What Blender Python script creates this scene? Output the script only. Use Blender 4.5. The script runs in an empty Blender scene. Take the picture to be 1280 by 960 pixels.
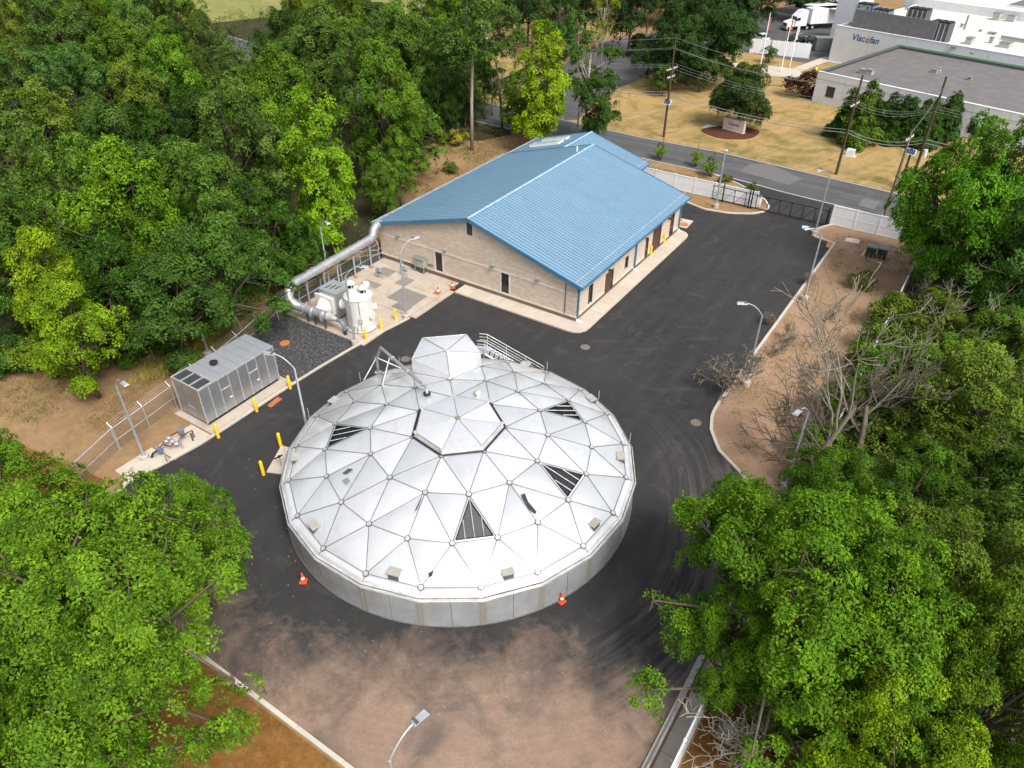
import bpy, math, random
import numpy as np
from mathutils import Vector, Matrix
R_ = random.Random(7)
sc = bpy.context.scene
# ------------------------------------------------------------------ camera
F_PX, PITCH, ROLL, CAM_H = 923.9, 0.6396, 0.0019, 34.0
_c, _s = math.cos(PITCH), math.sin(PITCH)
_F = np.array([0, _c, -_s]); _U0 = np.array([0, _s, _c]); _R0 = np.array([1., 0, 0])
_R = math.cos(ROLL)*_R0 + math.sin(ROLL)*_U0
_U = -math.sin(ROLL)*_R0 + math.cos(ROLL)*_U0
cam = bpy.data.cameras.new('camera'); co = bpy.data.objects.new('camera', cam)
sc.collection.objects.link(co)
cam.sensor_width = 36; cam.lens = F_PX/1280*36; cam.clip_start = 0.5; cam.clip_end = 4000
co.matrix_world = Matrix(((_R[0], _U[0], -_F[0], 0), (_R[1], _U[1], -_F[1], 0), (_R[2], _U[2], -_F[2], CAM_H), (0, 0, 0, 1)))
sc.camera = co
sc.render.resolution_x = 1024; sc.render.resolution_y = 768
# ------------------------------------------------------------------ world, sun, exposure
SUN_AZ = math.radians(147)      # direction the light comes from, clockwise from +Y (behind camera, a little right)
SUN_EL = math.radians(52)
w = bpy.data.worlds.new('World'); sc.world = w; w.use_nodes = True
nt = w.node_tree; bgn = nt.nodes['Background']
sky = nt.nodes.new('ShaderNodeTexSky'); sky.sky_type = 'NISHITA'; sky.sun_disc = False
sky.sun_elevation = SUN_EL; sky.sun_rotation = SUN_AZ; sky.dust_density = 4; sky.air_density = 1.0; sky.ozone_density = 1.0
hs = nt.nodes.new('ShaderNodeHueSaturation'); hs.inputs['Saturation'].default_value = 0.38
nt.links.new(sky.outputs[0], hs.inputs['Color']); nt.links.new(hs.outputs[0], bgn.inputs[0])
bgn.inputs[1].default_value = 0.15
sl = bpy.data.lights.new('sun', 'SUN'); sl.energy = 2.2; sl.angle = math.radians(18); sl.color = (1, .96, .9)
so = bpy.data.objects.new('sun', sl); sc.collection.objects.link(so)
sd = Vector((math.sin(SUN_AZ)*math.cos(SUN_EL), math.cos(SUN_AZ)*math.cos(SUN_EL), math.sin(SUN_EL)))
so.rotation_euler = sd.to_track_quat('Z', 'Y').to_euler(); so.location = (0, 0, 60)
sc.view_settings.view_transform = 'Standard'; sc.view_settings.look = 'None'
sc.view_settings.exposure = 0.62; sc.view_settings.gamma = 1

# ------------------------------------------------------------------ coordinates
def G(x, y, z=0.0):
    """world point at height z seen at photo pixel (x, y)"""
    d = _F + _R*(x-640)/F_PX + _U*(480-y)/F_PX
    t = (z-CAM_H)/d[2]
    return np.array([d[0]*t, d[1]*t, z])
def PJ(P):
    d = np.array(P, float)-np.array([0, 0, CAM_H]); q = d@_F
    return 640+F_PX*(d@_R)/q, 480-F_PX*(d@_U)/q
def zat(x, y, py):
    """height above (x, y) whose image row is py"""
    lo, hi = 0., 30.
    for _ in range(40):
        m = (lo+hi)/2
        if PJ((x, y, m))[1] > py: lo = m
        else: hi = m
    return lo
YAW = -0.5829
EU = np.array([math.cos(YAW), math.sin(YAW), 0]); EV = np.array([-math.sin(YAW), math.cos(YAW), 0])
A0 = np.array([5.4754, 54.625, 0])
def U(u, v, z=0.0): return A0+u*EU+v*EV+np.array([0, 0, z])
def UV(P): d = np.array(P)-A0; return float(d@EU), float(d@EV)

# ------------------------------------------------------------------ mesh helpers
class MB:
    def __init__(s): s.v = []; s.f = []
    def add(s, vs, fs):
        n = len(s.v); s.v += [tuple(map(float, p)) for p in vs]; s.f += [tuple(i+n for i in f) for f in fs]; return s
    def box(s, x0, x1, y0, y1, z0, z1):
        return s.obox((0, 0, 0), (1, 0, 0), (0, 1, 0), x0, x1, y0, y1, z0, z1)
    def obox(s, o, a, b, a0, a1, b0, b1, z0, z1):
        o, a, b = (np.array(k, float) for k in (o, a, b)); k = np.array([0, 0, 1.])
        P = [o+a*i+b*j+k*h for h in (z0, z1) for (i, j) in ((a0, b0), (a1, b0), (a1, b1), (a0, b1))]
        return s.add(P, [(3, 2, 1, 0), (4, 5, 6, 7), (0, 1, 5, 4), (1, 2, 6, 5), (2, 3, 7, 6), (3, 0, 4, 7)])
    def ub(s, u0, u1, v0, v1, z0, z1):     # box in the building's frame
        return s.obox(A0, EU, EV, u0, u1, v0, v1, z0, z1)
    def prism(s, pts, z0, z1):
        n = len(pts); a = sum(pts[i][0]*pts[(i+1) % n][1]-pts[(i+1) % n][0]*pts[i][1] for i in range(n))
        if a < 0: pts = pts[::-1]
        V = [(p[0], p[1], z0) for p in pts]+[(p[0], p[1], z1) for p in pts]
        F = [tuple(range(n))[::-1], tuple(range(n, 2*n))]+[(i, (i+1) % n, n+(i+1) % n, n+i) for i in range(n)]
        return s.add(V, F)
    def tube(s, pts, r, n=8, cap=True):
        pts = [np.array(p, float) for p in pts]; m = len(pts)
        rs = r if hasattr(r, '__len__') else [r]*m
        base = len(s.v); u = None
        for i in range(m):
            t = pts[min(i+1, m-1)]-pts[max(i-1, 0)]; t = t/(np.linalg.norm(t)+1e-9)
            if u is None:
                q = np.array([0, 0, 1.]) if abs(t[2]) < .9 else np.array([1., 0, 0]); u = np.cross(t, q)
            u = u-t*(u@t); u /= np.linalg.norm(u)+1e-9; w_ = np.cross(t, u)
            for k in range(n):
                a = 2*math.pi*k/n; s.v.append(tuple(pts[i]+rs[i]*(math.cos(a)*u+math.sin(a)*w_)))
        for i in range(m-1):
            for k in range(n):
                s.f.append((base+i*n+k, base+i*n+(k+1) % n, base+(i+1)*n+(k+1) % n, base+(i+1)*n+k))
        if cap:
            s.f.append(tuple(base+k for k in range(n))[::-1]); s.f.append(tuple(base+(m-1)*n+k for k in range(n)))
        return s
    def lathe(s, c, prof, n=24, cap=True):
        base = len(s.v)
        for r, z in prof:
            for k in range(n):
                a = 2*math.pi*k/n; s.v.append((c[0]+r*math.cos(a), c[1]+r*math.sin(a), c[2]+z))
        for i in range(len(prof)-1):
            for k in range(n):
                s.f.append((base+i*n+k, base+i*n+(k+1) % n, base+(i+1)*n+(k+1) % n, base+(i+1)*n+k))
        if cap:
            s.f.append(tuple(base+k for k in range(n))[::-1]); s.f.append(tuple(base+(len(prof)-1)*n+k for k in range(n)))
        return s
    def arr(s, off=(0, 0, 0)):
        return [(p[0]-off[0], p[1]-off[1], p[2]-off[2]) for p in s.v]
COL = sc.collection
def mk(name, mb, mat, parent=None, smooth=False, local=False):
    off = (0, 0, 0)
    if parent is not None and not local:
        q = parent; off = np.zeros(3)
        while q is not None: off = off+np.array(q.location); q = q.parent
    me = bpy.data.meshes.new(name); me.from_pydata(mb.arr(off), [], mb.f); me.update()
    if smooth:
        me.polygons.foreach_set('use_smooth', [True]*len(me.polygons))
        if smooth != 2:
            try: me.set_sharp_from_angle(angle=math.radians(40))
            except Exception: pass
    if mat: me.materials.append(mat)
    o = bpy.data.objects.new(name, me); COL.objects.link(o)
    if parent is not None: o.parent = parent
    return o
def tag(o, label=None, cat=None, group=None, kind=None):
    if label: o['label'] = label
    if cat: o['category'] = cat
    if group: o['group'] = group
    if kind: o['kind'] = kind
    return o
def thing(name, label, cat, loc, group=None, rz=0):
    o = bpy.data.objects.new(name, None); COL.objects.link(o); o.location = tuple(float(k) for k in loc); o.rotation_euler = (0, 0, rz)
    o.empty_display_size = .2
    return tag(o, label, cat, group)
def tree_copy(o, parent=None):
    c = o.copy(); COL.objects.link(c); c.parent = parent
    for ch in list(o.children): tree_copy(ch, c)
    return c
def struct(name, mb, mat, smooth=False): return tag(mk(name, mb, mat, None, smooth), kind='structure')
def sheet(name, pts, z, mat, parent=None):
    mb = MB(); n = len(pts)
    a = sum(pts[i][0]*pts[(i+1) % n][1]-pts[(i+1) % n][0]*pts[i][1] for i in range(n))
    if a < 0: pts = pts[::-1]
    mb.add([(p[0], p[1], z) for p in pts], [tuple(range(n))])
    o = mk(name, mb, mat, parent)
    if parent is None: tag(o, kind='structure')
    return o

# ------------------------------------------------------------------ materials
class NT:
    def __init__(s, name):
        s.m = bpy.data.materials.new(name); s.m.use_nodes = True; s.t = s.m.node_tree
        s.b = s.t.nodes['Principled BSDF']; s.o = s.t.nodes['Material Output']
    def n(s, ty, **k):
        q = s.t.nodes.new(ty)
        for a, b in k.items(): setattr(q, a, b)
        return q
    def l(s, a, b): s.t.links.new(a, b)
    def coord(s, rot=0, scale=(1, 1, 1), world=True):
        g = s.n('ShaderNodeNewGeometry' if world else 'ShaderNodeTexCoord')
        mp = s.n('ShaderNodeMapping'); mp.inputs['Rotation'].default_value = (0, 0, rot); mp.inputs['Scale'].default_value = scale
        s.l(g.outputs['Position'] if world else g.outputs['Object'], mp.inputs[0]); return mp.outputs[0]
    def noise(s, v, scale, detail=4, rough=.6, dist=0):
        q = s.n('ShaderNodeTexNoise'); q.inputs['Scale'].default_value = scale; q.inputs['Detail'].default_value = detail
        q.inputs['Roughness'].default_value = rough; q.inputs['Distortion'].default_value = dist
        s.l(v, q.inputs['Vector']); return q.outputs['Fac']
    def ramp(s, f, stops, interp='LINEAR'):
        q = s.n('ShaderNodeValToRGB'); cr = q.color_ramp; cr.interpolation = interp
        while len(cr.elements) > 1: cr.elements.remove(cr.elements[-1])
        for i, (p, c) in enumerate(stops):
            e = cr.elements[0] if i == 0 else cr.elements.new(p)
            e.position = p; e.color = (*c, 1) if hasattr(c, '__len__') else (c, c, c, 1)
        s.l(f, q.inputs[0]); return q.outputs[0]
    def mix(s, f, a, b, mode='MIX'):
        q = s.n('ShaderNodeMix', data_type='RGBA', blend_type=mode)
        for i, x in ((0, f), (6, a), (7, b)):
            if hasattr(x, 'is_linked') or isinstance(x, bpy.types.NodeSocket): s.l(x, q.inputs[i])
            elif i == 0: q.inputs[0].default_value = x
            else: q.inputs[i].default_value = (*x, 1) if hasattr(x, '__len__') else (x, x, x, 1)
        return q.outputs[2]
    def math(s, op, a, b=None, c=None, clamp=False):
        q = s.n('ShaderNodeMath', operation=op, use_clamp=clamp)
        for i, x in enumerate((a, b, c)):
            if x is None: continue
            if isinstance(x, bpy.types.NodeSocket): s.l(x, q.inputs[i])
            else: q.inputs[i].default_value = x
        return q.outputs[0]
    def sep(s, v):
        q = s.n('ShaderNodeSeparateXYZ'); s.l(v, q.inputs[0]); return q.outputs
    def comb(s, x, y, z=0.0):
        q = s.n('ShaderNodeCombineXYZ')
        for i, a in enumerate((x, y, z)):
            if isinstance(a, bpy.types.NodeSocket): s.l(a, q.inputs[i])
            else: q.inputs[i].default_value = a
        return q.outputs[0]
    def bump(s, h, strength=.3, dist=.02):
        q = s.n('ShaderNodeBump'); q.inputs['Strength'].default_value = strength; q.inputs['Distance'].default_value = dist
        s.l(h, q.inputs['Height']); s.l(q.outputs[0], s.b.inputs['Normal'])
    def fin(s, col, rough=.8, metal=0, spec=.3):
        if isinstance(col, bpy.types.NodeSocket): s.l(col, s.b.inputs['Base Color'])
        else: s.b.inputs['Base Color'].default_value = (*col, 1)
        if isinstance(rough, bpy.types.NodeSocket): s.l(rough, s.b.inputs['Roughness'])
        else: s.b.inputs['Roughness'].default_value = rough
        s.b.inputs['Metallic'].default_value = metal; s.b.inputs['Specular IOR Level'].default_value = spec
        return s.m
def simple(name, col, rough=.6, metal=0, var=.18, scale=2.0, spec=.3):
    t = NT(name); v = t.coord(); f = t.noise(v, scale, 5, .65)
    a = tuple(k*(1-var) for k in col); b = tuple(min(1, k*(1+var)) for k in col)
    return t.fin(t.ramp(f, [(.3, a), (.7, b)]), rough, metal, spec)
def per_object(name, col, var=.1, rough=.7, metal=0, dirt=.15, dscale=3.0, spec=.3):
    """colour with a little variation from piece to piece"""
    t = NT(name); oi = t.n('ShaderNodeObjectInfo'); v = t.coord(); f = t.noise(v, dscale, 5, .65)
    base = t.mix(oi.outputs['Random'], tuple(k*(1-var) for k in col), tuple(min(1, k*(1+var)) for k in col))
    c = t.mix(t.ramp(f, [(.35, 0.), (.75, 1.)]), base, tuple(k*(1-dirt*2) for k in col))
    return t.fin(c, rough, metal, spec)

TC = np.array([-3.314, 35.0, 0])     # tank centre
def m_asphalt():
    t = NT('asphalt'); p = t.coord(); pr = t.coord(rot=-YAW)
    big = t.noise(p, .12, 4, .6, .4); mid = t.noise(p, .9, 5, .7, .3); fine = t.noise(p, 22, 2, .6)
    x, y, z = t.sep(p)
    dx = t.math('SUBTRACT', x, float(TC[0])); dy = t.math('SUBTRACT', y, float(TC[1]))
    r = t.math('SQRT', t.math('ADD', t.math('MULTIPLY', dx, dx), t.math('MULTIPLY', dy, dy)))
    an = t.math('ARCTAN2', dy, dx)
    # curved wheel tracks round the tank
    wob = t.math('MULTIPLY', t.noise(p, .10, 1), 2.0)
    tr = t.noise(t.comb(t.math('MULTIPLY', t.math('ADD', r, wob), 1.9), t.math('MULTIPLY', an, 1.1), 3.3), 1.0, 5, .75)
    tr2 = t.noise(t.comb(t.math('MULTIPLY', t.math('ADD', r, wob), 8.0), t.math('MULTIPLY', an, 2.6), 1.3), 1.0, 3, .7)
    # straight tracks along the drive
    sp = t.sep(pr)
    st = t.noise(t.comb(t.math('MULTIPLY', sp[0], 1.1), t.math('MULTIPLY', sp[1], .07)), 1.0, 4, .6)
    base = t.ramp(big, [(.3, (.023, .0225, .024)), (.55, (.030, .029, .029)), (.75, (.040, .038, .036))])
    base = t.mix(t.ramp(st, [(.45, 0.), (.75, .5)]), base, (.048, .046, .044))
    base = t.mix(t.ramp(mid, [(.48, 0.), (.78, .5)]), base, (.052, .047, .043))
    base = t.mix(t.ramp(t.noise(p, .28, 5, .7, 2.2), [(.56, 0.), (.64, .25), (.70, .05)]), base, (.085, .077, .07))
    # where vehicles drag dust: east and south-east of the tank
    side = t.math('MULTIPLY', t.math('MULTIPLY_ADD', dy, -.10, .75, clamp=True), t.math('MULTIPLY_ADD', dx, .10, 1.0, clamp=True))
    band = t.math('MULTIPLY', t.math('MAXIMUM', t.math('SUBTRACT', t.math('MULTIPLY', r, .22), 2.75), 0.0), 1.0, clamp=True)
    tm = t.math('MULTIPLY', t.math('MULTIPLY', t.math('MULTIPLY', t.ramp(tr, [(.42, 0.), (.62, 1.)]), t.ramp(t.noise(p, .22, 4, .7), [(.38, .15), (.6, 1.)])), side), band)
    base = t.mix(t.math('MULTIPLY', tm, .85), base, (.20, .178, .158))
    tm2 = t.math('MULTIPLY', t.math('MULTIPLY', t.ramp(tr2, [(.52, 0.), (.68, 1.)]), side), band)
    base = t.mix(t.math('MULTIPLY', tm2, .22), base, (.21, .18, .155))
    # reddish dirt washed over the unfinished south part of the lot
    n1 = t.math('MULTIPLY', t.math('SUBTRACT', t.noise(p, .35, 6, .7, .6), .5), 9.0)
    n2 = t.math('MULTIPLY', t.math('SUBTRACT', t.noise(p, 1.7, 5, .7), .5), 3.5)
    lx = t.math('ABSOLUTE', t.math('ADD', dx, 1.2))
    lim = t.math('ADD', t.math('MULTIPLY', t.math('MAXIMUM', t.math('SUBTRACT', lx, 8.0), 0.0), .55), 12.9)
    dd = t.math('ADD', t.math('ADD', t.math('SUBTRACT', t.math('SUBTRACT', 0.0, dy), lim), n1), n2)
    dd = t.math('ADD', dd, t.math('MULTIPLY', t.math('MINIMUM', t.math('SUBTRACT', 14.0, dx), 0.0), 1.2))
    dm = t.math('MULTIPLY_ADD', dd, .20, .38, clamp=True)
    dm = t.math('MULTIPLY', dm, t.math('MULTIPLY_ADD', t.ramp(tr, [(.42, 0.), (.6, 1.)]), .10, .90))
    # second dirt tongue at the west edge below the trees
    wx = t.math('SUBTRACT', 0.0, dx); dw = t.math('ADD', t.math('SUBTRACT', t.math('ADD', wx, t.math('MULTIPLY', dy, -.55)), 16.2), t.math('ADD', n1, n2))
    dwm = t.math('MULTIPLY', t.math('MULTIPLY_ADD', dw, .2, .1, clamp=True), .8)
    dwm = t.math('MULTIPLY', dwm, t.math('GREATER_THAN', -2.0, dy))
    dcol = t.mix(t.ramp(t.noise(p, .6, 6, .7, .5), [(.3, 0.), (.72, 1.)]), (.215, .145, .105), (.31, .215, .158))
    dcol = t.mix(t.ramp(t.noise(p, .22, 4, .6, 1.0), [(.5, 0.), (.68, .8)]), dcol, (.10, .080, .070))
    dcol = t.mix(t.ramp(t.noise(p, 1.1, 6, .8, .8), [(.52, 0.), (.68, .3)]), dcol, (.11, .085, .07))
    dcol = t.mix(t.ramp(t.noise(p, .5, 3, .5, 3.5), [(.49, 0.), (.51, .22), (.53, 0.)]), dcol, (.09, .07, .06))
    dcol = t.mix(t.ramp(t.noise(p, 2.6, 5, .75), [(.58, 0.), (.75, .6)]), dcol, (.34, .25, .20))
    base = t.mix(t.math('MAXIMUM', dm, dwm), base, dcol)
    # pale specks of grit and chips
    vo = t.n('ShaderNodeTexVoronoi'); vo.inputs['Scale'].default_value = 3.2; t.l(p, vo.inputs['Vector'])
    spk = t.math('MULTIPLY', t.math('LESS_THAN', vo.outputs['Distance'], .03), t.math('GREATER_THAN', t.noise(p, .3, 3), .60))
    base = t.mix(t.math('MULTIPLY', spk, .45), base, (.30, .24, .2))
    base = t.mix(.35, base, t.ramp(fine, [(.2, .2), (.8, .8)]), 'OVERLAY')
    t.bump(fine, .35, .01)
    return t.fin(base, .82, 0, .25)
def m_road():
    t = NT('road_asphalt'); p = t.coord(rot=-YAW); sp = t.sep(p)
    st = t.noise(t.comb(t.math('MULTIPLY', sp[0], .06), t.math('MULTIPLY', sp[1], 1.0)), 1.0, 4, .6)
    mid = t.noise(p, .5, 5, .65); fine = t.noise(p, 14, 2)
    c = t.ramp(st, [(.35, (.062, .062, .064)), (.65, (.098, .097, .098))])
    c = t.mix(t.ramp(mid, [(.5, 0.), (.7, .4)]), c, (.13, .128, .125))
    c = t.mix(.3, c, t.ramp(fine, [(.2, .25), (.8, .75)]), 'OVERLAY')
    return t.fin(c, .85, 0, .25)
def m_soil(name, a, b, c, weeds=0., wcol=(.10, .11, .035), sc_=1.0, wscale=.35):
    t = NT(name); p = t.coord(); big = t.noise(p, .13*sc_, 5, .65, .5); mid = t.noise(p, 1.1*sc_, 6, .75, .3); fine = t.noise(p, 9, 4, .8)
    col = t.mix(t.ramp(big, [(.35, 0.), (.65, 1.)]), a, b)
    col = t.mix(t.ramp(mid, [(.45, 0.), (.75, .8)]), col, c)
    if weeds > 0:
        wm = t.math('MULTIPLY', t.ramp(t.noise(p, wscale, 5, .75, .8), [(.5, 0.), (.62, 1.)]), t.ramp(t.noise(p, 4.5, 4, .85), [(.42, 0.), (.58, 1.)]))
        col = t.mix(t.math('MULTIPLY', wm, weeds), col, wcol)
    col = t.mix(.5, col, t.ramp(fine, [(.25, .25), (.75, .75)]), 'OVERLAY')
    t.bump(fine, .6, .05)
    return t.fin(col, .95, 0, .1)
def m_lawn():
    t = NT('dry_lawn'); p = t.coord(); pr = t.coord(rot=math.radians(-38)); s_ = t.sep(pr)
    st = t.noise(t.comb(t.math('MULTIPLY', s_[0], .10), t.math('MULTIPLY', s_[1], 1.1)), 1.0, 3, .6)
    big = t.noise(p, .08, 5, .6, .6); mid = t.noise(p, .7, 6, .75); fine = t.noise(p, 6, 3, .8)
    c = t.mix(t.ramp(big, [(.35, 0.), (.65, 1.)]), (.34, .222, .088), (.28, .195, .078))
    c = t.mix(t.ramp(st, [(.42, 0.), (.66, .55)]), c, (.42, .295, .135))
    c = t.mix(t.math('MULTIPLY', t.ramp(t.noise(p, .16, 5, .7, 1.), [(.46, 0.), (.62, 1.)]), t.ramp(mid, [(.32, 0.), (.54, .95)])), c, (.12, .115, .038))
    c = t.mix(.4, c, t.ramp(fine, [(.25, .3), (.75, .7)]), 'OVERLAY')
    t.bump(fine, .4, .03)
    return t.fin(c, .95, 0, .1)
def m_gravel():
    t = NT('dark_gravel'); p = t.coord(); vo = t.n('ShaderNodeTexVoronoi'); vo.inputs['Scale'].default_value = 11; t.l(p, vo.inputs['Vector'])
    c = t.ramp(t.sep(vo.outputs['Color'])[0], [(.0, (.028, .029, .031)), (.7, (.075, .076, .078)), (.95, (.12, .12, .12)), (1., (.22, .21, .2))])
    c = t.mix(t.ramp(t.noise(p, .5, 4), [(.4, 0.), (.7, .4)]), c, (.05, .045, .04))
    t.bump(vo.outputs['Distance'], .9, .06)
    return t.fin(c, .9, 0, .2)
def m_concrete(name, col, stain=(.2, .15, .11), amt=.5, var=.06, rough=.85):
    t = NT(name); p = t.coord(); oi = t.n('ShaderNodeObjectInfo')
    f = t.noise(p, .8, 6, .7, .4); g = t.noise(p, 12, 4, .7)
    c = t.mix(oi.outputs['Random'], tuple(k*(1-var) for k in col), tuple(k*(1+var) for k in col))
    c = t.mix(t.ramp(f, [(.45, 0.), (.8, amt)]), c, stain)
    c = t.mix(.25, c, t.ramp(g, [(.2, .25), (.8, .75)]), 'OVERLAY')
    t.bump(g, .2, .01)
    return t.fin(c, rough, 0, .25)
def m_brick(name, side, col, mortar, bw=.41, bh=.203):
    t = NT(name); p = t.coord(rot=-YAW); s_ = t.sep(p)
    v = t.comb(s_[1] if side else s_[0], s_[2])
    b = t.n('ShaderNodeTexBrick'); b.inputs['Scale'].default_value = 1.0
    b.inputs['Brick Width'].default_value = bw; b.inputs['Row Height'].default_value = bh; b.inputs['Mortar Size'].default_value = .012
    b.inputs['Color1'].default_value = (*[k*.86 for k in col], 1); b.inputs['Color2'].default_value = (*[k*1.1 for k in col], 1); b.inputs['Mortar'].default_value = (*mortar, 1)
    b.inputs['Bias'].default_value = 0.1
    t.l(v, b.inputs['Vector'])
    c = t.mix(t.ramp(t.noise(p, .6, 5, .7), [(.42, 0.), (.8, .5)]), b.outputs['Color'], tuple(k*.78 for k in col))
    t.bump(b.outputs['Fac'], -.4, .01)
    return t.fin(c, .9, 0, .15)
def m_dome():
    t = NT('dome_aluminium'); oi = t.n('ShaderNodeObjectInfo'); p = t.coord()
    c = t.mix(oi.outputs['Random'], (.66, .68, .69), (.90, .905, .91))
    c = t.mix(t.ramp(t.noise(p, .9, 4, .6, .8), [(.5, 0.), (.85, .5)]), c, (.52, .53, .53))
    c = t.mix(t.ramp(t.noise(p, 3.0, 5, .75), [(.64, 0.), (.80, .5)]), c, (.36, .35, .33))
    ws = t.coord(scale=(2.4, .35, 1)); c = t.mix(t.ramp(t.noise(ws, 1.6, 4, .7), [(.56, 0.), (.8, .4)]), c, (.50, .50, .49))
    r = t.math('MULTIPLY_ADD', t.noise(p, .8, 3), .14, .26)
    t.bump(t.noise(p, .9, 2, .4), .25, .05)
    return t.fin(c, r, .60, .5)
def m_tankwall():
    t = NT('tank_concrete'); p = t.coord(); x, y, z = t.sep(p)
    dx = t.math('SUBTRACT', x, float(TC[0])); dy = t.math('SUBTRACT', y, float(TC[1])); an = t.math('ARCTAN2', dy, dx)
    ph = t.math('FRACT', t.math('MULTIPLY', t.math('SUBTRACT', an, math.radians(262.2-8.57-720)), 21/(2*math.pi)))
    d = t.math('ABSOLUTE', t.math('SUBTRACT', ph, .5))      # 0 at a rim node
    st = t.noise(t.comb(t.math('MULTIPLY', an, 26), t.math('MULTIPLY', z, .5)), 1.0, 5, .7)
    c = t.mix(t.ramp(t.noise(p, .7, 5, .7), [(.35, 0.), (.7, 1.)]), (.235, .24, .245), (.31, .315, .315))
    c = t.mix(t.ramp(st, [(.5, 0.), (.75, .6)]), c, (.20, .20, .20))
    m1 = t.math('MULTIPLY', t.math('SUBTRACT', .085, d), 14.0, clamp=True)
    c = t.mix(t.math('MULTIPLY', t.math('MULTIPLY', m1, .9), t.ramp(st, [(.25, .55), (.6, 1.)])), c, (.175, .155, .105))
    m2 = t.math('MULTIPLY', t.math('SUBTRACT', .025, d), 60.0, clamp=True)
    c = t.mix(t.math('MULTIPLY', m2, .55), c, (.40, .40, .38))
    t.bump(t.noise(p, 9, 4), .25, .01)
    return t.fin(c, .85, 0, .25)
def m_leaf():
    t = NT('leaf'); oi = t.n('ShaderNodeObjectInfo'); at = t.n('ShaderNodeAttribute'); at.attribute_name = 'tint'
    f = at.outputs['Fac']
    c = t.mix(f, (.36, .46, .36), (1.50, 1.56, .95)); c = t.mix(1.0, oi.outputs['Color'], c, 'MULTIPLY')
    t.l(c, t.b.inputs['Base Color']); t.b.inputs['Roughness'].default_value = .6; t.b.inputs['Specular IOR Level'].default_value = .12
    tr = t.n('ShaderNodeBsdfTranslucent'); tc = t.mix(1.0, c, (1.2, 1.25, .7), 'MULTIPLY'); t.l(tc, tr.inputs['Color'])
    mx = t.n('ShaderNodeMixShader'); mx.inputs[0].default_value = .22
    t.l(t.b.outputs[0], mx.inputs[1]); t.l(tr.outputs[0], mx.inputs[2]); t.l(mx.outputs[0], t.o.inputs[0])
    return t.m
def m_bark(name, col):
    t = NT(name); p = t.coord(scale=(1, 1, .25)); f = t.noise(p, 9, 5, .8)
    t.bump(f, .6, .03)
    return t.fin(t.ramp(f, [(.3, tuple(k*.55 for k in col)), (.7, tuple(k*1.2 for k in col))]), .95, 0, .1)
def m_chain():
    t = NT('chain_link'); p = t.coord(rot=-YAW); s_ = t.sep(p)
    w1 = t.math('ADD', t.math('ADD', s_[0], s_[1]), s_[2]); w2 = t.math('SUBTRACT', t.math('ADD', s_[0], s_[1]), s_[2])
    def line(q): return t.math('GREATER_THAN', t.math('ABSOLUTE', t.math('SUBTRACT', t.math('FRACT', t.math('MULTIPLY', q, 9.0)), .5)), .445)
    a = t.math('MAXIMUM', line(w1), line(w2))
    t.l(a, t.b.inputs['Alpha']); return t.fin((.30, .31, .31), .5, .6)
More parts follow.
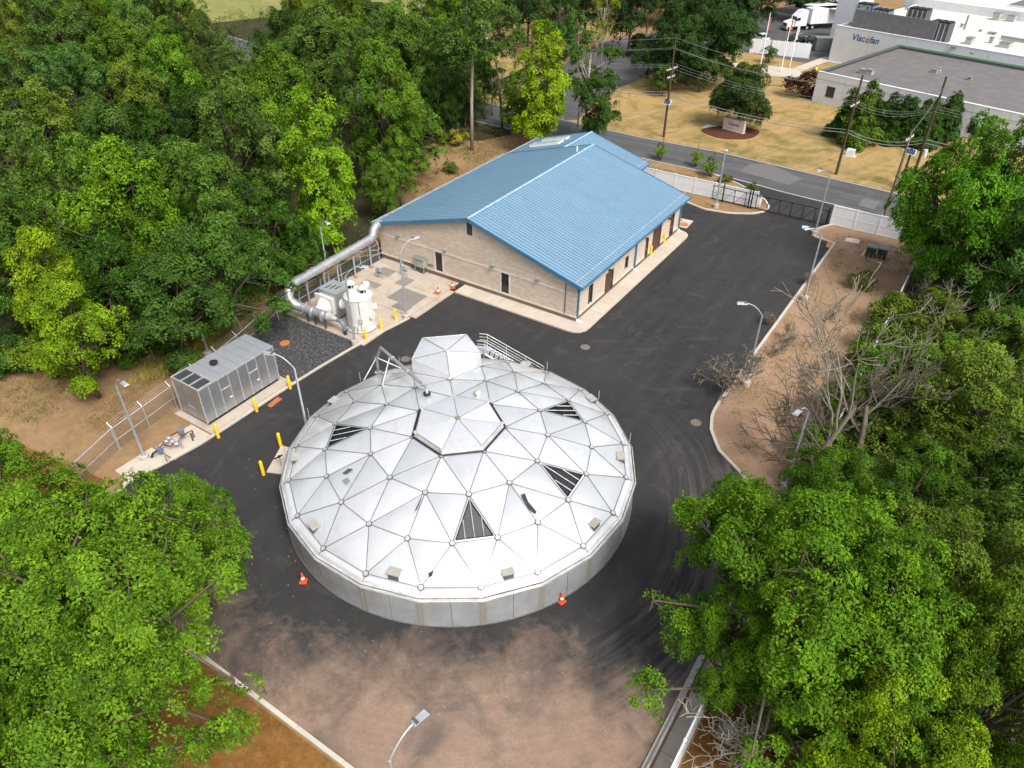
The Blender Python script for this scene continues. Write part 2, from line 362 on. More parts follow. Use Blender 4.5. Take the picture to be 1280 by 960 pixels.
M = dict(
    asphalt=m_asphalt(), road=m_road(), lawn=m_lawn(), gravel=m_gravel(),
    ground=m_soil('ground_soil', (.22, .130, .068), (.28, .178, .09), (.34, .225, .125), .8, (.13, .125, .04)),
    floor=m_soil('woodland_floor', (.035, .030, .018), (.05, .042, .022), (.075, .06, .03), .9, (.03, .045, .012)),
    strip=m_soil('pink_soil', (.285, .18, .118), (.33, .218, .145), (.22, .145, .095), .7, (.20, .155, .06), 1.0, .22),
    mulch=m_soil('brown_litter', (.14, .062, .015), (.21, .105, .030), (.30, .165, .06), .5, (.05, .035, .012), 1.6),
    redmulch=m_soil('red_mulch', (.085, .032, .018), (.10, .04, .024), (.13, .055, .03)),
    field=m_soil('green_field', (.16, .19, .05), (.24, .22, .08), (.3, .22, .10), .8, (.08, .14, .03)),
    kerb=m_concrete('kerb_concrete', (.50, .45, .38), (.33, .27, .2), .5),
    patchroad=m_concrete('road_patch_asphalt', (.125, .12, .12), (.16, .155, .15), .5),
    walk=m_concrete('walk_concrete', (.48, .42, .35), (.36, .28, .21), .6),
    pad=m_concrete('pad_concrete', (.43, .37, .305), (.33, .22, .16), .8),
    patch=m_concrete('grey_patch', (.22, .205, .185), (.15, .13, .11), .5),
    dome=m_dome(), tankwall=m_tankwall(),
    louver=simple('louver_blade', (.03, .033, .04), .45, .1), black=simple('black_gasket', (.018, .018, .02), .6),
    batten=simple('batten_metal', (.20, .20, .195), .45, .4), hub=simple('hub_metal', (.58, .58, .56), .4, .5, .25, 4),
    rim=simple('rim_metal', (.62, .61, .60), .4, .45, .3, 1.6), tape=simple('black_tar', (.03, .03, .033), .7),
    beige=simple('beige_paint', (.33, .315, .28), .5), 
    brick_g=m_brick('tan_block_gable', 0, (.555, .46, .37), (.48, .40, .325)), brick_s=m_brick('tan_block_side', 1, (.555, .46, .37), (.48, .40, .325)),
    dark_g=m_brick('plinth_block_gable', 0, (.165, .125, .115), (.12, .10, .09)), dark_s=m_brick('plinth_block_side', 1, (.165, .125, .115), (.12, .10, .09)),
    band=simple('cream_band', (.58, .51, .41), .8), trimw=simple('cream_trim', (.62, .56, .47), .7),
    roof=per_object('blue_roof_steel', (.205, .345, .465), .04, .38, .25, .04, .4, .5), roofdark=simple('blue_trim_steel', (.075, .20, .32), .4, .3),
    ridge=simple('ridge_cap', (.33, .50, .62), .4, .3), glass=simple('dark_glass', (.02, .026, .03), .12, 0, .1, 2, .6),
    brown=simple('brown_door', (.085, .045, .025), .55), frame=simple('bronze_frame', (.05, .045, .042), .5),
    skyl=simple('skylight_pane', (.45, .50, .47), .25, 0, .15, 1.0, .5), white=simple('white_paint', (.78, .78, .76), .45, 0, .06),
    vinyl=per_object('white_vinyl', (.74, .755, .77), .02, .4, 0, .04, .6), frp=simple('white_fibreglass', (.64, .63, .59), .35, 0, .07, 1.0, .5),
    steel=simple('galvanised_steel', (.46, .49, .52), .45, .55, .15, 3), duct=simple('steel_duct', (.50, .51, .52), .42, .7, .12, 1.2, .5),
    ductpale=simple('taper_metal', (.68, .68, .66), .35, .6), bluepipe=simple('blue_grey_pipe', (.16, .23, .30), .4, .2), darkpipe=simple('dark_pipe', (.04, .055, .07), .4),
    gen=per_object('generator_panel', (.40, .425, .46), .10, .32, .7, .10, .8, .5), gentop=per_object('generator_roof', (.47, .50, .54), .04, .38, .5, .06, .8, .5),
    grille=simple('grille_dark', (.10, .11, .12), .5, .4), skid=simple('black_skid', (.015, .015, .016), .6),
    post=simple('bollard_yellow', (.80, .52, .02), .45, 0, .10, 3), cone=simple('cone_orange', (.85, .09, .02), .5), 
    cast=simple('cast_cover', (.16, .13, .11), .7), orange=simple('rust_orange', (.48, .16, .06), .7), 
    blackmetal=simple('black_metal', (.012, .012, .013), .45), redpipe=simple('red_brown_pipe', (.14, .05, .03), .5), bluemeter=simple('grey_blue_meter', (.17, .24, .32), .35, .3),
    greenbox=simple('dark_green_box', (.03, .055, .035), .5), greybox=simple('grey_green_lid', (.17, .21, .19), .5),
    pole=m_bark('dark_pole_wood', (.085, .062, .045)), polearm=m_bark('pale_arm_wood', (.40, .36, .30)), polegrey=m_bark('grey_pole_wood', (.18, .15, .12)), wire=simple('wire', (.22, .22, .22), .5),
    solar=simple('solar_cell', (.035, .07, .17), .25, .2), insul=simple('insulator', (.6, .62, .62), .4),
    bwhite=m_concrete('painted_wall', (.60, .615, .635), (.46, .46, .45), .5, .02, .6), membrane=m_concrete('grey_membrane', (.125, .12, .122), (.22, .185, .15), .8, .02, .8),
    wroof=m_concrete('white_membrane', (.62, .575, .51), (.46, .37, .29), .8, .02, .8), parapet=simple('dark_coping', (.07, .08, .085), .5), green=simple('green_coping', (.18, .45, .16), .5),
    screen=simple('grey_screen', (.15, .15, .155), .6), blue=simple('lettering_blue', (.02, .09, .19), .5), red=simple('lettering_red', (.65, .12, .08), .5),
    leaf=m_leaf(), bark=m_bark('bark', (.13, .10, .075)), pale=m_bark('pale_bark', (.36, .31, .25)), twig=m_bark('twig_bark', (.235, .205, .16)), palebark=m_bark('light_grey_bark', (.27, .235, .18)), greybark=m_bark('grey_brown_bark', (.16, .135, .105)), chain=m_chain(),
    car_white=simple('white_body', (.75, .76, .78), .25, 0, .04), car_black=simple('black_green_body', (.02, .035, .032), .2), tyre=simple('tyre', (.02, .02, .02), .8),
    skin=simple('skin', (.5, .3, .2), .6), hiviz=simple('yellow_green_vest', (.55, .75, .05), .6), navy=simple('dark_trousers', (.03, .035, .05), .8), flagred=simple('flag_red', (.5, .08, .08), .7),
    screenp=simple('pinkish_stone', (.62, .50, .44), .6), deadw=simple('dead_wood', (.42, .38, .32), .9), device=simple('device_grey', (.35, .36, .36), .5),
)

# ================================================================== THE SETTING
gp = [(-1500, -400), (1500, -400), (1500, 2500), (-1500, 2500)]
sheet('ground', gp, 0, M['ground'])
def Gs(l, z=0): return [tuple(G(x, y, z)[:2]) for x, y in l]
def Us(l): return [tuple(U(u, v)[:2]) for u, v in l]
# woodland floor under the trees on the left and on the right
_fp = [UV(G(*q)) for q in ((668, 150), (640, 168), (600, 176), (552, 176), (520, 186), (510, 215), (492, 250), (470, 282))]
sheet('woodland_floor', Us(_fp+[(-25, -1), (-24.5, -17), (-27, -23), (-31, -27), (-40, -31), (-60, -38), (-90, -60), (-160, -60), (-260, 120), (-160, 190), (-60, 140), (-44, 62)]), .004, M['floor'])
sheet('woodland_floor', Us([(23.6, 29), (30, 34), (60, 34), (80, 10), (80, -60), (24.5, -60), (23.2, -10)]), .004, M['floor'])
sheet('field', Gs([(215, 34), (330, 22), (520, 24), (560, -20), (200, -20)]), .008, M['field'])
sheet('lawn', Us([(-47, 48.5), (-20, 48.2), (-5, 48.4), (6, 47.5), (22, 46.1), (40, 44), (90, 38), (90, 140), (0, 125), (-20, 112), (-34, 108), (-44, 92), (-46, 60)]), .008, M['lawn'])
sheet('soil', Us([(-47, 48.8), (-50, 62), (-53, 90), (-50, 140), (-90, 140), (-70, 60), (-60, 49)]), .008, M['lawn'])
# road and driveway
road_up = [(-160, 66), (-100, 56), (-60, 50.5), (-41, 49.2), (-28, 48.6), (-17, 47.9), (-5, 48.2), (6, 47.25), (22, 45.85), (50, 42), (120, 34), (200, 24)]
road_lo = [(-160, 57), (-100, 47), (-60, 41.8), (-41, 40.6), (-28, 40.3), (-17, 40.2), (-.6, 39.9), (6.3, 38.95), (21.7, 37.8), (50, 33.5), (120, 25.5), (200, 15.5)]
sheet('road', Us(road_up+road_lo[::-1]), .020, M['road'])
mb = MB()
for side, off in ((road_up, -.15), (road_lo, .15)):
    for a, b in zip(side[:-1], side[1:]):
        P, Q = U(*a), U(*b); d = (Q-P)/np.linalg.norm(Q-P); n_ = np.array([-d[1], d[0], 0])
        L = np.linalg.norm(Q-P); mb.obox(P, d, n_, 0, L, off-.12, off+.12, 0, .026)
struct('road_edge_line', mb, simple('pale_edge', (.34, .33, .29), .85))
for q_ in (((938, 205), (962, 205), (1003, 224), (985, 231), (925, 214)), ((1080, 248), (1100, 252), (1093, 262), (1072, 257))): sheet('road_patch', Gs(q_), .0225, M['patchroad'])
drv = Gs([(640, 150), (668, 118), (690, 96), (722, 66), (757, 52), (805, 43), (860, 36), (905, 28), (940, 17), (985, 8), (1050, 2), (1075, 20), (1050, 60), (1038, 76), (1012, 80), (937, 66), (900, 64), (862, 74), (830, 86), (797, 100), (770, 112), (745, 128), (722, 150)])
sheet('driveway', drv, .016, M['road'])
walk_pts = [[(930, 96), (958, 82), (992, 85), (1030, 71), (1060, 74), (1052, 80), (1034, 77), (1000, 90), (1008, 97), (985, 96), (950, 96)], [(876, 70), (884, 68), (932, 82), (925, 86)]]
for wp in walk_pts: sheet('path', Gs(wp), .024, M['walk'])
# the lot: one sheet, concrete-edged
left_k = [(-14.15, -30.9), (-13.8, -28.6), (-13.72, -26.3), (-13.7, -20.7), (-13.55, -17), (-13.3, -13.7), (-12.9, -10.5), (-12.42, -7.42)]
lot = [(-14.6, -33.4), (-13.2, -36.4), (-10.5, -38.4), (-7, -38.9), (16, -38.9), (21.45, -44), (21.45, -14.5), (20.4, -12.4), (18.75, -10.6), (16.4, -9.0), (15.2, -7.3), (14.6, -5.6), (14.5, -4), (14.62, 12), (14.76, 28.3), (12.2, 28.9), (12.0, 30.3), (12.6, 31.8), (14.5, 34.8), (16.2, 37.0), (18, 38.2), (6.3, 39.1), (-3.5, 40.1), (.5, 38.6), (3.4, 37), (5.2, 35.3), (6.2, 33.6), (6.1, 32.2), (5.2, 30.85), (3, 29.6), (.2, 29.05), (-3.1, 30.1), (-8, 31.2), (-22, 31.2), (-22, 22), (-20, -2), (-12.42, -1.6)]
lot = left_k+[tuple(p) for p in lot[::-1]]
sheet('lot_asphalt', Us(lot[::-1]), .012, M['asphalt'])
strip = [(14.76, 28.3), (14.62, 12), (14.5, -4), (14.6, -5.6), (15.2, -7.3), (16.4, -9.0), (18.75, -10.6), (20.4, -12.4), (21.45, -14.5), (21.5, -44), (25, -46), (24.5, -10), (24, 32.9), (22.9, 36.6), (16.9, 36.9), (14.8, 34.6), (12.8, 31.6), (12.2, 30.3), (12.4, 29.1)]
sheet('soil_strip', Us(strip), .010, M['strip'])
isl = [(-3.1, 30.1), (.2, 29.05), (3, 29.6), (5.2, 30.85), (6.1, 32.2), (6.2, 33.6), (5.2, 35.3), (3.4, 37), (.5, 38.6), (-3.5, 39.9), (-22, 40.1), (-24, 31.5), (-8, 31.2)]
sheet('island_soil', Us(isl), .016, M['ground'])
sheet('leaf_litter', Us([(-16, -34), (-13.2, -36.6), (-10.5, -38.6), (-7, -39.1), (16, -39.1), (16, -60), (-40, -60), (-30, -36)]), .010, M['mulch'])
sheet('leaf_litter', Us([(22.8, -14), (22.8, -46), (28, -46), (27, -14)]), .014, M['mulch'])
gra = [(-13.75, -19.8), (-13.45, -13.7), (-13.0, -11.0), (-17.0, -11.0), (-21.9, -11), (-21.9, .9), (-23.8, 1.0), (-23.6, -12.9), (-21.3, -18.4), (-19.6, -19.8)]
sheet('gravel_bed', Us(gra), .012, M['gravel'])

def kerb(pts, w_=.17, h=.14, name='kerb', seg=3.0):
    """a kerb laid in cast lengths with open joints"""
    P = [U(*p) for p in pts]; lens = [np.linalg.norm(b-a) for a, b in zip(P[:-1], P[1:])]; tot = sum(lens)
    def at(s):
        for a, b, l in zip(P[:-1], P[1:], lens):
            if s <= l: return a+(b-a)*s/l
            s -= l
        return P[-1]
    root = tag(bpy.data.objects.new(name, None), kind='structure'); COL.objects.link(root); root.location = P[0]
    n = max(1, round(tot/seg))
    for i in range(n):
        s0, s1 = tot*i/n+.012, tot*(i+1)/n-.012; k = max(2, int((s1-s0)/.6)+1)
        q = [at(s0+(s1-s0)*j/(k-1)) for j in range(k)]; Lp, Rp = [], []
        for j in range(k):
            d = q[min(j+1, k-1)]-q[max(j-1, 0)]; d /= np.linalg.norm(d)+1e-9; nn = np.array([-d[1], d[0], 0])
            Lp.append(q[j]+nn*w_/2); Rp.append(q[j]-nn*w_/2)
        vs, fs = [], []
        for j in range(k):
            vs += [(Rp[j][0], Rp[j][1], 0), (Rp[j][0], Rp[j][1], h), (Lp[j][0], Lp[j][1], h), (Lp[j][0], Lp[j][1], 0)]
        for j in range(k-1):
            a = 4*j; b = a+4
            fs += [(a, b, b+1, a+1), (a+1, b+1, b+2, a+2), (a+2, b+2, b+3, a+3)]
        fs += [(0, 1, 2, 3), (4*k-1, 4*k-2, 4*k-3, 4*k-4)]
        mk('kerb_stone', MB().add(vs, fs), M['kerb'], root)
    return root
kerb([(-14.6, -33.4), (-14.15, -30.9), (-13.8, -28.6), (-13.72, -26.3), (-13.7, -20.7), (-13.55, -17), (-13.3, -13.7), (-12.9, -10.5), (-12.42, -7.42)])
kerb([(-14.6, -33.4), (-13.2, -36.4), (-10.5, -38.4), (-7, -38.9), (16, -38.9)], .22)
kerb([(21.45, -44), (21.45, -14.5), (20.4, -12.4), (18.75, -10.6), (16.4, -9.0), (15.2, -7.3), (14.6, -5.6), (14.5, -4), (14.62, 12), (14.76, 28.3), (12.5, 28.8), (12.0, 30.0), (12.7, 31.8), (14.5, 34.8), (16.2, 37.0), (18, 38.2)], .22)
kerb([(-3.5, 40.0), (.5, 38.6), (3.4, 37), (5.2, 35.3), (6.2, 33.6), (6.1, 32.2), (5.2, 30.85), (3, 29.6), (.2, 29.05), (-3.1, 30.1), (-8, 31.2), (-22, 31.2)], .22)

# concrete slabs: walks round the building, equipment pads
def slabs(name, cells, z0, z1, mat, piece='slab', gap=.012):
    root = tag(bpy.data.objects.new(name, None), kind='structure'); COL.objects.link(root); root.location = U(cells[0][0], cells[0][2])
    for (u0, u1, v0, v1) in cells: mk(piece, MB().ub(u0+gap, u1-gap, v0+gap, v1-gap, z0, z1), mat, root)
    return root
cells = []
us = np.linspace(-11.85, -1.2, 8)
for a, b in zip(us[:-1], us[1:]): cells.append((a, b, -1.5, -.02))
vs_ = np.linspace(.6, 20.4, 12)
for a, b in zip(vs_[:-1], vs_[1:]): cells.append((.02, 1.35, a, b))
wk = slabs('sidewalk', cells, 0, .15, M['walk'])
def corner(pts): mk('slab', MB().prism([tuple(U(u, v)[:2]) for u, v in pts], 0, .15), M['walk'], wk)
corner([(-1.19, -.02), (-1.19, -1.5), (-.3, -1.5)]+[(.15+1.2*math.sin(a), -.3-1.2*math.cos(a)) for a in np.linspace(.1, math.pi/2, 8)]+[(1.35, .59), (.02, .59), (.02, -.02)])
corner([(.02, 20.41), (1.35, 20.41)]+[(.35+1.0*math.cos(a), 21.1+1.1*math.sin(a)) for a in np.linspace(0, math.pi/2, 7)]+[(.02, 22.2)])
kc = [(-11.85, -1.5), (-.3, -1.5)]+[(.15+1.2*math.sin(a), -.3-1.2*math.cos(a)) for a in np.linspace(.2, math.pi/2, 8)]+[(1.35, 20.4)]+[(.35+1.0*math.cos(a), 21.1+1.1*math.sin(a)) for a in np.linspace(0, math.pi/2, 7)]
kerb([(u+(.0 if u < 1 else .08), v-(.08 if v < 0 else 0)) for u, v in kc], .15, .154)
# scrubber pad and paved yard beside the gable wall
cells = []
ug = [-21.9, -18.9, -15.9, -12.55]; vg = [-7.2, -5.4, -3.0, -.9, -.02]
for a, b in zip(ug[:-1], ug[1:]):
    for c, d in zip(vg[:-1], vg[1:]): cells.append((a, b, c, d))
cells += [(-12.5, -11.9, -7.2, -1.6)]
slabs('equipment_yard', cells, 0, .10, M['pad'])
cells = []
ug = [-21.9, -19.4, -16.8, -14.6, -12.75]; vg = [-12.9, -10.2, -7.25]
for a, b in zip(ug[:-1], ug[1:]):
    for c, d in zip(vg[:-1], vg[1:]): cells.append((a, b, c, d))
slabs('scrubber_pad', cells, 0, .12, M['pad'])
pt = slabs('yard_patches', [(-16.4, -13.4, -5.9, -3.6), (-15.0, -13.3, -6.9, -5.9), (-20.6, -18.9, -2.9, -1.5), (-20.3, -18.3, -5.2, -4.3), (-17.6, -16.3, -3.4, -1.9), (-13.4, -12.75, -3.0, -2.3)], .1, .104, M['patch'], 'patch')
slabs('generator_pad', [(-18.1, -13.85, -27.2, -23.5), (-18.1, -13.85, -23.5, -19.7)], 0, .13, M['pad'])
slabs('meter_walk', [(-16.0, -13.9, -30.3, -27.3), (-16.2, -14.3, -33.2, -30.4)], 0, .13, M['walk'])
P = [G(352, 558), G(364, 561), G(356, 594), G(333.4, 591)]
st_ = mk('hydrant_pad', MB().prism([tuple(p[:2]) for p in P], 0, .10), M['walk']); tag(st_, kind='structure')
tag(mk('cover_pad', MB().prism([tuple(G(*p)[:2]) for p in ((846, 272), (867, 276.5), (858, 285.8), (846, 283))], 0, .035), M['walk']), kind='structure')

# ================================================================== THE TANK
tank = thing('storage_tank', 'round concrete tank under a faceted silver aluminium dome in the middle of the asphalt lot', 'tank', TC)
RB, RR, ZR = 11.07, 10.97, 2.22
RISE = 2.7; SR = (RR*RR+RISE*RISE)/(2*RISE)
def dz(r): return ZR+math.sqrt(max(SR*SR-(r*RR)**2, 0))-(SR-RISE)
def DP(r, deg, up=0.): a = math.radians(deg); return TC+np.array([r*RR*math.cos(a), r*RR*math.sin(a), dz(r)+up])
def dhit(px, py):
    o = np.array([0, 0, CAM_H]); d = _F+_R*(px-640)/F_PX+_U*(480-py)/F_PX; d = d/np.linalg.norm(d)
    c = TC+np.array([0, 0, ZR-(SR-RISE)]); b = d@(o-c); q = (o-c)@(o-c)-SR*SR; D = b*b-q
    if D < 0: return None
    return o+d*(-b-math.sqrt(D))
for k in range(21):                               # wall: curved cast panels with recessed joints
    for h_ in range(2):
        a0 = math.radians(262.2-8.57+k*360/21+h_*180/21)+.0018; a1 = a0+math.pi/21-.0036; vs, fs = [], []
        N = 5
        for i in range(N+1):
            a = a0+(a1-a0)*i/N; c, s_ = math.cos(a), math.sin(a)
            for r, z in ((RB-.2, 0), (RB, 0), (RB, ZR-.16), (RB-.2, ZR-.16)): vs.append((TC[0]+r*c, TC[1]+r*s_, z))
        for i in range(N):
            a = 4*i; b = a+4
            fs += [(a+1, b+1, b+2, a+2), (a+2, b+2, b+3, a+3), (a, a+3, b+3, b), (a, b, b+1, a+1)]
        fs += [(0, 1, 2, 3), (4*N+3, 4*N+2, 4*N+1, 4*N)]
        mk('wall_panel', MB().add(vs, fs), M['tankwall'], tank, 1)
mk('wall_core', MB().lathe(TC, [(RB-.03, 0), (RB-.03, ZR-.17)], 84, False), M['patch'], tank, 1)
mb = MB()                                          # footing drip edge
for k in range(84):
    a0, a1 = 2*math.pi*k/84, 2*math.pi*(k+1)/84
    mb.add([(TC[0]+r*math.cos(a), TC[1]+r*math.sin(a), z) for a in (a0, a1) for r, z in ((RB+.05, .01), (RB+.05, .07), (RB-.1, .07))], [(0, 3, 4, 1), (1, 4, 5, 2)])
mk('base_flashing', mb, M['batten'], tank)
A1, A2, A3, A4 = [253.7+51.4286*k for k in range(7)], [253.7+25.7143*k for k in range(14)], [253.7+17.1429*k for k in range(21)], [262.27+17.1429*k for k in range(21)]
R1, R2, R3, R4 = .262, .503, .753, .957
def stitch(ra, A, rb, B):
    """triangles between two node rings"""
    tr = []; na, nb = len(A), len(B); i = j = 0
    while B[j]+0 < A[0]-360/nb/2-1e-6: j += 1
    a = list(A)+[A[0]+360]; b0 = [x for x in B]; b = b0+[x+360 for x in b0]
    # start: b index nearest A[0]
    j = min(range(nb*2), key=lambda q: (abs(b[q]-A[0]), q)); js = j; b += [x+720 for x in b0]
    i = 0
    while i < na or j < js+nb:
        if i < na and (j >= js+nb or (a[i+1]+a[i])/2 < (b[j+1]+b[j])/2-1e-6):
            tr.append(((ra, a[i]), (ra, a[i+1]), (rb, b[j]))); i += 1
        else:
            tr.append(((ra, a[i]), (rb, b[j]), (rb, b[j+1]))); j += 1
    return tr
LOUV = [279.4, 330.8, 22.3, 176.6]
HOOD_A = 99.4
def angd(a, b): return abs((a-b+180) % 360-180)
tris = stitch(R1, A1, R2, A2)+stitch(R2, A2, R3, A3)+stitch(R3, A3, R4, A4)
edges = set()
def ekey(p, q): return tuple(sorted([(p[0], round(p[1] % 360, 1)), (q[0], round(q[1] % 360, 1))]))
def panel(P3, mat, name='dome_panel', raise_=.045, inset=.13, centre=.035):
    P3 = [np.array(p) for p in P3]; c = sum(P3)/len(P3)
    n = np.cross(P3[1]-P3[0], P3[2]-P3[0]); n /= np.linalg.norm(n)
    if n[2] < 0: P3 = P3[::-1]; n = -n
    k = len(P3); vs = []
    for p in P3: vs.append(p+(c-p)*.012)
    for p in P3: d = c-p; vs.append(p+d*min(.5, (inset*1.7)/np.linalg.norm(d))+n*raise_)
    vs.append(c+n*(raise_+centre))
    fs = [(i, (i+1) % k, k+(i+1) % k, k+i) for i in range(k)]+[(k+i, k+(i+1) % k, 2*k) for i in range(k)]
    return mk(name, MB().add(vs, fs), mat, tank, 2)
rp = random.Random(3)
for t3 in tris:
    pts = [DP(r, a) for r, a in t3]
    rr = sorted(round(r, 3) for r, a in t3); apex = [a for r, a in t3 if abs(r-R2) < .01]
    for i in range(3): edges.add(ekey(t3[i], t3[(i+1) % 3]))
    # the hood covers the back
    if rr == [R2, R3, R3] and angd(apex[0], HOOD_A) < 2: continue
    if rr == [R3, R4, R4] and any(angd(a, 99.4) < 1 for r, a in t3 if r == R3): continue
    if rr == [R3, R3, R4] and any(angd(a, 90.7) < 2 or angd(a, 107.8) < 2 for r, a in t3 if r == R4): continue
    if rr == [R2, R3, R3] and any(angd(apex[0], L) < 2 for L in LOUV):
        # louvred vent: frame, blades set in a triangular opening
        c = sum(pts)/3; ap = [p for (r, a), p in zip(t3, pts) if r == R2][0]; o2 = [p for (r, a), p in zip(t3, pts) if r == R3]
        q = [p+(c-p)*.17 for p in (ap, o2[0], o2[1])]; n = np.cross(q[1]-q[0], q[2]-q[0]); n /= np.linalg.norm(n)
        if n[2] < 0: n = -n
        o3 = [ap, o2[0], o2[1]]
        vs = [p for p in o3]+[p+n*.02 for p in q]
        mk('vent_surround', MB().add(vs, [(i, (i+1) % 3, 3+(i+1) % 3, 3+i) for i in range(3)]), M['dome'], tank)
        vt = mk('louvre_vent', MB().add([p-n*.10 for p in q], [(0, 1, 2)]), M['black'], tank)
        for i in range(3): mk('frame_bar', MB().tube([q[i]+n*.03, q[(i+1) % 3]+n*.03], .035, 4), M['black'], vt)
        e = q[2]-q[1]; L = np.linalg.norm(e)
        for i in range(1, 4):          # mullions from the base towards the apex
            b0 = q[1]+e*i/4; s_ = 1-abs(i-2)/2; top = b0+(q[0]-(q[1]+q[2])/2)*s_*.98
            mk('mullion', MB().tube([b0+n*.05, top+n*.05], .028, 4), M['rim'], vt)
        for i in range(11):
            f0 = (i+.4)/12; a_, b_ = q[1]+(q[0]-q[1])*f0, q[2]+(q[0]-q[2])*f0; dn = (q[0]-(q[1]+q[2])/2)/12*.85
            mk('blade', MB().add([a_-n*.05, b_-n*.05, b_+dn+n*.0, a_+dn+n*.0], [(0, 1, 2, 3)]), M['louver'], vt)
        continue
    o = panel(pts, M['dome'], centre=.10+.20*rp.random())
for k in range(21):                                 # flat skirt panels out to the rim
    a, b = A4[k], A4[k]+17.1429
    if angd((a+b)/2, HOOD_A) < 3: continue
    panel([DP(R4, a), DP(R4, b), DP(1.0, b), DP(1.0, a)], M['dome'], 'skirt_panel', .02, .07, .0)
    edges.add(ekey((R4, a), (1.0, a))); edges.add(ekey((R4, a), (R4, b)))
for e in sorted(edges):                             # seam battens along the struts
    (r0, a0), (r1, a1) = e
    am = [x for r, x in e]
    if angd(sum(am)/2 if abs(am[0]-am[1]) < 180 else (sum(am)+360)/2, HOOD_A) < 9 and min(r0, r1) > .7: continue
    if min(r0, r1) > .7 and all(angd(x, HOOD_A) < 9.5 for x in am): continue
    p, q = DP(r0, a0, .004), DP(r1, a1, .004); d = q-p; L = np.linalg.norm(d); d /= L
    rad = (p+q)/2-(TC+np.array([0, 0, ZR-(SR-RISE)])); rad /= np.linalg.norm(rad); s_ = np.cross(d, rad)
    p, q = p+d*.13, q-d*.13; h = .035
    vs = [p-s_*.022, p+s_*.022, q+s_*.022, q-s_*.022]; vs += [v+rad*h for v in vs]
    mk('batten', MB().add(vs, [(4, 5, 6, 7), (0, 1, 5, 4), (2, 3, 7, 6), (1, 2, 6, 5), (3, 0, 4, 7)]), M['batten'], tank)
for r, A in ((R1, A1), (R2, A2), (R3, A3), (R4, A4)):
    for a in A:
        if r > .7 and angd(a, HOOD_A) < 9.5: continue
        p = DP(r, a); rad = p-(TC+np.array([0, 0, ZR-(SR-RISE)])); rad /= np.linalg.norm(rad)
        mk('hub', MB().tube([p, p+rad*.075], .13, 14), M['hub'], tank)
        mk('hub_ring', MB().tube([p, p+rad*.06], .18, 14), M['grille'], tank)
# raised centre cap
zc = .30; R1c = .246
capb = [DP(R1, a) for a in A1]; capt = [DP(R1c, a, zc) for a in A1]; top = TC+np.array([0, 0, dz(0)+zc+.12])
for k in range(7):
    j = (k+1) % 7
    panel([top, capt[k], capt[j]], M['dome'], 'cap_panel', .05, .13, .05)
    n_ = (capb[k]+capb[j])/2-TC; n_[2] = 0; n_ /= np.linalg.norm(n_)
    mk('cap_side', MB().add([capb[k]*.985+capt[k]*.015, capb[j]*.985+capt[j]*.015, capt[j], capt[k]], [(0, 1, 2, 3)]), M['rim'], tank)
    mk('cap_gasket', MB().tube([capb[k]*1.0+n_*.03+[0, 0, .07], capb[j]+n_*.03+[0, 0, .07]], .075, 4), M['black'], tank)
    mk('cap_edge', MB().tube([capt[k], capt[j]], .03, 4), M['batten'], tank)
    mk('hub', MB().tube([capt[k]-[0, 0, .02], capt[k]+[0, 0, .08]], .12, 12), M['hub'], tank)
    mk('seam', MB().tube([top+[0, 0, .01], capt[k]+[0, 0, .02]], .02, 4), M['batten'], tank)
mk('hub', MB().tube([top, top+[0, 0, .10]], .17, 8), M['patch'], tank)
# rim: faceted flashing and lip
for k in range(21):
    a, b = math.radians(A4[k]), math.radians(A4[k]+17.1429)
    def rp_(an, r, z): return (TC[0]+r*math.cos(an), TC[1]+r*math.sin(an), z)
    vs = [rp_(a, RR-.05, ZR+.05), rp_(b, RR-.05, ZR+.05), rp_(b, RR+.16, ZR-.02), rp_(a, RR+.16, ZR-.02), rp_(b, RR+.17, ZR-.22), rp_(a, RR+.17, ZR-.22), rp_(b, RR-.3, ZR-.24), rp_(a, RR-.3, ZR-.24)]
    mk('rim_flashing', MB().add(vs, [(0, 3, 2, 1), (3, 5, 4, 2), (5, 7, 6, 4)]), M['rim'], tank)
    mk('rim_seam', MB().tube([rp_(a, RR+.10, ZR+.035), rp_(b, RR+.10, ZR+.035)], .028, 5), M['tape'] if k % 4 == 1 else M['batten'], tank)
    mk('rim_lip', MB().tube([rp_(a, RR+.165, ZR-.1), rp_(b, RR+.165, ZR-.1)], .04, 5), M['hub'], tank)
# hood (dormer) over the access hatch at the back
hb = [DP(R2, 99.4), DP(R3, 82.25), DP(R3, 116.55)]
h0 = np.array(hb[0])+[0, 0, .30]
def up_to(p, py): return np.array([p[0], p[1], zat(p[0], p[1], py)])
h1 = up_to(hb[1], 440.8); h4 = up_to(hb[2], 449.4)
zb = (h1[2]+h4[2])/2-.05; h2 = G(583, 418, zb); h3 = G(528, 422.5, zb)
ring = [h0, h1, h2, h3, h4]; cen = sum(ring)/5; hc = np.array([*G(558, 438.5, zb+.45)[:2], zb+.45])
for i in range(5): panel([hc, ring[i], ring[(i+1) % 5]], M['dome'], 'hood_panel', .02, .12, .04)
base5 = [hb[0], hb[1], np.array([h2[0], h2[1], 2.0]), np.array([h3[0], h3[1], 2.0]), hb[2]]
for i in range(5):
    j = (i+1) % 5
    mk('hood_side', MB().add([base5[i]-[0, 0, .05], base5[j]-[0, 0, .05], ring[j]-[0, 0, .01], ring[i]-[0, 0, .01]], [(0, 1, 2, 3)]), M['dome'], tank)
    mk('hood_edge', MB().tube([ring[i], ring[j]], .035, 5), M['hub'], tank)
    mk('hood_seam', MB().tube([hc+[0, 0, .03], ring[i]+[0, 0, .03]], .02, 4), M['batten'], tank)
    if i in (0, 4): mk('hood_flashing', MB().tube([base5[i]+[0, 0, .02], base5[j]+[0, 0, .02]], .035, 4), M['batten'], tank)
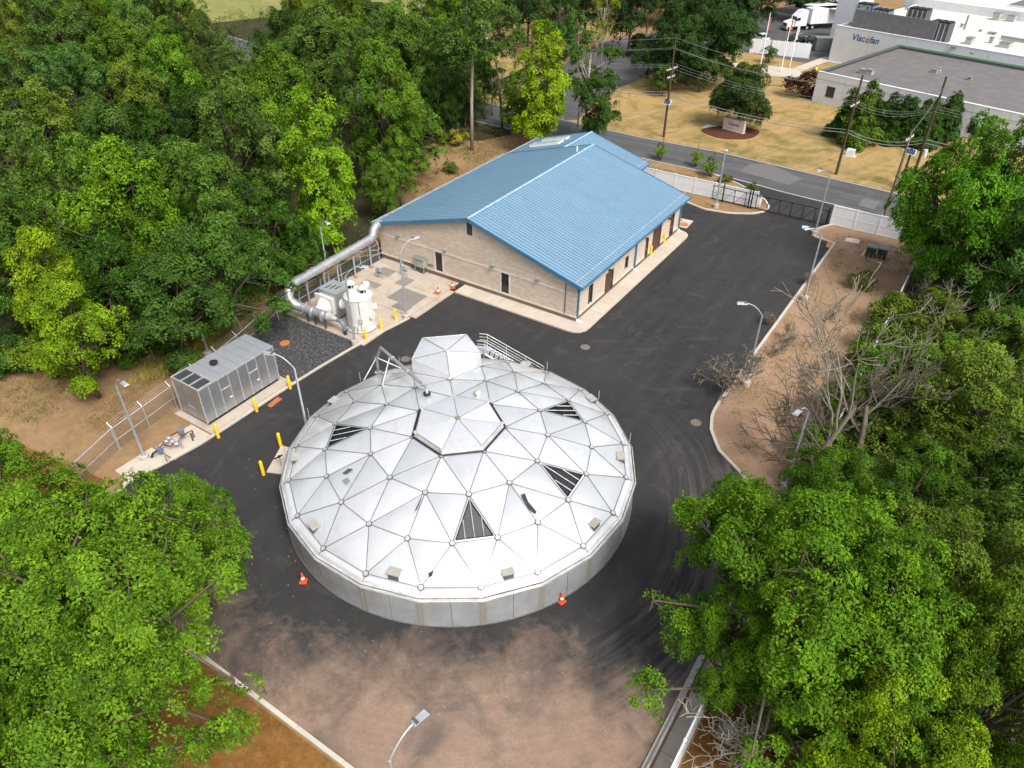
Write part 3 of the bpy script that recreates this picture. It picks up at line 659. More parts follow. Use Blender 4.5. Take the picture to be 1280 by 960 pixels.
mk('hub', MB().tube([hc, hc+[0, 0, .08]], .16, 10), M['hub'], tank)
# little vent boxes on the dome
for px, py in [(371, 575), (393, 660), (493.6, 718.8), (634.5, 718), (742, 657), (775.5, 573.8), (738.7, 501.3), (657, 458.6), (418, 503.8)]:
    p = dhit(px, py)
    if p is None: continue
    a = math.atan2(p[1]-TC[1], p[0]-TC[0]); e = np.array([math.cos(a), math.sin(a), 0]); f_ = np.array([-e[1], e[0], 0])
    q = p-np.array([0, 0, .15]); vb = mk('vent_box', MB().obox(q, e, f_, -.22, .22, -.30, .30, 0, .40), M['grille'], tank)
    mk('vent_lid', MB().obox(q, e, f_, -.27, .27, -.35, .35, .40, .46), M['beige'], vb)
# torn tape patches and tar streaks
def patch(pts, mat=M['tape'], nm='tar_patch', lift=.085):
    P = [dhit(*p)+np.array([0, 0, lift]) for p in pts]; n = len(P)
    mk(nm, MB().add(P, [tuple(range(n))[::-1]] if n < 4 else [tuple(range(n))[::-1]]), mat, tank)
patch([(651, 620), (656, 618), (660, 628), (671, 641), (669, 644), (661, 637)])
patch([(428, 594), (436, 588), (442, 589), (433, 596)], M['grille'], lift=.16); patch([(428, 604), (434, 599), (438, 603), (433, 608)], M['patch'], lift=.16); patch([(524, 629), (527, 622), (529, 615), (526, 628), (522, 638), (518, 642)], M['grille'], lift=.12)
patch([(650, 670), (656, 669), (661, 674), (658, 679), (655, 673)], M['patch'])
patch([(535, 718), (542, 714), (540, 721), (537, 723)])
# small rods standing round the rim
for px, py, h in ((365, 570, .9), (387, 523, .9), (450, 476, .8), (533, 434, 1.2), (514.5, 444, 1.), (684, 463, .8), (750, 499, .8), (786, 553, .8), (576, 418, 1.), (484, 434, .9)):
    p = G(px, py, ZR); a = math.atan2(p[1]-TC[1], p[0]-TC[0]); p = TC+np.array([(RR+.1)*math.cos(a), (RR+.1)*math.sin(a), ZR])
    mk('rim_rod', MB().tube([p, p+[0, 0, h]], .022, 5), M['steel'], tank)
# vent pipe on the dome, foot on the dome, apex above the rim
f1 = dhit(534, 496); r0 = dhit(473, 466) if dhit(473, 466) is not None else G(473, 466, ZR)
p1 = np.array([r0[0], r0[1], zat(r0[0], r0[1], 447)]); dd_ = f1-r0; m_ = r0+dd_*.13; p2 = np.array([m_[0], m_[1], zat(m_[0], m_[1], 434.5)])
g1 = dhit(532, 488); p3 = np.array([f1[0], f1[1], f1[2]+.75]); p3b = p3+(p2-p3)*.07
mk('vent_pipe', MB().tube([r0-[0, 0, .05], r0+(p1-r0)*.5, p1, p2, p2+(p3-p2)*.03, p3b, p3b*.4+p3*.6, p3, f1+[0, 0, .1]], .115, 12), M['duct'], tank, 1)
for q in (p1, p2+(p3-p2)*.28, p2+(p3-p2)*.62, p3b): mk('pipe_collar', MB().tube([q-(p3-p2)*.008, q+(p3-p2)*.008], .15, 12), M['steel'], tank)
mk('vent_foot', MB().lathe(f1-[0, 0, .1], [(.27, 0), (.27, .25), (.15, .27)], 14), M['hub'], tank)
mk('vent_flange', MB().lathe(f1+[0, 0, .2], [(.24, 0), (.24, .12)], 14), M['black'], tank)
mk('vent_foot', MB().lathe(r0-[0, 0, .1], [(.26, 0), (.26, .18)], 12), M['hub'], tank)
qm = p2+(p3-p2)*.22
for top_, px, py in ((p1, 454.4, 476), (qm, 478, 482), (p1, 501, 460)):
    b = dhit(px, py); b = b if b is not None else G(px, py, ZR)
    mk('pipe_brace', MB().tube([top_, b], .045, 6), M['rim'], tank)
v1 = dhit(597, 496)
mk('roof_vent', MB().lathe(v1-[0, 0, .1], [(.17, 0), (.17, .33), (.23, .34), (.23, .5), (.19, .56), (.02, .6)], 14), M['rim'], tank, 1)
# stair behind the dome
S0 = G(596, 426, 3.6); dirs = np.array([math.cos(math.radians(-9)), math.sin(math.radians(-9)), 0]); run = 4.4
sd_ = np.array([-dirs[1], dirs[0], 0])
stair = thing('access_stair', 'light metal stair with pipe handrails climbing to the hood behind the dome', 'stair', (S0[0], S0[1], 0))
for side in (0, 1.0):
    for hgt, r in ((0, .03), (-.28, .022), (-.55, .022)):
        a = S0+sd_*side+[0, 0, hgt]; b = a+dirs*.6; c = b+dirs*run-[0, 0, 2.5]
        mk('handrail' if hgt == 0 else 'midrail', MB().tube([a, b, c], r, 6), M['rim'], stair)
    for k in range(4):
        b = S0+sd_*side+dirs*(.6+run*k/3)-[0, 0, 2.5*k/3]; mk('rail_post', MB().tube([b, b-[0, 0, 1.05]], .025, 5), M['rim'], stair)
    a = S0+sd_*side+dirs*.6-[0, 0, 1.15]
    mk('stringer', MB().tube([a, a+dirs*run-[0, 0, 2.5]], .06, 4), M['steel'], stair)
for k in range(13):
    b = S0+dirs*(.6+run*k/13)-[0, 0, 1.12+2.5*k/13]; mk('tread', MB().obox(b, dirs, sd_, 0, .28, 0, 1.0, -.03, 0), M['steel'], stair)
mk('landing', MB().obox(S0, dirs, sd_, -1.6, .6, 0, 1.0, -1.15, -1.1), M['steel'], stair)
for a_, b_ in ((-1.5, .05), (-1.5, .95), (.5, .05), (.5, .95)):
    q = S0+dirs*a_+sd_*b_; mk('leg', MB().tube([(q[0], q[1], 0), (q[0], q[1], 2.45)], .05, 6), M['steel'], stair)

# ================================================================== THE BLUE-ROOFED BUILDING
bld = thing('utility_building', 'tan block building with a broad blue standing-seam gable roof beside the asphalt lot', 'building', U(-11, 11))
W_, L_ = 22.1, 22.1; ZE, ZP = 3.75, 7.05
def slope_z(u, drop=.16):  # underside of the roof
    return ZP-abs(u+11.05)*(ZP-ZE)/11.65-drop
def gable(v0, v1, z0, mat_, name, us_=None, th=.25):
    us_ = us_ or [-W_, -11.05, 0]
    vs = []
    for v in (v0, v1):
        for u in us_: vs.append(U(u, v, z0))
        for u in us_[::-1]: vs.append(U(u, v, slope_z(u)))
    n = 2*len(us_); fs = [tuple(range(n)), tuple(range(n, 2*n))[::-1]]+[(i, n+i, n+(i+1) % n, (i+1) % n) for i in range(n)]
    return mk(name, MB().add(vs, fs), mat_, bld)
def wall_holes(name, axis, c0, c1, z0, z1, a0, a1, holes, mat_):
    """wall split round rectangular openings. axis 'u': runs along u at v in c0..c1; 'v': along v at u in c0..c1"""
    mb = MB(); cuts = sorted(set([a0, a1]+[h[0] for h in holes]+[h[1] for h in holes]))
    for p, q in zip(cuts[:-1], cuts[1:]):
        hs_ = [h for h in holes if h[0] <= p+1e-6 and h[1] >= q-1e-6]
        zs = [z0, z1]
        segs = [(z0, z1)] if not hs_ else [(z0, max(z0, hs_[0][2])), (min(z1, hs_[0][3]), z1)]
        for za, zb_ in segs:
            if zb_-za > .01:
                if axis == 'u': mb.ub(p, q, c0, c1, za, zb_)
                else: mb.ub(c0, c1, p, q, za, zb_)
    if name.startswith(('cream', 'side_plinth')) and len(mb.v) > 8:
        for i in range(0, len(mb.v), 8): o = mk(name, MB().add(mb.v[i:i+8], [(3, 2, 1, 0), (4, 5, 6, 7), (0, 1, 5, 4), (1, 2, 6, 5), (2, 3, 7, 6), (3, 0, 4, 7)]), mat_, bld)
        return o
    return mk(name, mb, mat_, bld)
ZD, ZB0, ZB1 = .48, 2.62, 2.80
# windows/doors in the gable wall (v = 0): u0,u1,z0,z1
gw = [(-9.62, -8.72, .62, 2.62), (-16.75, -15.75, .62, 2.62)]
def u_at(px, z, v=0):   # u of a pixel on the gable wall
    best = None
    for u in np.linspace(-22.1, 0, 2211):
        x, y = PJ(U(u, v, z))
        if best is None or abs(x-px) < best[0]: best = (abs(x-px), u)
    return best[1]
def v_at(px, z, u=0):
    best = None
    for v in np.linspace(0, 22.1, 2211):
        x, y = PJ(U(u, v, z))
        if best is None or abs(x-px) < best[0]: best = (abs(x-px), v)
    return best[1]
gw = [(u_at(544.4, 1.6), u_at(553, 1.6), .60, ZB0), (u_at(626.6, 1.6), u_at(636, 1.6), .60, ZB0)]
sw = [(v_at(735, 1.6), v_at(741, 1.6), .60, ZB0), (v_at(755.5, 1.1), v_at(766.5, 1.1), .15, 2.3), (v_at(780.5, 1.5), v_at(785.5, 1.5), 1.0, 2.3),
      (v_at(805.5, 1.1), v_at(810, 1.1), .15, 2.3), (v_at(814.5, 1.3), v_at(826, 1.3), .15, 2.75), (v_at(836.5, 1.3), v_at(842, 1.3), .15, 2.75)]
wall_holes('gable_wall', 'u', 0, .25, ZD+.14, 3.5, -W_, -.02, gw, M['brick_g'])
us_ = [-W_, -11.05, 0]
vs = []
for v in (.0, .25):
    for u, z in ((-W_, 3.5), (-W_, slope_z(-W_)), (-11.05, slope_z(-11.05)), (0, slope_z(0)), (0, 3.5)): vs.append(U(u, v, z))
mk('gable_wall', MB().add(vs, [(0, 1, 2, 3, 4)[::-1], (5, 6, 7, 8, 9)]+[(i, (i+1) % 5, 5+(i+1) % 5, 5+i) for i in range(5)]), M['brick_g'], bld)
wall_holes('gable_plinth', 'u', -.035, .25, 0, ZD, -W_-.03, .035, [], M['dark_g'])
wall_holes('cream_course', 'u', -.055, .25, ZD, ZD+.14, -W_-.05, .055, [], M['band'])
wall_holes('cream_belt', 'u', -.03, .02, ZB0+.001, ZB1, -W_-.03, .03, [], M['band'])
wall_holes('side_wall', 'v', -.25, 0, ZD+.14, 3.6, .252, L_, [(a, b, z0, z1) for a, b, z0, z1 in sw], M['brick_s'])
wall_holes('side_plinth', 'v', -.25, .035, 0, ZD, .252, L_, [(a, b, z0, z1) for a, b, z0, z1 in sw if z0 < .3], M['dark_s'])
wall_holes('cream_course', 'v', -.25, .055, ZD, ZD+.14, .252, L_, [(a, b, z0, z1) for a, b, z0, z1 in sw if z0 < .3], M['band'])
wall_holes('cream_belt', 'v', -.02, .03, ZB0+.001, ZB1, .022, L_, [(a, b, z0, z1) for a, b, z0, z1 in sw if z1 > 2.7], M['band'])
mk('back_wall', MB().ub(-W_, -.26, L_-.25, L_, 0, 3.6), M['brick_g'], bld); mk('left_wall', MB().ub(-W_, -W_+.25, .26, L_-.26, 0, 3.6), M['brick_s'], bld)
gable(L_-.26, L_-.01, 3.6, M['brick_g'], 'back_gable')
# openings
for i, (a, b, z0, z1) in enumerate(gw):
    f = mk('window', MB().ub(a, b, .10, .14, z0, z1), M['glass'], bld)
    m = (a+b)/2
    for s_ in ((a, a+.05, z0, z1), (b-.05, b, z0, z1), (a, b, z1-.06, z1), (a, b, z0, z0+.06), (m-.025, m+.025, z0, z1), (a, b, z1-.5, z1-.46)): mk('mullion', MB().ub(s_[0], s_[1], .06, .10, s_[2], s_[3]), M['frame'], f)
    for s_ in ((a-.16, a, z0-.02, z1), (b, b+.16, z0-.02, z1)): mk('surround', MB().ub(s_[0], s_[1], -.02, .1, s_[2], s_[3]), M['trimw'], f)
a, b = u_at(583.5, 5.9), u_at(590.5, 5.9)
f = mk('louvre_window', MB().ub(a, b, -.012, .0, 5.35, 6.5), M['grille'], bld)
mk('surround', MB().ub(a-.1, a, -.03, .0, 5.3, 6.55), M['trimw'], f); mk('surround', MB().ub(b, b+.1, -.03, .0, 5.3, 6.3), M['trimw'], f)
for k in range(8): mk('slat', MB().ub(a, b, -.04, -.012, 5.4+k*.13, 5.45+k*.13), M['frame'], f)
for i, (a, b, z0, z1) in enumerate(sw):
    mt = M['glass'] if i in (0, 2) else M['brown']; nm = 'window' if i in (0, 2) else ('roll_up_door' if i == 4 else 'door')
    f = mk(nm, MB().ub(-.16, -.12, a, b, z0, z1), mt, bld)
    for s_ in ((a-.12, a, z0, z1), (b, b+.12, z0, z1)): mk('surround', MB().ub(-.1, .025, s_[0], s_[1], s_[2], s_[3]), M['trimw'], f)
    for s_ in ((a, a+.06), (b-.06, b)): mk('frame', MB().ub(-.12, -.05, s_[0], s_[1], z0, z1), M['frame'], f)
    if nm == 'roll_up_door':
        for k in range(7): mk('door_slat', MB().ub(-.12, -.10, a+.06, b-.06, z0+.03+k*.36, z0+.33+k*.36), M['brown'], f)
    elif nm == 'door': mk('handle', MB().ub(-.12, -.06, b-.25, b-.15, 1.05, 1.1), M['steel'], f)
    else: mk('mullion', MB().ub(-.12, -.08, (a+b)/2-.025, (a+b)/2+.025, z0, z1), M['frame'], f)
# wall lamps, meter boxes, downpipes
for px, py, z in ((498.5, 290.5, 3.05), (557, 310.5, 3.05), (617, 329, 3.05), (673, 347, 3.05)):
    u = u_at(px, z); lf = mk('wall_lamp', MB().ub(u-.13, u+.13, -.24, .0, z+.08, z+.18), M['steel'], bld); mk('shade', MB().ub(u-.14, u+.14, -.30, -.02, z-.02, z+.08), M['greybox'], lf)
for px, z in ((761, 2.5), (807.5, 2.5), (836, 2.55)):
    v = v_at(px, z); mk('wall_lamp', MB().ub(.03, .25, v-.12, v+.12, z, z+.14), M['frame'], bld)
for (u0, v0) in ((.12, .12), (.12, v_at(793, 1.5)), (.12, L_-.15)):
    dp = mk('downpipe', MB().ub(u0-.06, u0+.07, v0-.06, v0+.06, .38, 3.55), M['roofdark'], bld)
    mk('boot', MB().ub(u0-.10, u0+.12, v0-.10, v0+.10, .15, .38), M['white'], dp); mk('spout', MB().ub(u0+.02, u0+.42, v0-.09, v0+.09, .15, .22), M['white'], dp)
u = u_at(707, 2); mk('conduit', MB().ub(u-.03, u+.03, -.07, -.035, ZD+.15, 3.9), M['grille'], bld)
u = u_at(526, 1.0)
mk('downspout_pipe', MB().tube([U(u_at(506, .6), -.3, 0.1), U(u_at(506, .6), -.3, 1.3)], .03, 6), M['steel'], bld)
# roof: ribbed panels one by one
def roof_slopes(uL, uP, uR, v0, v1, ze, zp, skip=()):
    cv = [U(u, v, z) for v in (v0+.01, v1-.01) for u, z in ((uL, ze-.05), (uP, zp-.05), (uR, ze-.05), (uR, ze-.13), (uP, zp-.13), (uL, ze-.13))]
    rf = mk('roof', MB().add(cv, [(0, 1, 7, 6), (1, 2, 8, 7), (2, 3, 9, 8), (3, 4, 10, 9), (4, 5, 11, 10), (5, 0, 6, 11)]), M['roofdark'], bld)
    n = round((v1-v0)/.405); wv = (v1-v0)/n
    for side, ue in ((0, uL), (1, uR)):
        base = None
        e = np.array(U(ue, v0, ze)); t = np.array(U(uP, v0, zp)); sl_ = t-e; L = np.linalg.norm(sl_); sdir = sl_/L; nn = np.cross(EV, sdir)
        if nn[2] < 0: nn = -nn
        prof = [(.0, -.075), (.02, .05), (.065, .05), (.085, -.075), (.155, -.075), (.165, 0), (wv-.03, 0), (wv-.001, -.055)]
        vs = []
        for q in (0, L):
            for a, h in prof: vs.append(sdir*q+EV*a+nn*h)
        m = len(prof); fs = [(i, i+1, m+i+1, m+i) if side == 1 else (i, m+i, m+i+1, i+1) for i in range(m-1)]
        me = bpy.data.meshes.new('roof_panel'); me.from_pydata([tuple(v) for v in vs], [], fs); me.materials.append(M['roof'])
        for k in range(n):
            o = bpy.data.objects.new('roof_panel', me); COL.objects.link(o); o.parent = rf
            o.location = tuple(e+EV*k*wv-np.array(bld.location))
        # snow guard rail near the eave
        if side == 1 or True:
            p = e+sl_*.055+nn*.12; q = p+EV*(v1-v0); mk('snow_rail', MB().tube([p, q], .028, 5), M['rim'], rf)
        g0 = e+nn*.0; mk('gutter', MB().add([g0+EU*(.0), g0+EU*(.12 if side else -.12), g0+EU*(.12 if side else -.12)-[0, 0, .18], g0-[0, 0, .18]]+[x+EV*(v1-v0) for x in (g0, g0+EU*(.12 if side else -.12), g0+EU*(.12 if side else -.12)-[0, 0, .18], g0-[0, 0, .18])], [(0, 1, 5, 4), (1, 2, 6, 5), (2, 3, 7, 6), (0, 3, 2, 1), (4, 5, 6, 7)]), M['roofdark'] if side else M['rim'], rf)
        for vv, sg in ((v0, -1), (v1, 1)):     # barge boards on the verge
            a = np.array(U(ue, vv, ze))+nn*.065; b = np.array(U(uP, vv, zp))+nn*.065; o_ = EV*sg*.06
            mk('barge_board', MB().add([a, b, b-[0, 0, .36], a-[0, 0, .36], a+o_, b+o_, b+o_-[0, 0, .36], a+o_-[0, 0, .36]], [(0, 1, 5, 4), (4, 5, 6, 7), (3, 7, 6, 2), (0, 4, 7, 3), (0, 3, 2, 1), (1, 2, 6, 5)]), M['roofdark'], rf)
    p, q = np.array(U(uP, v0-.05, zp)), np.array(U(uP, v1+.05, zp)); sR, sLf = (ze-zp)/(uR-uP), (ze-zp)/(uP-uL)
    wd = .17
    mk('ridge_cap', MB().add([p-EU*wd+[0, 0, .075+sLf*wd], p+[0, 0, .10], p+EU*wd+[0, 0, .075+sR*wd], q-EU*wd+[0, 0, .075+sLf*wd], q+[0, 0, .10], q+EU*wd+[0, 0, .075+sR*wd]], [(0, 1, 4, 3), (1, 2, 5, 4)]), M['ridge'], rf)
    return rf
rf1 = roof_slopes(-22.75, -11.05, .6, -.35, 22.75, ZE, ZP)
rf2 = roof_slopes(-22.75, -15.0, -7.25, 22.85, 29.8, 3.6, 5.82)
mk('rear_wall', MB().ub(-W_, -7.8, L_+.02, 29.3, 0, 3.45), M['brick_s'], bld)
mk('roof_pipe', MB().tube([U(-11.6, 20.1, 6.9), U(-11.6, 20.1, 7.5)], .08, 8), M['white'], bld)
# two translucent roof lights on the rear roof's left slope
def on_slope2(px, py):
    for z in np.arange(3.6, 5.9, .01):
        P = G(px, py, z); u, v = UV(P)
        if z >= 5.82-(-15.0-u)*(2.22/7.75): return u, v
    return UV(G(px, py, 5))
for (px0, py0), (px1, py1) in (((677, 178.5), (712, 172.5)), ((662, 184.5), (698, 180.5))):
    u0, v0 = on_slope2(px0, py0); u1, v1 = on_slope2(px1, py1); u0, u1 = min(u0, u1), max(u0, u1); v0, v1 = min(v0, v1), max(v0, v1)
    if v1-v0 < .8: v1 = v0+1.2
    if u1-u0 < 1: u0 = u1-2.6
    zf = lambda u: 5.82-(-15.0-u)*(2.22/7.75)
    vs = [U(u0, v0, zf(u0)+.02), U(u1, v0, zf(u1)+.02), U(u1, v1, zf(u1)+.02), U(u0, v1, zf(u0)+.02)]; vs += [p+np.array([0, 0, .28]) for p in vs]
    s1 = mk('roof_light', MB().add(vs, [(0, 1, 5, 4), (1, 2, 6, 5), (2, 3, 7, 6), (3, 0, 4, 7)]), M['white'], rf2)
    n = 4
    for k in range(n):
        f0, f1_ = k/n+.02, (k+1)/n-.02; q = [vs[4]+(vs[5]-vs[4])*f0, vs[4]+(vs[5]-vs[4])*f1_, vs[7]+(vs[6]-vs[7])*f1_, vs[7]+(vs[6]-vs[7])*f0]
        # panes
        bpy_o = mk('pane_'[:-1], MB().add([p+np.array([0, 0, .01]) for p in q], [(0, 1, 2, 3)]), M['skyl'], rf2)

# ================================================================== EQUIPMENT
# generator
gen = thing('generator_housing', 'long grey steel generator housing with seamed side panels on a concrete pad', 'generator', U(-16.25, -23.45))
gu0, gu1, gv0, gv1, gz0, gz1 = -17.68, -14.8, -26.75, -20.1, .32, 3.32
mk('skid', MB().ub(gu0+.1, gu1-.06, gv0+.1, gv1-.1, .13, gz0), M['skid'], gen)
mk('core', MB().ub(gu0+.06, gu1-.06, gv0+.06, gv1-.06, gz0, gz1-.08), M['grille'], gen)
vg = np.linspace(gv0, gv1, 9)
for k in range(8):
    for (a, b, nm) in ((gu1-.06, gu1, 's'), (gu0, gu0+.06, 's')):
        mk('side_panel', MB().ub(a, b, vg[k]+.025, vg[k+1]-.025, gz0+.04, gz1-.07), M['gen'], gen)
for k in range(1, 8): mk('seam_strip', MB().ub(gu1, gu1+.018, vg[k]-.03, vg[k]+.03, gz0+.04, gz1-.07), M['hub'], gen)
ug3 = np.linspace(gu0, gu1, 4)
for k in range(3):
    for (a, b) in ((gv0, gv0+.06), (gv1-.06, gv1)): mk('end_panel', MB().ub(ug3[k]+.015, ug3[k+1]-.015, a, b, gz0+.04, gz1-.07), M['gen'], gen)
mk('end_latch', MB().ub(ug3[1]+.1, ug3[2]-.05, gv0-.02, gv0, 1.25, 1.32), M['hub'], gen)
for k in (2, 5):                                   # doors with kick panels
    d = mk('door', MB().ub(gu1, gu1+.035, vg[k]+.06, vg[k+1]-.06, gz0+.10, 2.15), M['gen'], gen)
    mk('handle', MB().ub(gu1+.035, gu1+.09, vg[k+1]-.28, vg[k+1]-.10, 1.3, 1.36), M['white'], d)
    mk('transom', MB().ub(gu1, gu1+.045, vg[k], vg[k+1], 2.18, 2.26), M['hub'], gen)
# roof
vr = np.linspace(gv0+1.3, gv1, 8)
for k in range(7): mk('roof_panel', MB().ub(gu0-.02, gu1+.03, vr[k]+.012, vr[k+1]-.012, gz1-.07, gz1+.02), M['gentop'], gen)
mk('roof_frame', MB().ub(gu0-.02, gu1+.03, gv0-.03, gv0+.05, gz1-.07, gz1+.03).ub(gu0-.02, gu1+.03, gv0+1.2, gv0+1.3, gz1-.07, gz1+.03).ub(gu0-.02, gu0+.06, gv0, gv0+1.3, gz1-.07, gz1+.028).ub(gu1-.05, gu1+.03, gv0, gv0+1.3, gz1-.07, gz1+.028).ub(ug3[1]-.04, ug3[1]+.04, gv0, gv0+1.3, gz1-.07, gz1+.026).ub(ug3[2]-.04, ug3[2]+.04, gv0, gv0+1.3, gz1-.07, gz1+.026), M['hub'], gen)
for k in range(3):
    gr = mk('roof_grille', MB().ub(ug3[k]+.04, ug3[k+1]-.04, gv0+.05, gv0+1.2, gz1-.2, gz1-.12), M['black'], gen)
    for j in range(12): mk('louvre_bar', MB().ub(ug3[k]+.04, ug3[k+1]-.04, gv0+.08+j*.094, gv0+.12+j*.094, gz1-.10, gz1-.02), M['grille'], gr)
for u_, v_ in ((gu0, gv0), (gu1, gv0), (gu0, gv1), (gu1, gv1)): mk('corner_post', MB().ub(u_-.035, u_+.035, v_-.035, v_+.035, gz0, gz1-.072), M['hub'], gen)
mk('top_rail', MB().ub(gu1+.031, gu1+.06, gv0, gv1, gz1-.12, gz1+.03), M['hub'], gen)
ex = U(-16.35, -24.1, gz1+.02); mk('exhaust_cap', MB().lathe(ex, [(.16, 0), (.16, .14), (.29, .15), (.29, .24), (.20, .27), (.20, .30), (.1, .34)], 18), M['black'], gen)

# scrubber vessel
ctr = U(-14.75, -9.4)
vc = G(455.5, 397, 0); vc = (vc+ctr)/2
c0 = G(454, 416, .1); away = np.array([c0[0], c0[1], 0]); away /= np.linalg.norm(away); VR = 1.16
vc = c0+away*VR; vc[2] = .12
VH = zat(c0[0], c0[1], 377.5)-.12
ves = thing('scrubber_vessel', 'white cylindrical scrubber vessel with domed top and two hooded vents behind yellow bollards', 'tank', vc)
body = mk('body', MB().lathe(vc, [(VR+.06, 0), (VR+.06, .06), (VR, .08), (VR, .62), (VR+.02, .63), (VR+.02, .70), (VR, .71), (VR, VH-.02), (VR+.05, VH), (VR+.05, VH+.05), (VR-.1, VH+.12), (VR-.45, VH+.38), (VR-.9, VH+.52), (.05, VH+.56)], 48), M['frp'], ves, 1)
right = np.array([1., 0, 0]); fw = np.array([0, 1., 0])
def onv(dx, dy): return vc+right*dx+fw*dy
def hatv(dx, dy, hood=True, r=.27, up=VH+.30):
    b = onv(dx, dy)+[0, 0, up]
    n1_ = mk('vent_neck', MB().lathe(b, [(r, 0), (r, .28)], 20, False), M['frp'], ves, 1)
    mk('vent_mouth', MB().lathe(b, [(r-.03, .22), (r-.03, .26)], 16), M['black'], ves)
    for k in range(4):
        a = k*math.pi/2+.6; q = b+np.array([r*.9*math.cos(a), r*.9*math.sin(a), .2]); mk('hood_leg', MB().tube([q, q+[0, 0, .48]], .035, 5), M['frp'], ves)
    mk('vent_hood', MB().lathe(b, [(r+.10, .62), (r+.10, .66), (.04, .92)], 20), M['frp'], ves)
hatv(-.62, .35, r=.30)
hatv(.50, -.30, r=.30, up=VH+.22)
hp = onv(.58, .62)+[0, 0, VH+.42]
mk('tilted_hood', MB().tube([hp, hp+np.array([.12, .05, .34]), hp+np.array([.30, -.1, .55])], [.28, .30, .05], 16), M['frp'], ves)
mk('manway', MB().lathe(onv(-.05, .2)+[0, 0, VH+.46], [(.34, 0), (.34, .07), (.30, .1), (.30, .16), (.05, .17)], 24), M['frp'], ves, 1)
def port(ang, z, r, l, mat=M['frp'], nm='manway'):
    d = np.array([math.cos(ang), math.sin(ang), 0]); p = vc+d*(VR-.05)+[0, 0, z]
    mk(nm, MB().tube([p, p+d*l*.6, p+d*(l*.6+.001), p+d*l], [r*.86, r*.86, r, r], 20), mat, ves)
port(math.radians(-28), 1.35, .34, .22); port(math.radians(12), 1.75, .34, .30); port(math.radians(-118), 1.0, .10, .12, nm='nozzle'); port(math.radians(165), 1.9, .45, .55)
a = math.radians(-80); d = np.array([math.cos(a), math.sin(a), 0])
mk('control_box', MB().obox(vc+d*(VR+.02), d, np.array([-d[1], d[0], 0]), 0, .14, -.15, .15, .95, 1.4), M['device'], ves)
mk('conduit', MB().tube([vc+d*(VR+.03)+[0, 0, .1], vc+d*(VR+.03)+[0, 0, VH-.05], vc+d*(VR-.5)+[0, 0, VH+.42]], .022, 5), M['grille'], ves)
for a in (-95, -70, -110): 
    d = np.array([math.cos(math.radians(a)), math.sin(math.radians(a)), 0]); mk('drain_pipe', MB().tube([vc+d*(VR+.12)+[0, 0, .05], vc+d*(VR+.12)+[0, 0, .45], vc+d*(VR-.02)+[0, 0, .5]], .028, 5), M['grille'], ves)
ringp = [vc+np.array([math.cos(t), math.sin(t), 0])*(VR+.22)+[0, 0, .03] for t in np.linspace(math.radians(-170), math.radians(-20), 24)]
mk('cable_loop', MB().tube(ringp, .022, 4), M['skid'], ves)
mk('valve_rack', MB().tube([onv(-VR-.12, -.55)+[0, 0, 0], onv(-VR-.12, -.55)+[0, 0, 1.]], .04, 5).tube([onv(-VR-.05, -.75)+[0, 0, .3], onv(-VR+.2, -.95)+[0, 0, .3]], .07, 6), M['device'], ves)
# steel filter cabinet with its fan cone
fa = G(397.5, 359.5, 2.5); fbx = G(449, 366, 2.5); fcx = G(415, 349, 2.5)
uA, vA = UV(fa); 
cb = thing('filter_cabinet', 'brushed steel box cabinet with three roof slots between the duct and the white vessel', 'cabinet', U(-18.4, -9.6))
cu0, cu1, cv0, cv1 = -19.3, -16.9, -10.8, -8.3
ZC = 2.6
uq, vq = UV(G(397.5, 359.8, ZC)); ur, vr_ = UV(G(424, 378, ZC)); us2, vs2 = UV(G(416, 349.2, ZC)); 
cu0, cv0 = uq, vq; cu1 = max(UV(G(421, 367.5, ZC))[0], cu0+1.5); cv1 = max(UV(G(416, 349.4, ZC))[1], cv0+1.5)
mk('cabinet_body', MB().ub(cu0, cu1, cv0, cv1, .3, ZC-.05), M['duct'], cb); mk('cabinet_roof', MB().ub(cu0-.04, cu1+.04, cv0-.04, cv1+.04, ZC-.05, ZC), M['gentop'], cb)
mk('base_frame', MB().ub(cu0+.1, cu1-.1, cv0+.1, cv1-.1, .12, .3), M['skid'], cb)
for k in range(3):
    q = cu0+.5+k*.42; r = cv0+.45+.12*k; mk('roof_slot', MB().ub(q, q+.10, r-.1, r+.6, ZC, ZC+.02), M['black'], cb)
for k in (1, 2): mk('panel_seam', MB().ub(cu0+k*.75, cu0+k*.75+.03, cv0-.015, cv0, .35, ZC-.06), M['steel'], cb)
# fan cone and square flange facing down-left of it
fl = thing('duct_transition', 'white square flange with a round cone bolted to the steel cabinet', 'duct', U(cu0+.9, cv0-.7))
fv = cv0-.38
mk('flange', MB().ub(cu0-.05, cu0+1.95, fv-.08, fv+.08, .45, 2.3), M['frp'], fl)
cc = U(cu0+.95, fv-.08, 1.3)
mk('cone', MB().tube([cc, cc-EV*.25, cc-EV*.62, cc-EV*.95], [.82, .70, .40, .33], 24), M['frp'], fl, 1)
mk('neck', MB().ub(cu0+.1, cu0+1.8, fv+.08, cv0-.002, .6, 2.15), M['frp'], fl)
# link from cabinet to vessel
lk = mk('link_duct', MB().tube([U(cu1-.02, cv0+1.3, 1.7), U(cu1+1.3, cv0+.9, 1.7)], .38, 18), M['frp']); tag(lk, 'short white round duct joining steel cabinet and white vessel', 'duct')
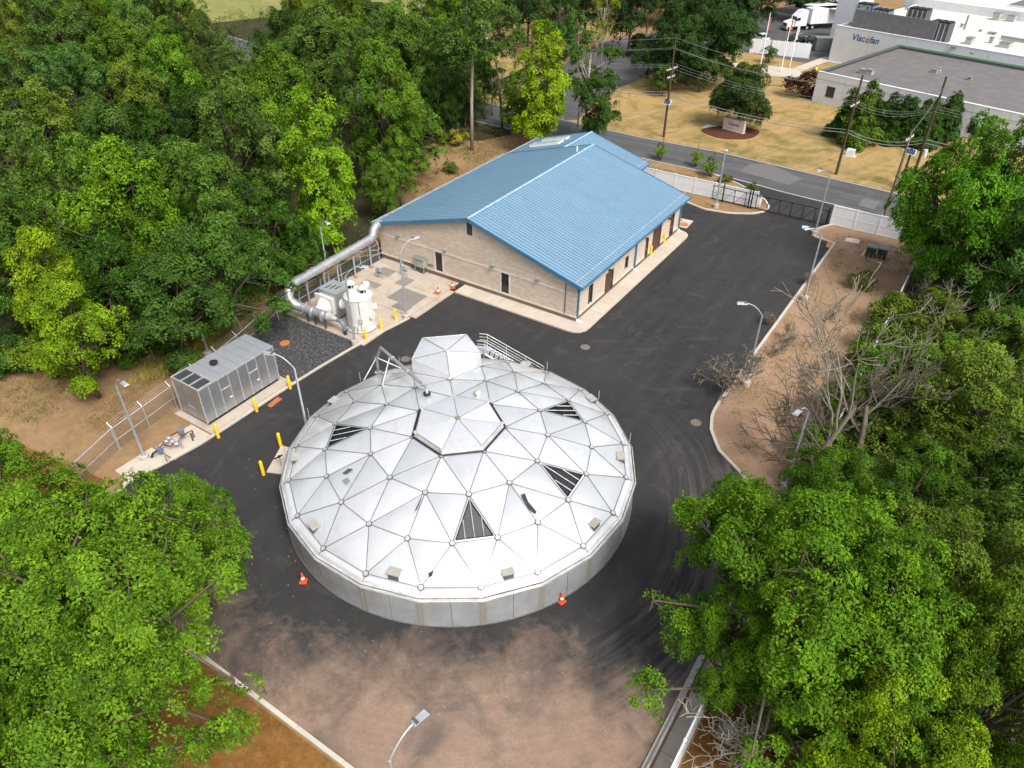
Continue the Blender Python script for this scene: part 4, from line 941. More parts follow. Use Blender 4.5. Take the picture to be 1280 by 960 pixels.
# large duct from building to blower
du = thing('exhaust_duct', 'large silver ventilation duct on legs running from the building along the fence', 'duct', G(448, 348, 0))
DR = .41
def Dp(px, py, z): return G(px, py, z)
uD = -21.25
pA = U(-22.3, -.15, 3.25)
pts = [U(-21.85, .05, 3.75), U(-21.85, -.7, 3.72), U(-21.75, -1.2, 3.45), U(-21.6, -1.5, 3.1), U(-21.5, -1.95, 2.95)]
zl = 2.95
eL = U(-21.2, -11.6, zl)
run_ = [U(-21.5, -1.95, 2.95), U(-21.2, -11.6, zl)]
# elbow turning to the vessel side and down
e1 = U(-21.05, -12.35, 2.93); e2 = U(-20.9, -12.95, 2.6); e3 = U(-20.75, -13.15, 2.05); e4 = U(-20.3, -13.0, 1.55); e5 = U(-19.6, -12.75, 1.32); e6 = U(-16.9, -12.5, 1.30)
mk('duct_run', MB().tube(pts+run_[1:]+[e1, e2, e3, e4, e5, e6], DR, 20), M['duct'], du, 1)
mk('duct_taper', MB().tube([e6, e6+EU*1.0], [DR, .17], 18), M['ductpale'], du, 1)
tp = e6+EU*1.0
mk('drop_pipe', MB().tube([tp, tp+EU*.35, tp+EU*.6-[0, 0, .1], tp+EU*.72-[0, 0, .35], tp+EU*.75-[0, 0, .75]], .16, 12), M['bluepipe'], du, 1)
mk('drop_pipe', MB().tube([tp+EU*.75-[0, 0, .75], tp+EU*.75-[0, 0, 1.25]], .17, 12), M['darkpipe'], du, 1)
allp = [pts[1], pts[3]]+[run_[0]+(run_[1]-run_[0])*f for f in (.02, .14, .28, .36, .42, .55, .66, .79, .88, 1.0)]+[e3, e4, e5+EU*.2, e5+EU*1.1, e5+EU*2.3]
allp2 = list(allp)
path = pts+run_[1:]+[e1, e2, e3, e4, e5, e6]
for q in allp:
    # direction of the nearest segment
    bd = None
    for a, b in zip(path[:-1], path[1:]):
        t = max(0, min(1, (q-a)@(b-a)/((b-a)@(b-a)))); dd = np.linalg.norm(q-(a+(b-a)*t))
        if bd is None or dd < bd[0]: bd = (dd, (b-a)/np.linalg.norm(b-a))
    mk('duct_flange', MB().tube([q-bd[1]*.035, q+bd[1]*.035], DR+.05, 20), M['duct'], du, 1)
for f in (.03, .27, .5, .68, .90):
    q = run_[0]+(run_[1]-run_[0])*f; lg = mk('leg', MB().tube([(q[0], q[1], .1), (q[0], q[1], q[2]-DR+.05)], .085, 8), M['steel'], du)
    mk('foot_plate', MB().obox((q[0], q[1], 0), EU, EV, -.2, .2, -.2, .2, .1, .14), M['orange'], lg); mk('bracket', MB().obox((q[0], q[1], 0), EU, EV, -.12, .12, -.06, .06, q[2]-DR-.25, q[2]-DR+.03), M['beige'], lg)
for q in (e5+EU*.3, e5+EU*1.25, e5+EU*2.45):
    mk('leg', MB().tube([(q[0], q[1], .12), (q[0], q[1], q[2]-DR+.05)], .09, 8), M['grille'], du)
mk('wall_fan', MB().lathe(U(-21.85, -.55, 3.75), [(.28, 0), (.42, .03), (.42, .12), (.30, .16), (.2, .3)], 18), M['steel'], du)
# meter cabinet against the gable wall
u = u_at(528, .9); mc = thing('meter_cabinet', 'olive grey meter cabinet on legs against the tan gable wall', 'cabinet', U(u, -.45, .1))
mk('cabinet_body', MB().ub(u-.55, u+.6, -.62, -.12, .75, 1.55), M['beige'], mc); mk('cabinet_lid', MB().ub(u-.6, u+.65, -.68, -.08, 1.55, 1.6), M['greybox'], mc)
mk('lower_box', MB().ub(u-.15, u+.5, -.5, -.12, .1, .70), M['grille'], mc)
for a in (-.5, .55): mk('leg', MB().ub(u+a-.03, u+a+.03, -.55, -.49, .1, .75), M['steel'], mc)
vb = tag(mk('valve_box', MB().ub(u+.75, u+1.35, -.12, -.02, 1.0, 1.08), M['grille']), 'small dark conduit bar beside meter cabinet', 'conduit')
# instrument stands in the yard
for (px, py, lab) in ((475, 348, 'pipe instrument stand on the yard patch nearest the duct legs'), (505.5, 345, 'pipe instrument stand on the yard patch nearest the gable wall')):
    b = G(px, py, .1); s_ = thing('instrument_stand', lab, 'stand', b, 'instrument stands')
    for sx in (-.42, .42): mk('leg', MB().tube([b+EU*sx, b+EU*sx+[0, 0, 1.0]], .035, 6), M['steel'], s_)
    mk('crossbar', MB().tube([b-EU*.5+[0, 0, .95], b+EU*.5+[0, 0, .95]], .04, 6), M['steel'], s_)
    mk('gauge', MB().obox(b+[0, 0, .75], EU, EV, -.25, .2, -.12, .12, 0, .42), M['device'], s_); mk('valve', MB().tube([b-EU*.3+[0, 0, .6], b+EU*.3+[0, 0, .6]], .09, 8), M['bluemeter'], s_)
b = G(516, 374, .1)
# meter pipework near the generator
mp = thing('gas_meter_set', 'red-brown gas meter pipework with grey regulators beside the generator', 'pipework', G(215, 556))
def Z(px, py, z=.5): return G(px, py, z)
ln = [[(243, 547, .1), (240, 538, .75), (234, 541, .75), (228, 545, .75), (221, 540, .7), (212, 545, .7), (205, 553, .7), (197, 563, .7), (192, 567, .6), (190, 572, .1)], [(228, 545, .7), (222, 553, .55), (213, 558, .55), (205, 556, .55)]]
for l in ln: mk('pipe', MB().tube([Z(*q) for q in l], .055, 8), M['redpipe'] if l is ln[0] else M['redpipe'], mp, 1)
mk('pipe', MB().tube([Z(199, 562, .7), Z(191, 567, .7), Z(189, 572, .1)], .065, 8), M['skid'], mp, 1)
q = Z(229, 545, .55); mk('meter', MB().lathe(q, [(.13, 0), (.15, .05), (.15, .5), (.2, .52), (.2, .62), (.1, .66)], 14), M['bluemeter'], mp)
for px, py in ((211, 549), (216, 553), (221, 556), (208, 553)):
    q = Z(px, py, .55); mk('regulator', MB().lathe(q, [(.06, 0), (.14, .06), (.17, .12), (.17, .16), (.08, .22)], 12), M['steel'], mp)
q = Z(198, 561, .75); mk('regulator', MB().tube([q-EU*.05, q+EU*.3], [.2, .2], 14), M['bluemeter'], mp)
for px, py in ((228.5, 561), (209, 577)):
    q = G(px, py, .13); mk('support_post', MB().tube([q, q+[0, 0, .8]], .05, 6), M['steel'], mp)
q = G(241.5, 551, .13); mk('support_post', MB().tube([q, q+[0, 0, .7]], .05, 6), M['greenbox'], mp)
# hydrant device beside the tank
q = G(352, 583, .1); hy = thing('sample_tap', 'black tap on a stand on the pale concrete pad beside the tank', 'tap', q)
mk('stand', MB().tube([q, q+[0, 0, .8]], .03, 6), M['steel'], hy); mk('tap_body', MB().tube([q+[-.35, -.1, .75], q+[0, 0, .85], q+[.2, .1, .95]], .05, 6), M['blackmetal'], hy); mk('tap_wheel', MB().lathe(q+[.0, 0, .88], [(.12, 0), (.12, .03)], 10), M['blackmetal'], hy)

# ------------------------------------------------------------------ lamps
def lamp_proto():
    t = thing('street_lamp', 'x', 'street lamp', (0, 0, 0), 'lamp posts of the lot')
    mk('base', MB().lathe((0, 0, 0), [(.31, 0), (.31, .42), (.27, .46)], 18), M['walk'], t, 1)
    mk('base_plate', MB().box(-.17, .17, -.17, .17, .46, .50), M['steel'], t)
    mk('pole', MB().tube([(0, 0, .5), (0, 0, 6.25)], [.095, .065], 12), M['steel'], t, 1)
    arm = [(0, 0, 6.2), (.03, 0, 6.32), (.35, 0, 6.72), (.7, 0, 7.02), (1.05, 0, 7.16), (1.3, 0, 7.2)]
    mk('arm', MB().tube(arm, .042, 8), M['steel'], t, 1)
    hd = mk('lamp_head', MB().add([(1.2, -.14, 7.15), (1.95, -.17, 7.15), (1.95, .17, 7.15), (1.2, .14, 7.15), (1.25, -.09, 7.27), (1.9, -.12, 7.25), (1.9, .12, 7.25), (1.25, .09, 7.27)], [(3, 2, 1, 0), (4, 5, 6, 7), (0, 1, 5, 4), (1, 2, 6, 5), (2, 3, 7, 6), (3, 0, 4, 7)]), M['steel'], t)
    mk('lens', MB().box(1.45, 1.9, -.11, .11, 7.13, 7.149), M['white'], hd)
    mk('fin', MB().box(1.3, 1.42, -.16, .16, 7.27, 7.31), M['grille'], hd)
    return t
proto = lamp_proto(); first = [True]
def lamp(base, head, label, base_h=None):
    """base: world xy, head: photo pixel of the lamp head"""
    t = proto if first[0] else tree_copy(proto); first[0] = False
    t.location = (base[0], base[1], 0); h = G(head[0], head[1], 7.2)
    t.rotation_euler = (0, 0, math.atan2(h[1]-base[1], h[0]-base[0])); t['label'] = label
def from_top(px, py, z=6.25): P = G(px, py, z); return P
lamp(G(444, 430), (449, 333), 'lamp post at the gravel corner in front of the white vessel')
lamp(G(508, 398), (513, 299), 'lamp post at the yard edge between bollards and building')
lamp(from_top(400, 283), (411, 280), 'lamp post behind the silver duct against the trees')
lamp(G(261, 445), (263, 377), 'lamp post behind the grey generator housing')
lamp(G(181.6, 574.4), (188, 504), 'lamp post beside the red-brown gas pipework')
lamp(from_top(368, 461), (346, 443), 'lamp post standing between generator corner and the dome')
lamp(G(932, 481.7), (930, 379), 'lamp post on the soil strip beside the bare twigs, arm over the asphalt')
lamp(G(1005, 375), (1006, 286), 'lamp post on the soil strip close to the gate end')
lamp(G(1018, 293), (1024, 213), 'lamp post in the rounded soil corner right of the black gate')
lamp(G(894.5, 259.5), (908, 190), 'lamp post on the island left of the black gate')
lamp(G(981, 610)+0, (966, 540), 'lamp post half hidden by the bare tree at the soil strip')
lamp(from_top(487, 951), (517, 904), 'lamp post rising from below the bottom edge of the photo')

# ------------------------------------------------------------------ bollards, cones, covers
bp = thing('bollard', 'x', 'bollard', (0, 0, 0), 'yellow bollards')
mk('post', MB().lathe((0, 0, 0), [(.115, 0), (.115, 1.12), (.09, 1.19), (.03, 1.22)], 14), M['post'], bp, 1)
bl = [((273.4, 547.2), 'yellow bollard at the near corner of the grey generator'), ((321.3, 514.4), 'yellow bollard in front of the middle of the generator'), ((363, 486), 'yellow bollard at the far end of the generator'),
      ((351.3, 558.4), 'yellow bollard just above the small concrete pad left of the dome'), ((329.7, 593.7), 'yellow bollard just below the small concrete pad left of the dome'),
      ((457.9, 426.3), 'yellow bollard in front of the white vessel, nearest the lamp'), ((476.9, 413), 'yellow bollard in front of the white vessel, middle of three'), ((495, 401.3), 'yellow bollard right of the white vessel, farthest of three'),
      ((813, 321), 'yellow bollard on the sidewalk left of the roll-up door'), ((829.6, 306), 'yellow bollard on the sidewalk right of the roll-up door'), ((659, 468), 'yellow bollard peeking out behind the rim of the dome')]
for i, (q, lab) in enumerate(bl):
    t = bp if i == 0 else tree_copy(bp); p = G(*q); t.location = (p[0], p[1], 0.02); t['label'] = lab
cp = thing('traffic_cone', 'x', 'traffic cone', (0, 0, 0), 'orange traffic cones')
mk('cone_base', MB().box(-.2, .2, -.2, .2, 0, .04), M['cone'], cp); mk('cone_body', MB().lathe((0, 0, 0), [(.15, .04), (.115, .26)], 16, False), M['cone'], cp, 1)
mk('white_collar', MB().lathe((0, 0, 0), [(.117, .26), (.088, .42)], 16, False), M['white'], cp, 1); mk('cone_top', MB().lathe((0, 0, 0), [(.088, .42), (.035, .72)], 16), M['cone'], cp, 1)
for i, (q, lab) in enumerate([((379.5, 727), 'orange traffic cone on the asphalt left of the tank'), ((702, 752), 'orange traffic cone at the foot of the tank wall, front right'), ((547.8, 368), 'orange traffic cone on the grey yard patch'), ((565.6, 361), 'orange traffic cone at the yard corner by the sidewalk')]):
    t = cp if i == 0 else tree_copy(cp); p = G(*q); t.location = (p[0], p[1], .10 if i > 1 else .02); t['label'] = lab; t.rotation_euler = (0, 0, i*.7)
for (px, py, r, mat, lab) in ((870, 528.5, .40, 'cast', 'round pale manhole cover in the asphalt right of the dome'), (731.5, 434, .40, 'cast', 'round brown manhole cover in the asphalt behind the dome'), (356, 429, .42, 'orange', 'round rust-orange cover in the dark gravel'),
                              (854.4, 280.8, .45, 'orange', 'larger rust-orange cover on the square concrete at the building end'), (849.5, 275.5, .28, 'orange', 'smaller rust-orange cover on the square concrete at the building end'), (507, 449, .4, 'cast', 'round dark cover in the asphalt between pipe bend and hood')):
    p = G(px, py); z = .055 if 'square' in lab else .014
    mh = tag(mk('manhole_cover', MB().lathe((p[0], p[1], z-.012), [(r+.07, 0), (r+.07, .008), (r, .009), (r, .02), (r*.9, .026)], 28), M[mat]), lab, 'manhole cover')
p = [G(*q) for q in ((334, 507), (339, 509.5), (353, 499), (347, 496.5))]
dg = thing('drain_grate', 'rust-orange rectangular drain grate in the asphalt before the generator', 'drain grate', sum(p)/4)
mk('grate_frame', MB().prism([tuple(q[:2]) for q in p], .013, .03), M['orange'], dg)
for k in range(6):
    f = (k+.5)/6; a = p[0]*(1-f)+p[3]*f; b = p[1]*(1-f)+p[2]*f; d = (b-a)/np.linalg.norm(b-a); mk('grate_bar', MB().tube([a+[0, 0, .035], b+[0, 0, .035]], .02, 4), M['skid'], dg)
tag(mk('ramp_plate', MB().prism([tuple(G(*q)[:2]) for q in ((1034, 303), (1046, 305), (1041, 311), (1032, 309))], .016, .05), M['orange']), 'rust-red plate at the kerb corner near the gate', 'plate')
tag(mk('stone_slab', MB().prism([tuple(G(*q)[:2]) for q in ((1058, 297.5), (1075, 300.5), (1073, 305), (1056, 302))], .0, .07), M['screenp']), 'pinkish slab lying on the soil by the white fence', 'slab')
tag(mk('loop_box', MB().prism([tuple(G(*q)[:2]) for q in ((1003, 282.5), (1013, 283.5), (1011, 287), (1002, 285.5))], .016, .06), simple('pale_blue', (.45, .6, .65))), 'pale blue plate on the asphalt by the gate post', 'plate')
# transformer on its pad
tr = thing('transformer', 'dark green transformer boxes with grey lids on a concrete frame near the white fence', 'transformer', G(1091, 323))
pp = [G(*q) for q in ((1074, 320), (1083, 313.5), (1107, 321), (1101, 331))]
mk('pad_frame', MB().prism([tuple(q[:2]) for q in pp], 0, .14), M['walk'], tr)
P0 = G(1093, 322); 
for du_, dv_ in ((-.45, -.1), (.55, .1)):
    mk('box', MB().obox(P0+EU*du_+EV*dv_, EU, EV, -.42, .42, -.45, .45, .14, 1.15), M['greenbox'], tr); mk('lid', MB().obox(P0+EU*du_+EV*dv_, EU, EV, -.47, .47, -.5, .5, 1.15, 1.25), M['greybox'], tr)
for k in range(9):
    a = P0+EU*(-.9+.2*k)-EV*.9; mk('conduit', MB().tube([a+[0, 0, .1], a+EV*.1+[0, 0, .55], a+EV*.45+[0, 0, .6]], .04, 5), M['grille'] if k % 2 else M['orange'], tr)

# ================================================================== FENCES AND GATE
def vinyl_fence(name, a, b, label, h=1.85, bay=2.4, group='white vinyl fences'):
    A_, B_ = U(*a), U(*b); d = B_-A_; L = np.linalg.norm(d); d /= L; nn = np.array([-d[1], d[0], 0]); n = max(1, round(L/bay)); wv = L/n
    t = thing(name, label, 'fence', A_, group)
    for k in range(n+1): 
        q = A_+d*wv*k; po = mk('post', MB().obox(q, d, nn, -.065, .065, -.055, .055, 0, h+.06), M['vinyl'], t)
        mk('post_cap', MB().add([tuple(q+d*i+nn*j+[0, 0, h+.08]) for i, j in ((-.075, -.075), (.075, -.075), (.075, .075), (-.075, .075))]+[tuple(q+[0, 0, h+.12])], [(0, 1, 4), (1, 2, 4), (2, 3, 4), (3, 0, 4), (3, 2, 1, 0)]), M['white'], po)
    for k in range(n):
        q = A_+d*wv*k
        mk('fence_panel', MB().obox(q, d, nn, .065, wv/2-.004, -.022, .022, .12, h-.08), M['vinyl'], t)
        mk('fence_panel', MB().obox(q, d, nn, wv/2+.004, wv-.065, -.022, .022, .12, h-.08), M['vinyl'], t)
        mk('rail', MB().obox(q, d, nn, .065, wv-.065, -.045, .045, h-.08, h+.03), M['vinyl'], t); mk('rail', MB().obox(q, d, nn, .065, wv-.065, -.045, .045, .05, .12), M['vinyl'], t)
        mk('rail', MB().obox(q, d, nn, .065, wv-.065, -.035, .035, h*.5-.03, h*.5+.03), M['vinyl'], t)
    return t
vinyl_fence('vinyl_fence', (-20, 32.75), (4.9, 32.75), 'white panel fence on the island, from the blue building to the black gate')
vinyl_fence('vinyl_fence', (13.1, 32.9), (22.65, 32.9), 'white panel fence between road and soil strip, right of the gate', 2.15)
vinyl_fence('vinyl_fence', (22.65, 32.7), (22.65, -12.6), 'white panel fence running down the soil strip, half hidden by bare brush')
vinyl_fence('vinyl_fence', (22.65, -14), (22.65, -42), 'white panel fence along the concrete strip at the bottom right')
# concrete strip and low rail beside the bottom fence
slabs('strip_walk', [(21.75, 22.5, v, v+2.9) for v in np.arange(-42, -14, 2.9)], 0, .08, M['walk'])
gr = thing('guide_rail', 'low pale metal rail along the lot edge at the bottom right', 'rail', U(21.6, -28))
mk('rail', MB().ub(21.56, 21.66, -42, -15, .22, .40), M['hub'], gr)
for v in np.arange(-41, -15, 2.5): mk('rail_post', MB().ub(21.58, 21.64, v-.04, v+.04, .02, .22), M['hub'], gr)
# black cantilever gate
gt = thing('sliding_gate', 'black steel sliding gate with diagonal bracing across the driveway', 'gate', U(6.5, 32.15))
gv = 32.15; g0, g1, hz_ = -.1, 12.75, 1.75
def bar(a, b, r=.045, nm='bar'): mk(nm, MB().tube([a, b], r, 6), M['blackmetal'], gt)
bar(U(g0, gv, .22), U(g1, gv, .22), .07, 'bottom_rail'); bar(U(g0, gv, hz_), U(g1, gv, hz_), .05, 'top_rail')
xs = np.linspace(g0, g1, 11)
for x in xs: bar(U(x, gv, .22), U(x, gv, hz_), .04, 'upright')
for a, b in zip(xs[:-1], xs[1:]): bar(U(a, gv, .22), U(b, gv, hz_), .025, 'brace')
bar(U(g0, gv, .98), U(4.2, gv, .98), .02, 'mid_rail')
for x in (4.15, 4.45, 12.85, 1.1): mk('gate_post', MB().tube([U(x, gv+.12, 0), U(x, gv+.12, 2.15)], .075, 8), M['blackmetal'], gt)
go = thing('gate_operator', 'light grey gate operator box behind the black gate', 'box', U(4.9, 33.3))
mk('cabinet', MB().ub(4.6, 5.2, 33.1, 33.6, .05, 1.2), M['vinyl'], go); mk('lid', MB().ub(4.57, 5.23, 33.07, 33.63, 1.2, 1.25), M['greybox'], go)
# chain-link security fence on the left
def chain_fence(pts, label, h=1.85, arms=True, bay=2.6):
    t = thing('chain_link_fence', label, 'fence', U(*pts[0]), 'chain link fences')
    for a, b in zip(pts[:-1], pts[1:]):
        A_, B_ = U(*a), U(*b); d = B_-A_; L = np.linalg.norm(d); d /= L; nn = np.array([-d[1], d[0], 0]); n = max(1, round(L/bay)); wv = L/n
        for k in range(n+(b == pts[-1])):
            q = A_+d*wv*k; mk('post', MB().tube([q, q+[0, 0, h+.03]], .045, 7), M['steel'], t)
            if arms: mk('barb_arm', MB().tube([q+[0, 0, h], q+nn*.35+[0, 0, h+.35]], .025, 5), M['hub'], t)
        mk('top_rail', MB().tube([A_+[0, 0, h], B_+[0, 0, h]], .035, 6), M['hub'], t)
        mk('mid_rail', MB().tube([A_+[0, 0, h*.45], B_+[0, 0, h*.45]], .022, 5), M['hub'], t)
        if arms:
            for z in (.12, .24, .35): mk('barbed_wire', MB().tube([A_+nn*z+[0, 0, h+z], B_+nn*z+[0, 0, h+z]], .008, 3), M['steel'], t)
        mk('mesh', MB().add([A_+[0, 0, .05], B_+[0, 0, .05], B_+[0, 0, h], A_+[0, 0, h]], [(0, 1, 2, 3)]), M['chain'], t)
    return t
chain_fence([(-18.0, -31.6), (-18.75, -26.5), (-20.2, -19.3), (-21.75, -13.9), (-21.9, -.6)], 'chain link fence with angled barb arms behind the generator and under the duct')
chain_fence([(-18.0, -31.7), (-16.9, -35)], 'short end run of chain link fence by the lower-left lamp', arms=False)
yr = thing('yard_railing', 'small pipe railing at the far left corner of the tan building', 'railing', U(-22.3, -1.2))
for z in (.5, 1.0):
    mk('rail', MB().tube([U(-23.6, -1.9, z), U(-22.2, -.5, z+.05), U(-22.2, .8, z+.05)], .03, 6), M['rim'], yr); 
for u, v in ((-23.6, -1.9), (-22.9, -1.2), (-22.2, -.5), (-22.2, .6)): mk('post', MB().tube([U(u, v, 0), U(u, v, 1.05)], .03, 6), M['rim'], yr)

# ================================================================== UTILITY POLES AND WIRES
WAT = {}
def pole(key, base, top, label, arms=(), mat='pole', extra=None):
    b = np.array([base[0], base[1], 0.]); tp_ = np.array(top)
    t = thing('utility_pole', label, 'utility pole', b, 'utility poles')
    mk('shaft', MB().tube([b, b+(tp_-b)*.5, tp_], [.17, .145, .11], 10), M[mat], t, 1)
    wd = EU*.15+EV*.99; wd /= np.linalg.norm(wd)   # crossarm direction, across the wires
    WAT[key] = [tp_+np.array([0, 0, .12])]
    for z, half in arms:
        c = b+(tp_-b)*(z/tp_[2]); ar = mk('crossarm', MB().tube([c-wd*half, c+wd*half], .09, 4), M['polearm'], t)
        for s_ in (-1, -.45, .45, 1):
            q = c+wd*half*s_*.93; mk('insulator', MB().lathe(q, [(.03, .04), (.06, .08), (.04, .12), (.06, .16), (.03, .22)], 8), M['insul'], ar)
            WAT[key].append(q+np.array([0, 0, .34]))
        for s_ in (-1, 1): mk('brace', MB().tube([c+wd*half*.6*s_, c-np.array([0, 0, .8])], .03, 4), M['polegrey'], ar)
    return t
def top_of(base, py, lean=(0, 0)): z = zat(base[0]+lean[0], base[1]+lean[1], py); return (base[0]+lean[0], base[1]+lean[1], z)
b1 = G(829.5, 171); t1 = top_of(b1, 47)
pl = pole('p1', b1, t1, 'dark wooden utility pole with a solar panel, near the centre top beyond the road', [(t1[2]*.70, 1.3), (t1[2]*.62, .9)])
b2 = G(1045, 218); t2 = top_of(b2, 94)
p2_ = pole('p2', b2, t2, 'wooden utility pole right of the mown lawn centre, in front of the evergreen hedge', [(t2[2]*.72, 1.3)])
b3 = G(1135.6, 238); t3 = (G(1162, 94, 12.8)[0], G(1162, 94, 12.8)[1], 12.8)
t3 = top_of(b3, 96); pole('p3', b3, t3, 'tallest of the three clustered wooden poles beyond the road', [])
b4 = G(1124, 236); t4 = top_of(b4, 186); pole('p4', b4, t4, 'shortest of the three clustered wooden poles, carrying a blue panel', [])
b5 = G(1105, 272); t5 = top_of(b5, 165); pole('p5', b5, t5, 'grey wooden pole behind the white fence on the near side of the road', [(t5[2]*.93, 1.1)], 'polegrey')
b6 = G(606, 125); t6 = top_of(b6, 36); pole('p6', b6, t6, 'wooden utility pole seen between the tall trees beyond the road', [(t6[2]*.80, 1.2), (t6[2]*.86, .8)])
b7 = G(808, 42); t7 = top_of(b7, -6); pole('p7', b7, t7, 'slim far pole in front of the dark wood, left of the big round tree', [(t7[2]*.6, .8)])
b8 = G(946, 22); t8 = top_of(b8, -8); pole('p8', b8, t8, 'short far pole on the dry bank beside the big round tree', [])
def solar(par, c, w_=1.0, h=.62):
    d = EU*.95-EV*.3; d /= np.linalg.norm(d); nrm = -EV*.9-EU*.2; nrm /= np.linalg.norm(nrm); up = np.array([0, 0, 1.])*.75+EV*.6; up /= np.linalg.norm(up); f_ = np.cross(d, up)
    vs = [c-d*w_/2-up*h/2, c+d*w_/2-up*h/2, c+d*w_/2+up*h/2, c-d*w_/2+up*h/2]; vs += [v-f_*.06 for v in vs]
    sp = mk('solar_panel', MB().add(vs, [(0, 1, 2, 3), (7, 6, 5, 4), (0, 4, 5, 1), (1, 5, 6, 2), (2, 6, 7, 3), (3, 7, 4, 0)]), M['white'], par)
    for i in range(4):
        a = c-d*(w_/2-.05)+d*(w_-.1)*i/4; q = a+d*((w_-.1)/4-.02)
        e = up*(h/2-.05); mk('cell', MB().add([a-e+f_*.012, q-e+f_*.012, q+e+f_*.012, a+e+f_*.012], [(0, 1, 2, 3)]), M['solar'], sp)
c = b1.copy(); c[2] = zat(b1[0], b1[1], 127); solar(pl, c-EV*.2, 1.15, .75)
q4 = [o for o in bpy.data.objects if o.get('label', '').startswith('shortest of the three')][0]; c = b4.copy(); c[2] = zat(b4[0], b4[1], 189); solar(q4, c-EV*.2, 1.1, .7)
mk('transformer_can', MB().lathe(b3+[.3, -.3, 0], [(.02, 0), (.22, 0), (.22, .8), (.02, .85)], 12), M['insul'], [o for o in bpy.data.objects if o.get('label', '').startswith('tallest of the three')][0]).location = (0, 0, 4.2)
def wire(a, b, label, r=.022, sag=.6, grp='overhead wires'):
    a, b = np.array(a), np.array(b); pts = [a+(b-a)*t-np.array([0, 0, 4*sag*t*(1-t)]) for t in np.linspace(0, 1, 10)]
    tag(mk('overhead_wire', MB().tube(pts, r, 4, False), M['wire']), label, 'wire', grp)
def lift(b, t, z, off=0): b = np.array([b[0], b[1], 0.]); t = np.array(t); q = b+(t-b)*(z/t[2]); return q+EV*off
spans = [('left of the solar-panel pole, to the pole between the trees', b6, t6, b1, t1), ('between the solar-panel pole and the pole before the hedge', b1, t1, b2, t2), ('between the pole before the hedge and the clustered poles', b2, t2, b3, t3)]
farR = np.array(U(70, 46)); tR = (farR[0], farR[1], 12.); farL = np.array(U(-100, 64)); tL = (farL[0], farL[1], 12.)
spans += [('beyond the clustered poles towards the right edge', b3, t3, farR, tR), ('running off left behind the tall trees', farL, tL, b6, t6)]
for nm, ba, ta, bb, tb in spans:
    wire(ta, tb, 'topmost thin wire '+nm, .016, .9)
    for fr, off, w_ in ((.91, -.35, 'upper pair wire'), (.89, .35, 'upper pair wire'), (.735, -1.1, 'crossarm wire'), (.735, 0, 'crossarm wire'), (.735, 1.1, 'crossarm wire')):
        wire(lift(ba, ta, ta[2]*fr, off), lift(bb, tb, tb[2]*fr, off), w_+' '+nm, .014, .9)
    for fr, r, pn in ((.47, .035, 'upper'), (.44, .045, 'lower')): wire(lift(ba, ta, ta[2]*fr), lift(bb, tb, tb[2]*fr), pn+' thick low cable '+nm, r, .8)
wire(lift(b3, t3, t3[2]*.9), t5, 'thin wire crossing the road to the grey pole behind the white fence', .02, .4)

# ================================================================== THE WHITE FACTORY
O_ = np.array([47.6, 121.4, 0]); FA = np.array([.665, -.747, 0]); FA /= np.linalg.norm(FA); FB = np.array([-FA[1], FA[0], 0])
def Q(a, b, z=0.): return O_+FA*a+FB*b+np.array([0, 0, z])
fac = thing('factory_building', 'long white low factory with a grey-roofed front wing and rooftop units', 'building', Q(10, 30))
def fb(nm, a0, a1, b0, b1, z0, z1, mt, par=fac): return mk(nm, MB().obox(O_, FA, FB, a0, a1, b0, b1, z0, z1), M[mt], par)
AW = 75.0
seg = np.linspace(0, AW, 17)
for a, b in zip(seg[:-1], seg[1:]): fb('wall_panel', a+.015, b-.015, 0, .3, 0, 3.45, 'bwhite'); fb('wall_panel', a+.015, b-.015, -.04, .3, 3.48, 4.42, 'bwhite')
fb('wall_joint', 0.02, AW-.02, .05, .3, 3.40, 3.50, 'parapet')
for a, b in zip(np.linspace(0.3, 26, 5)[:-1], np.linspace(0.3, 26, 5)[1:]): mk('wall_panel', MB().obox(O_, FA, FB, 0, .3, a+.015, b-.015, 0, 4.42), M['bwhite'], fac)
fb('wing_roof', .3, AW, .3, 26.2, 4.0, 4.22, 'membrane')
fb('coping', -.03, AW, -.06, .42, 4.42, 4.50, 'bwhite'); fb('coping', -.04, .75, .43, 26.2, 4.42, 4.53, 'parapet'); fb('curb', .32, AW, 25.5, 26.25, 4.22, 4.60, 'parapet'); fb('green_flashing', .3, AW, 26.2, 26.28, 4.60, 4.75, 'green')
def a_at(px, b, z):
    best = None
    for a in np.linspace(-15, 75, 3601):
        x, y = PJ(Q(a, b, z))
        if best is None or abs(x-px) < best[0]: best = (abs(x-px), a)
    return best[1]
for p0, p1, z0, z1 in ((1033, 1043, 1.2, 2.6), (1212, 1222, .8, 2.6)):
    a0, a1 = a_at(p0, 0, 1.9), a_at(p1, 0, 1.9); wn = fb('window', a0, a1, -.03, 0, z0, z1, 'glass'); fb('window_frame', a0-.08, a1+.08, -.05, -.03, z1, z1+.08, 'frame', wn); fb('window_frame', a0-.08, a1+.08, -.05, -.03, z0-.08, z0, 'frame', wn)
seg = np.linspace(-12, AW, 14)
for a, b in zip(seg[:-1], seg[1:]): fb('wall_panel', a+.02, b-.02, 26.3, 26.7, 0, 6.0, 'bwhite')
fb('wall_panel', -12, -11.7, 26.72, 90, 0, 6.0, 'bwhite'); fb('block_core', -11.6, AW, 26.8, 90, 0, 5.5, 'bwhite'); fb('block_roof', -11.6, AW, 26.8, 58, 5.5, 5.62, 'wroof')
fb('coping', -12.03, AW, 26.25, 26.75, 6.0, 6.08, 'bwhite')
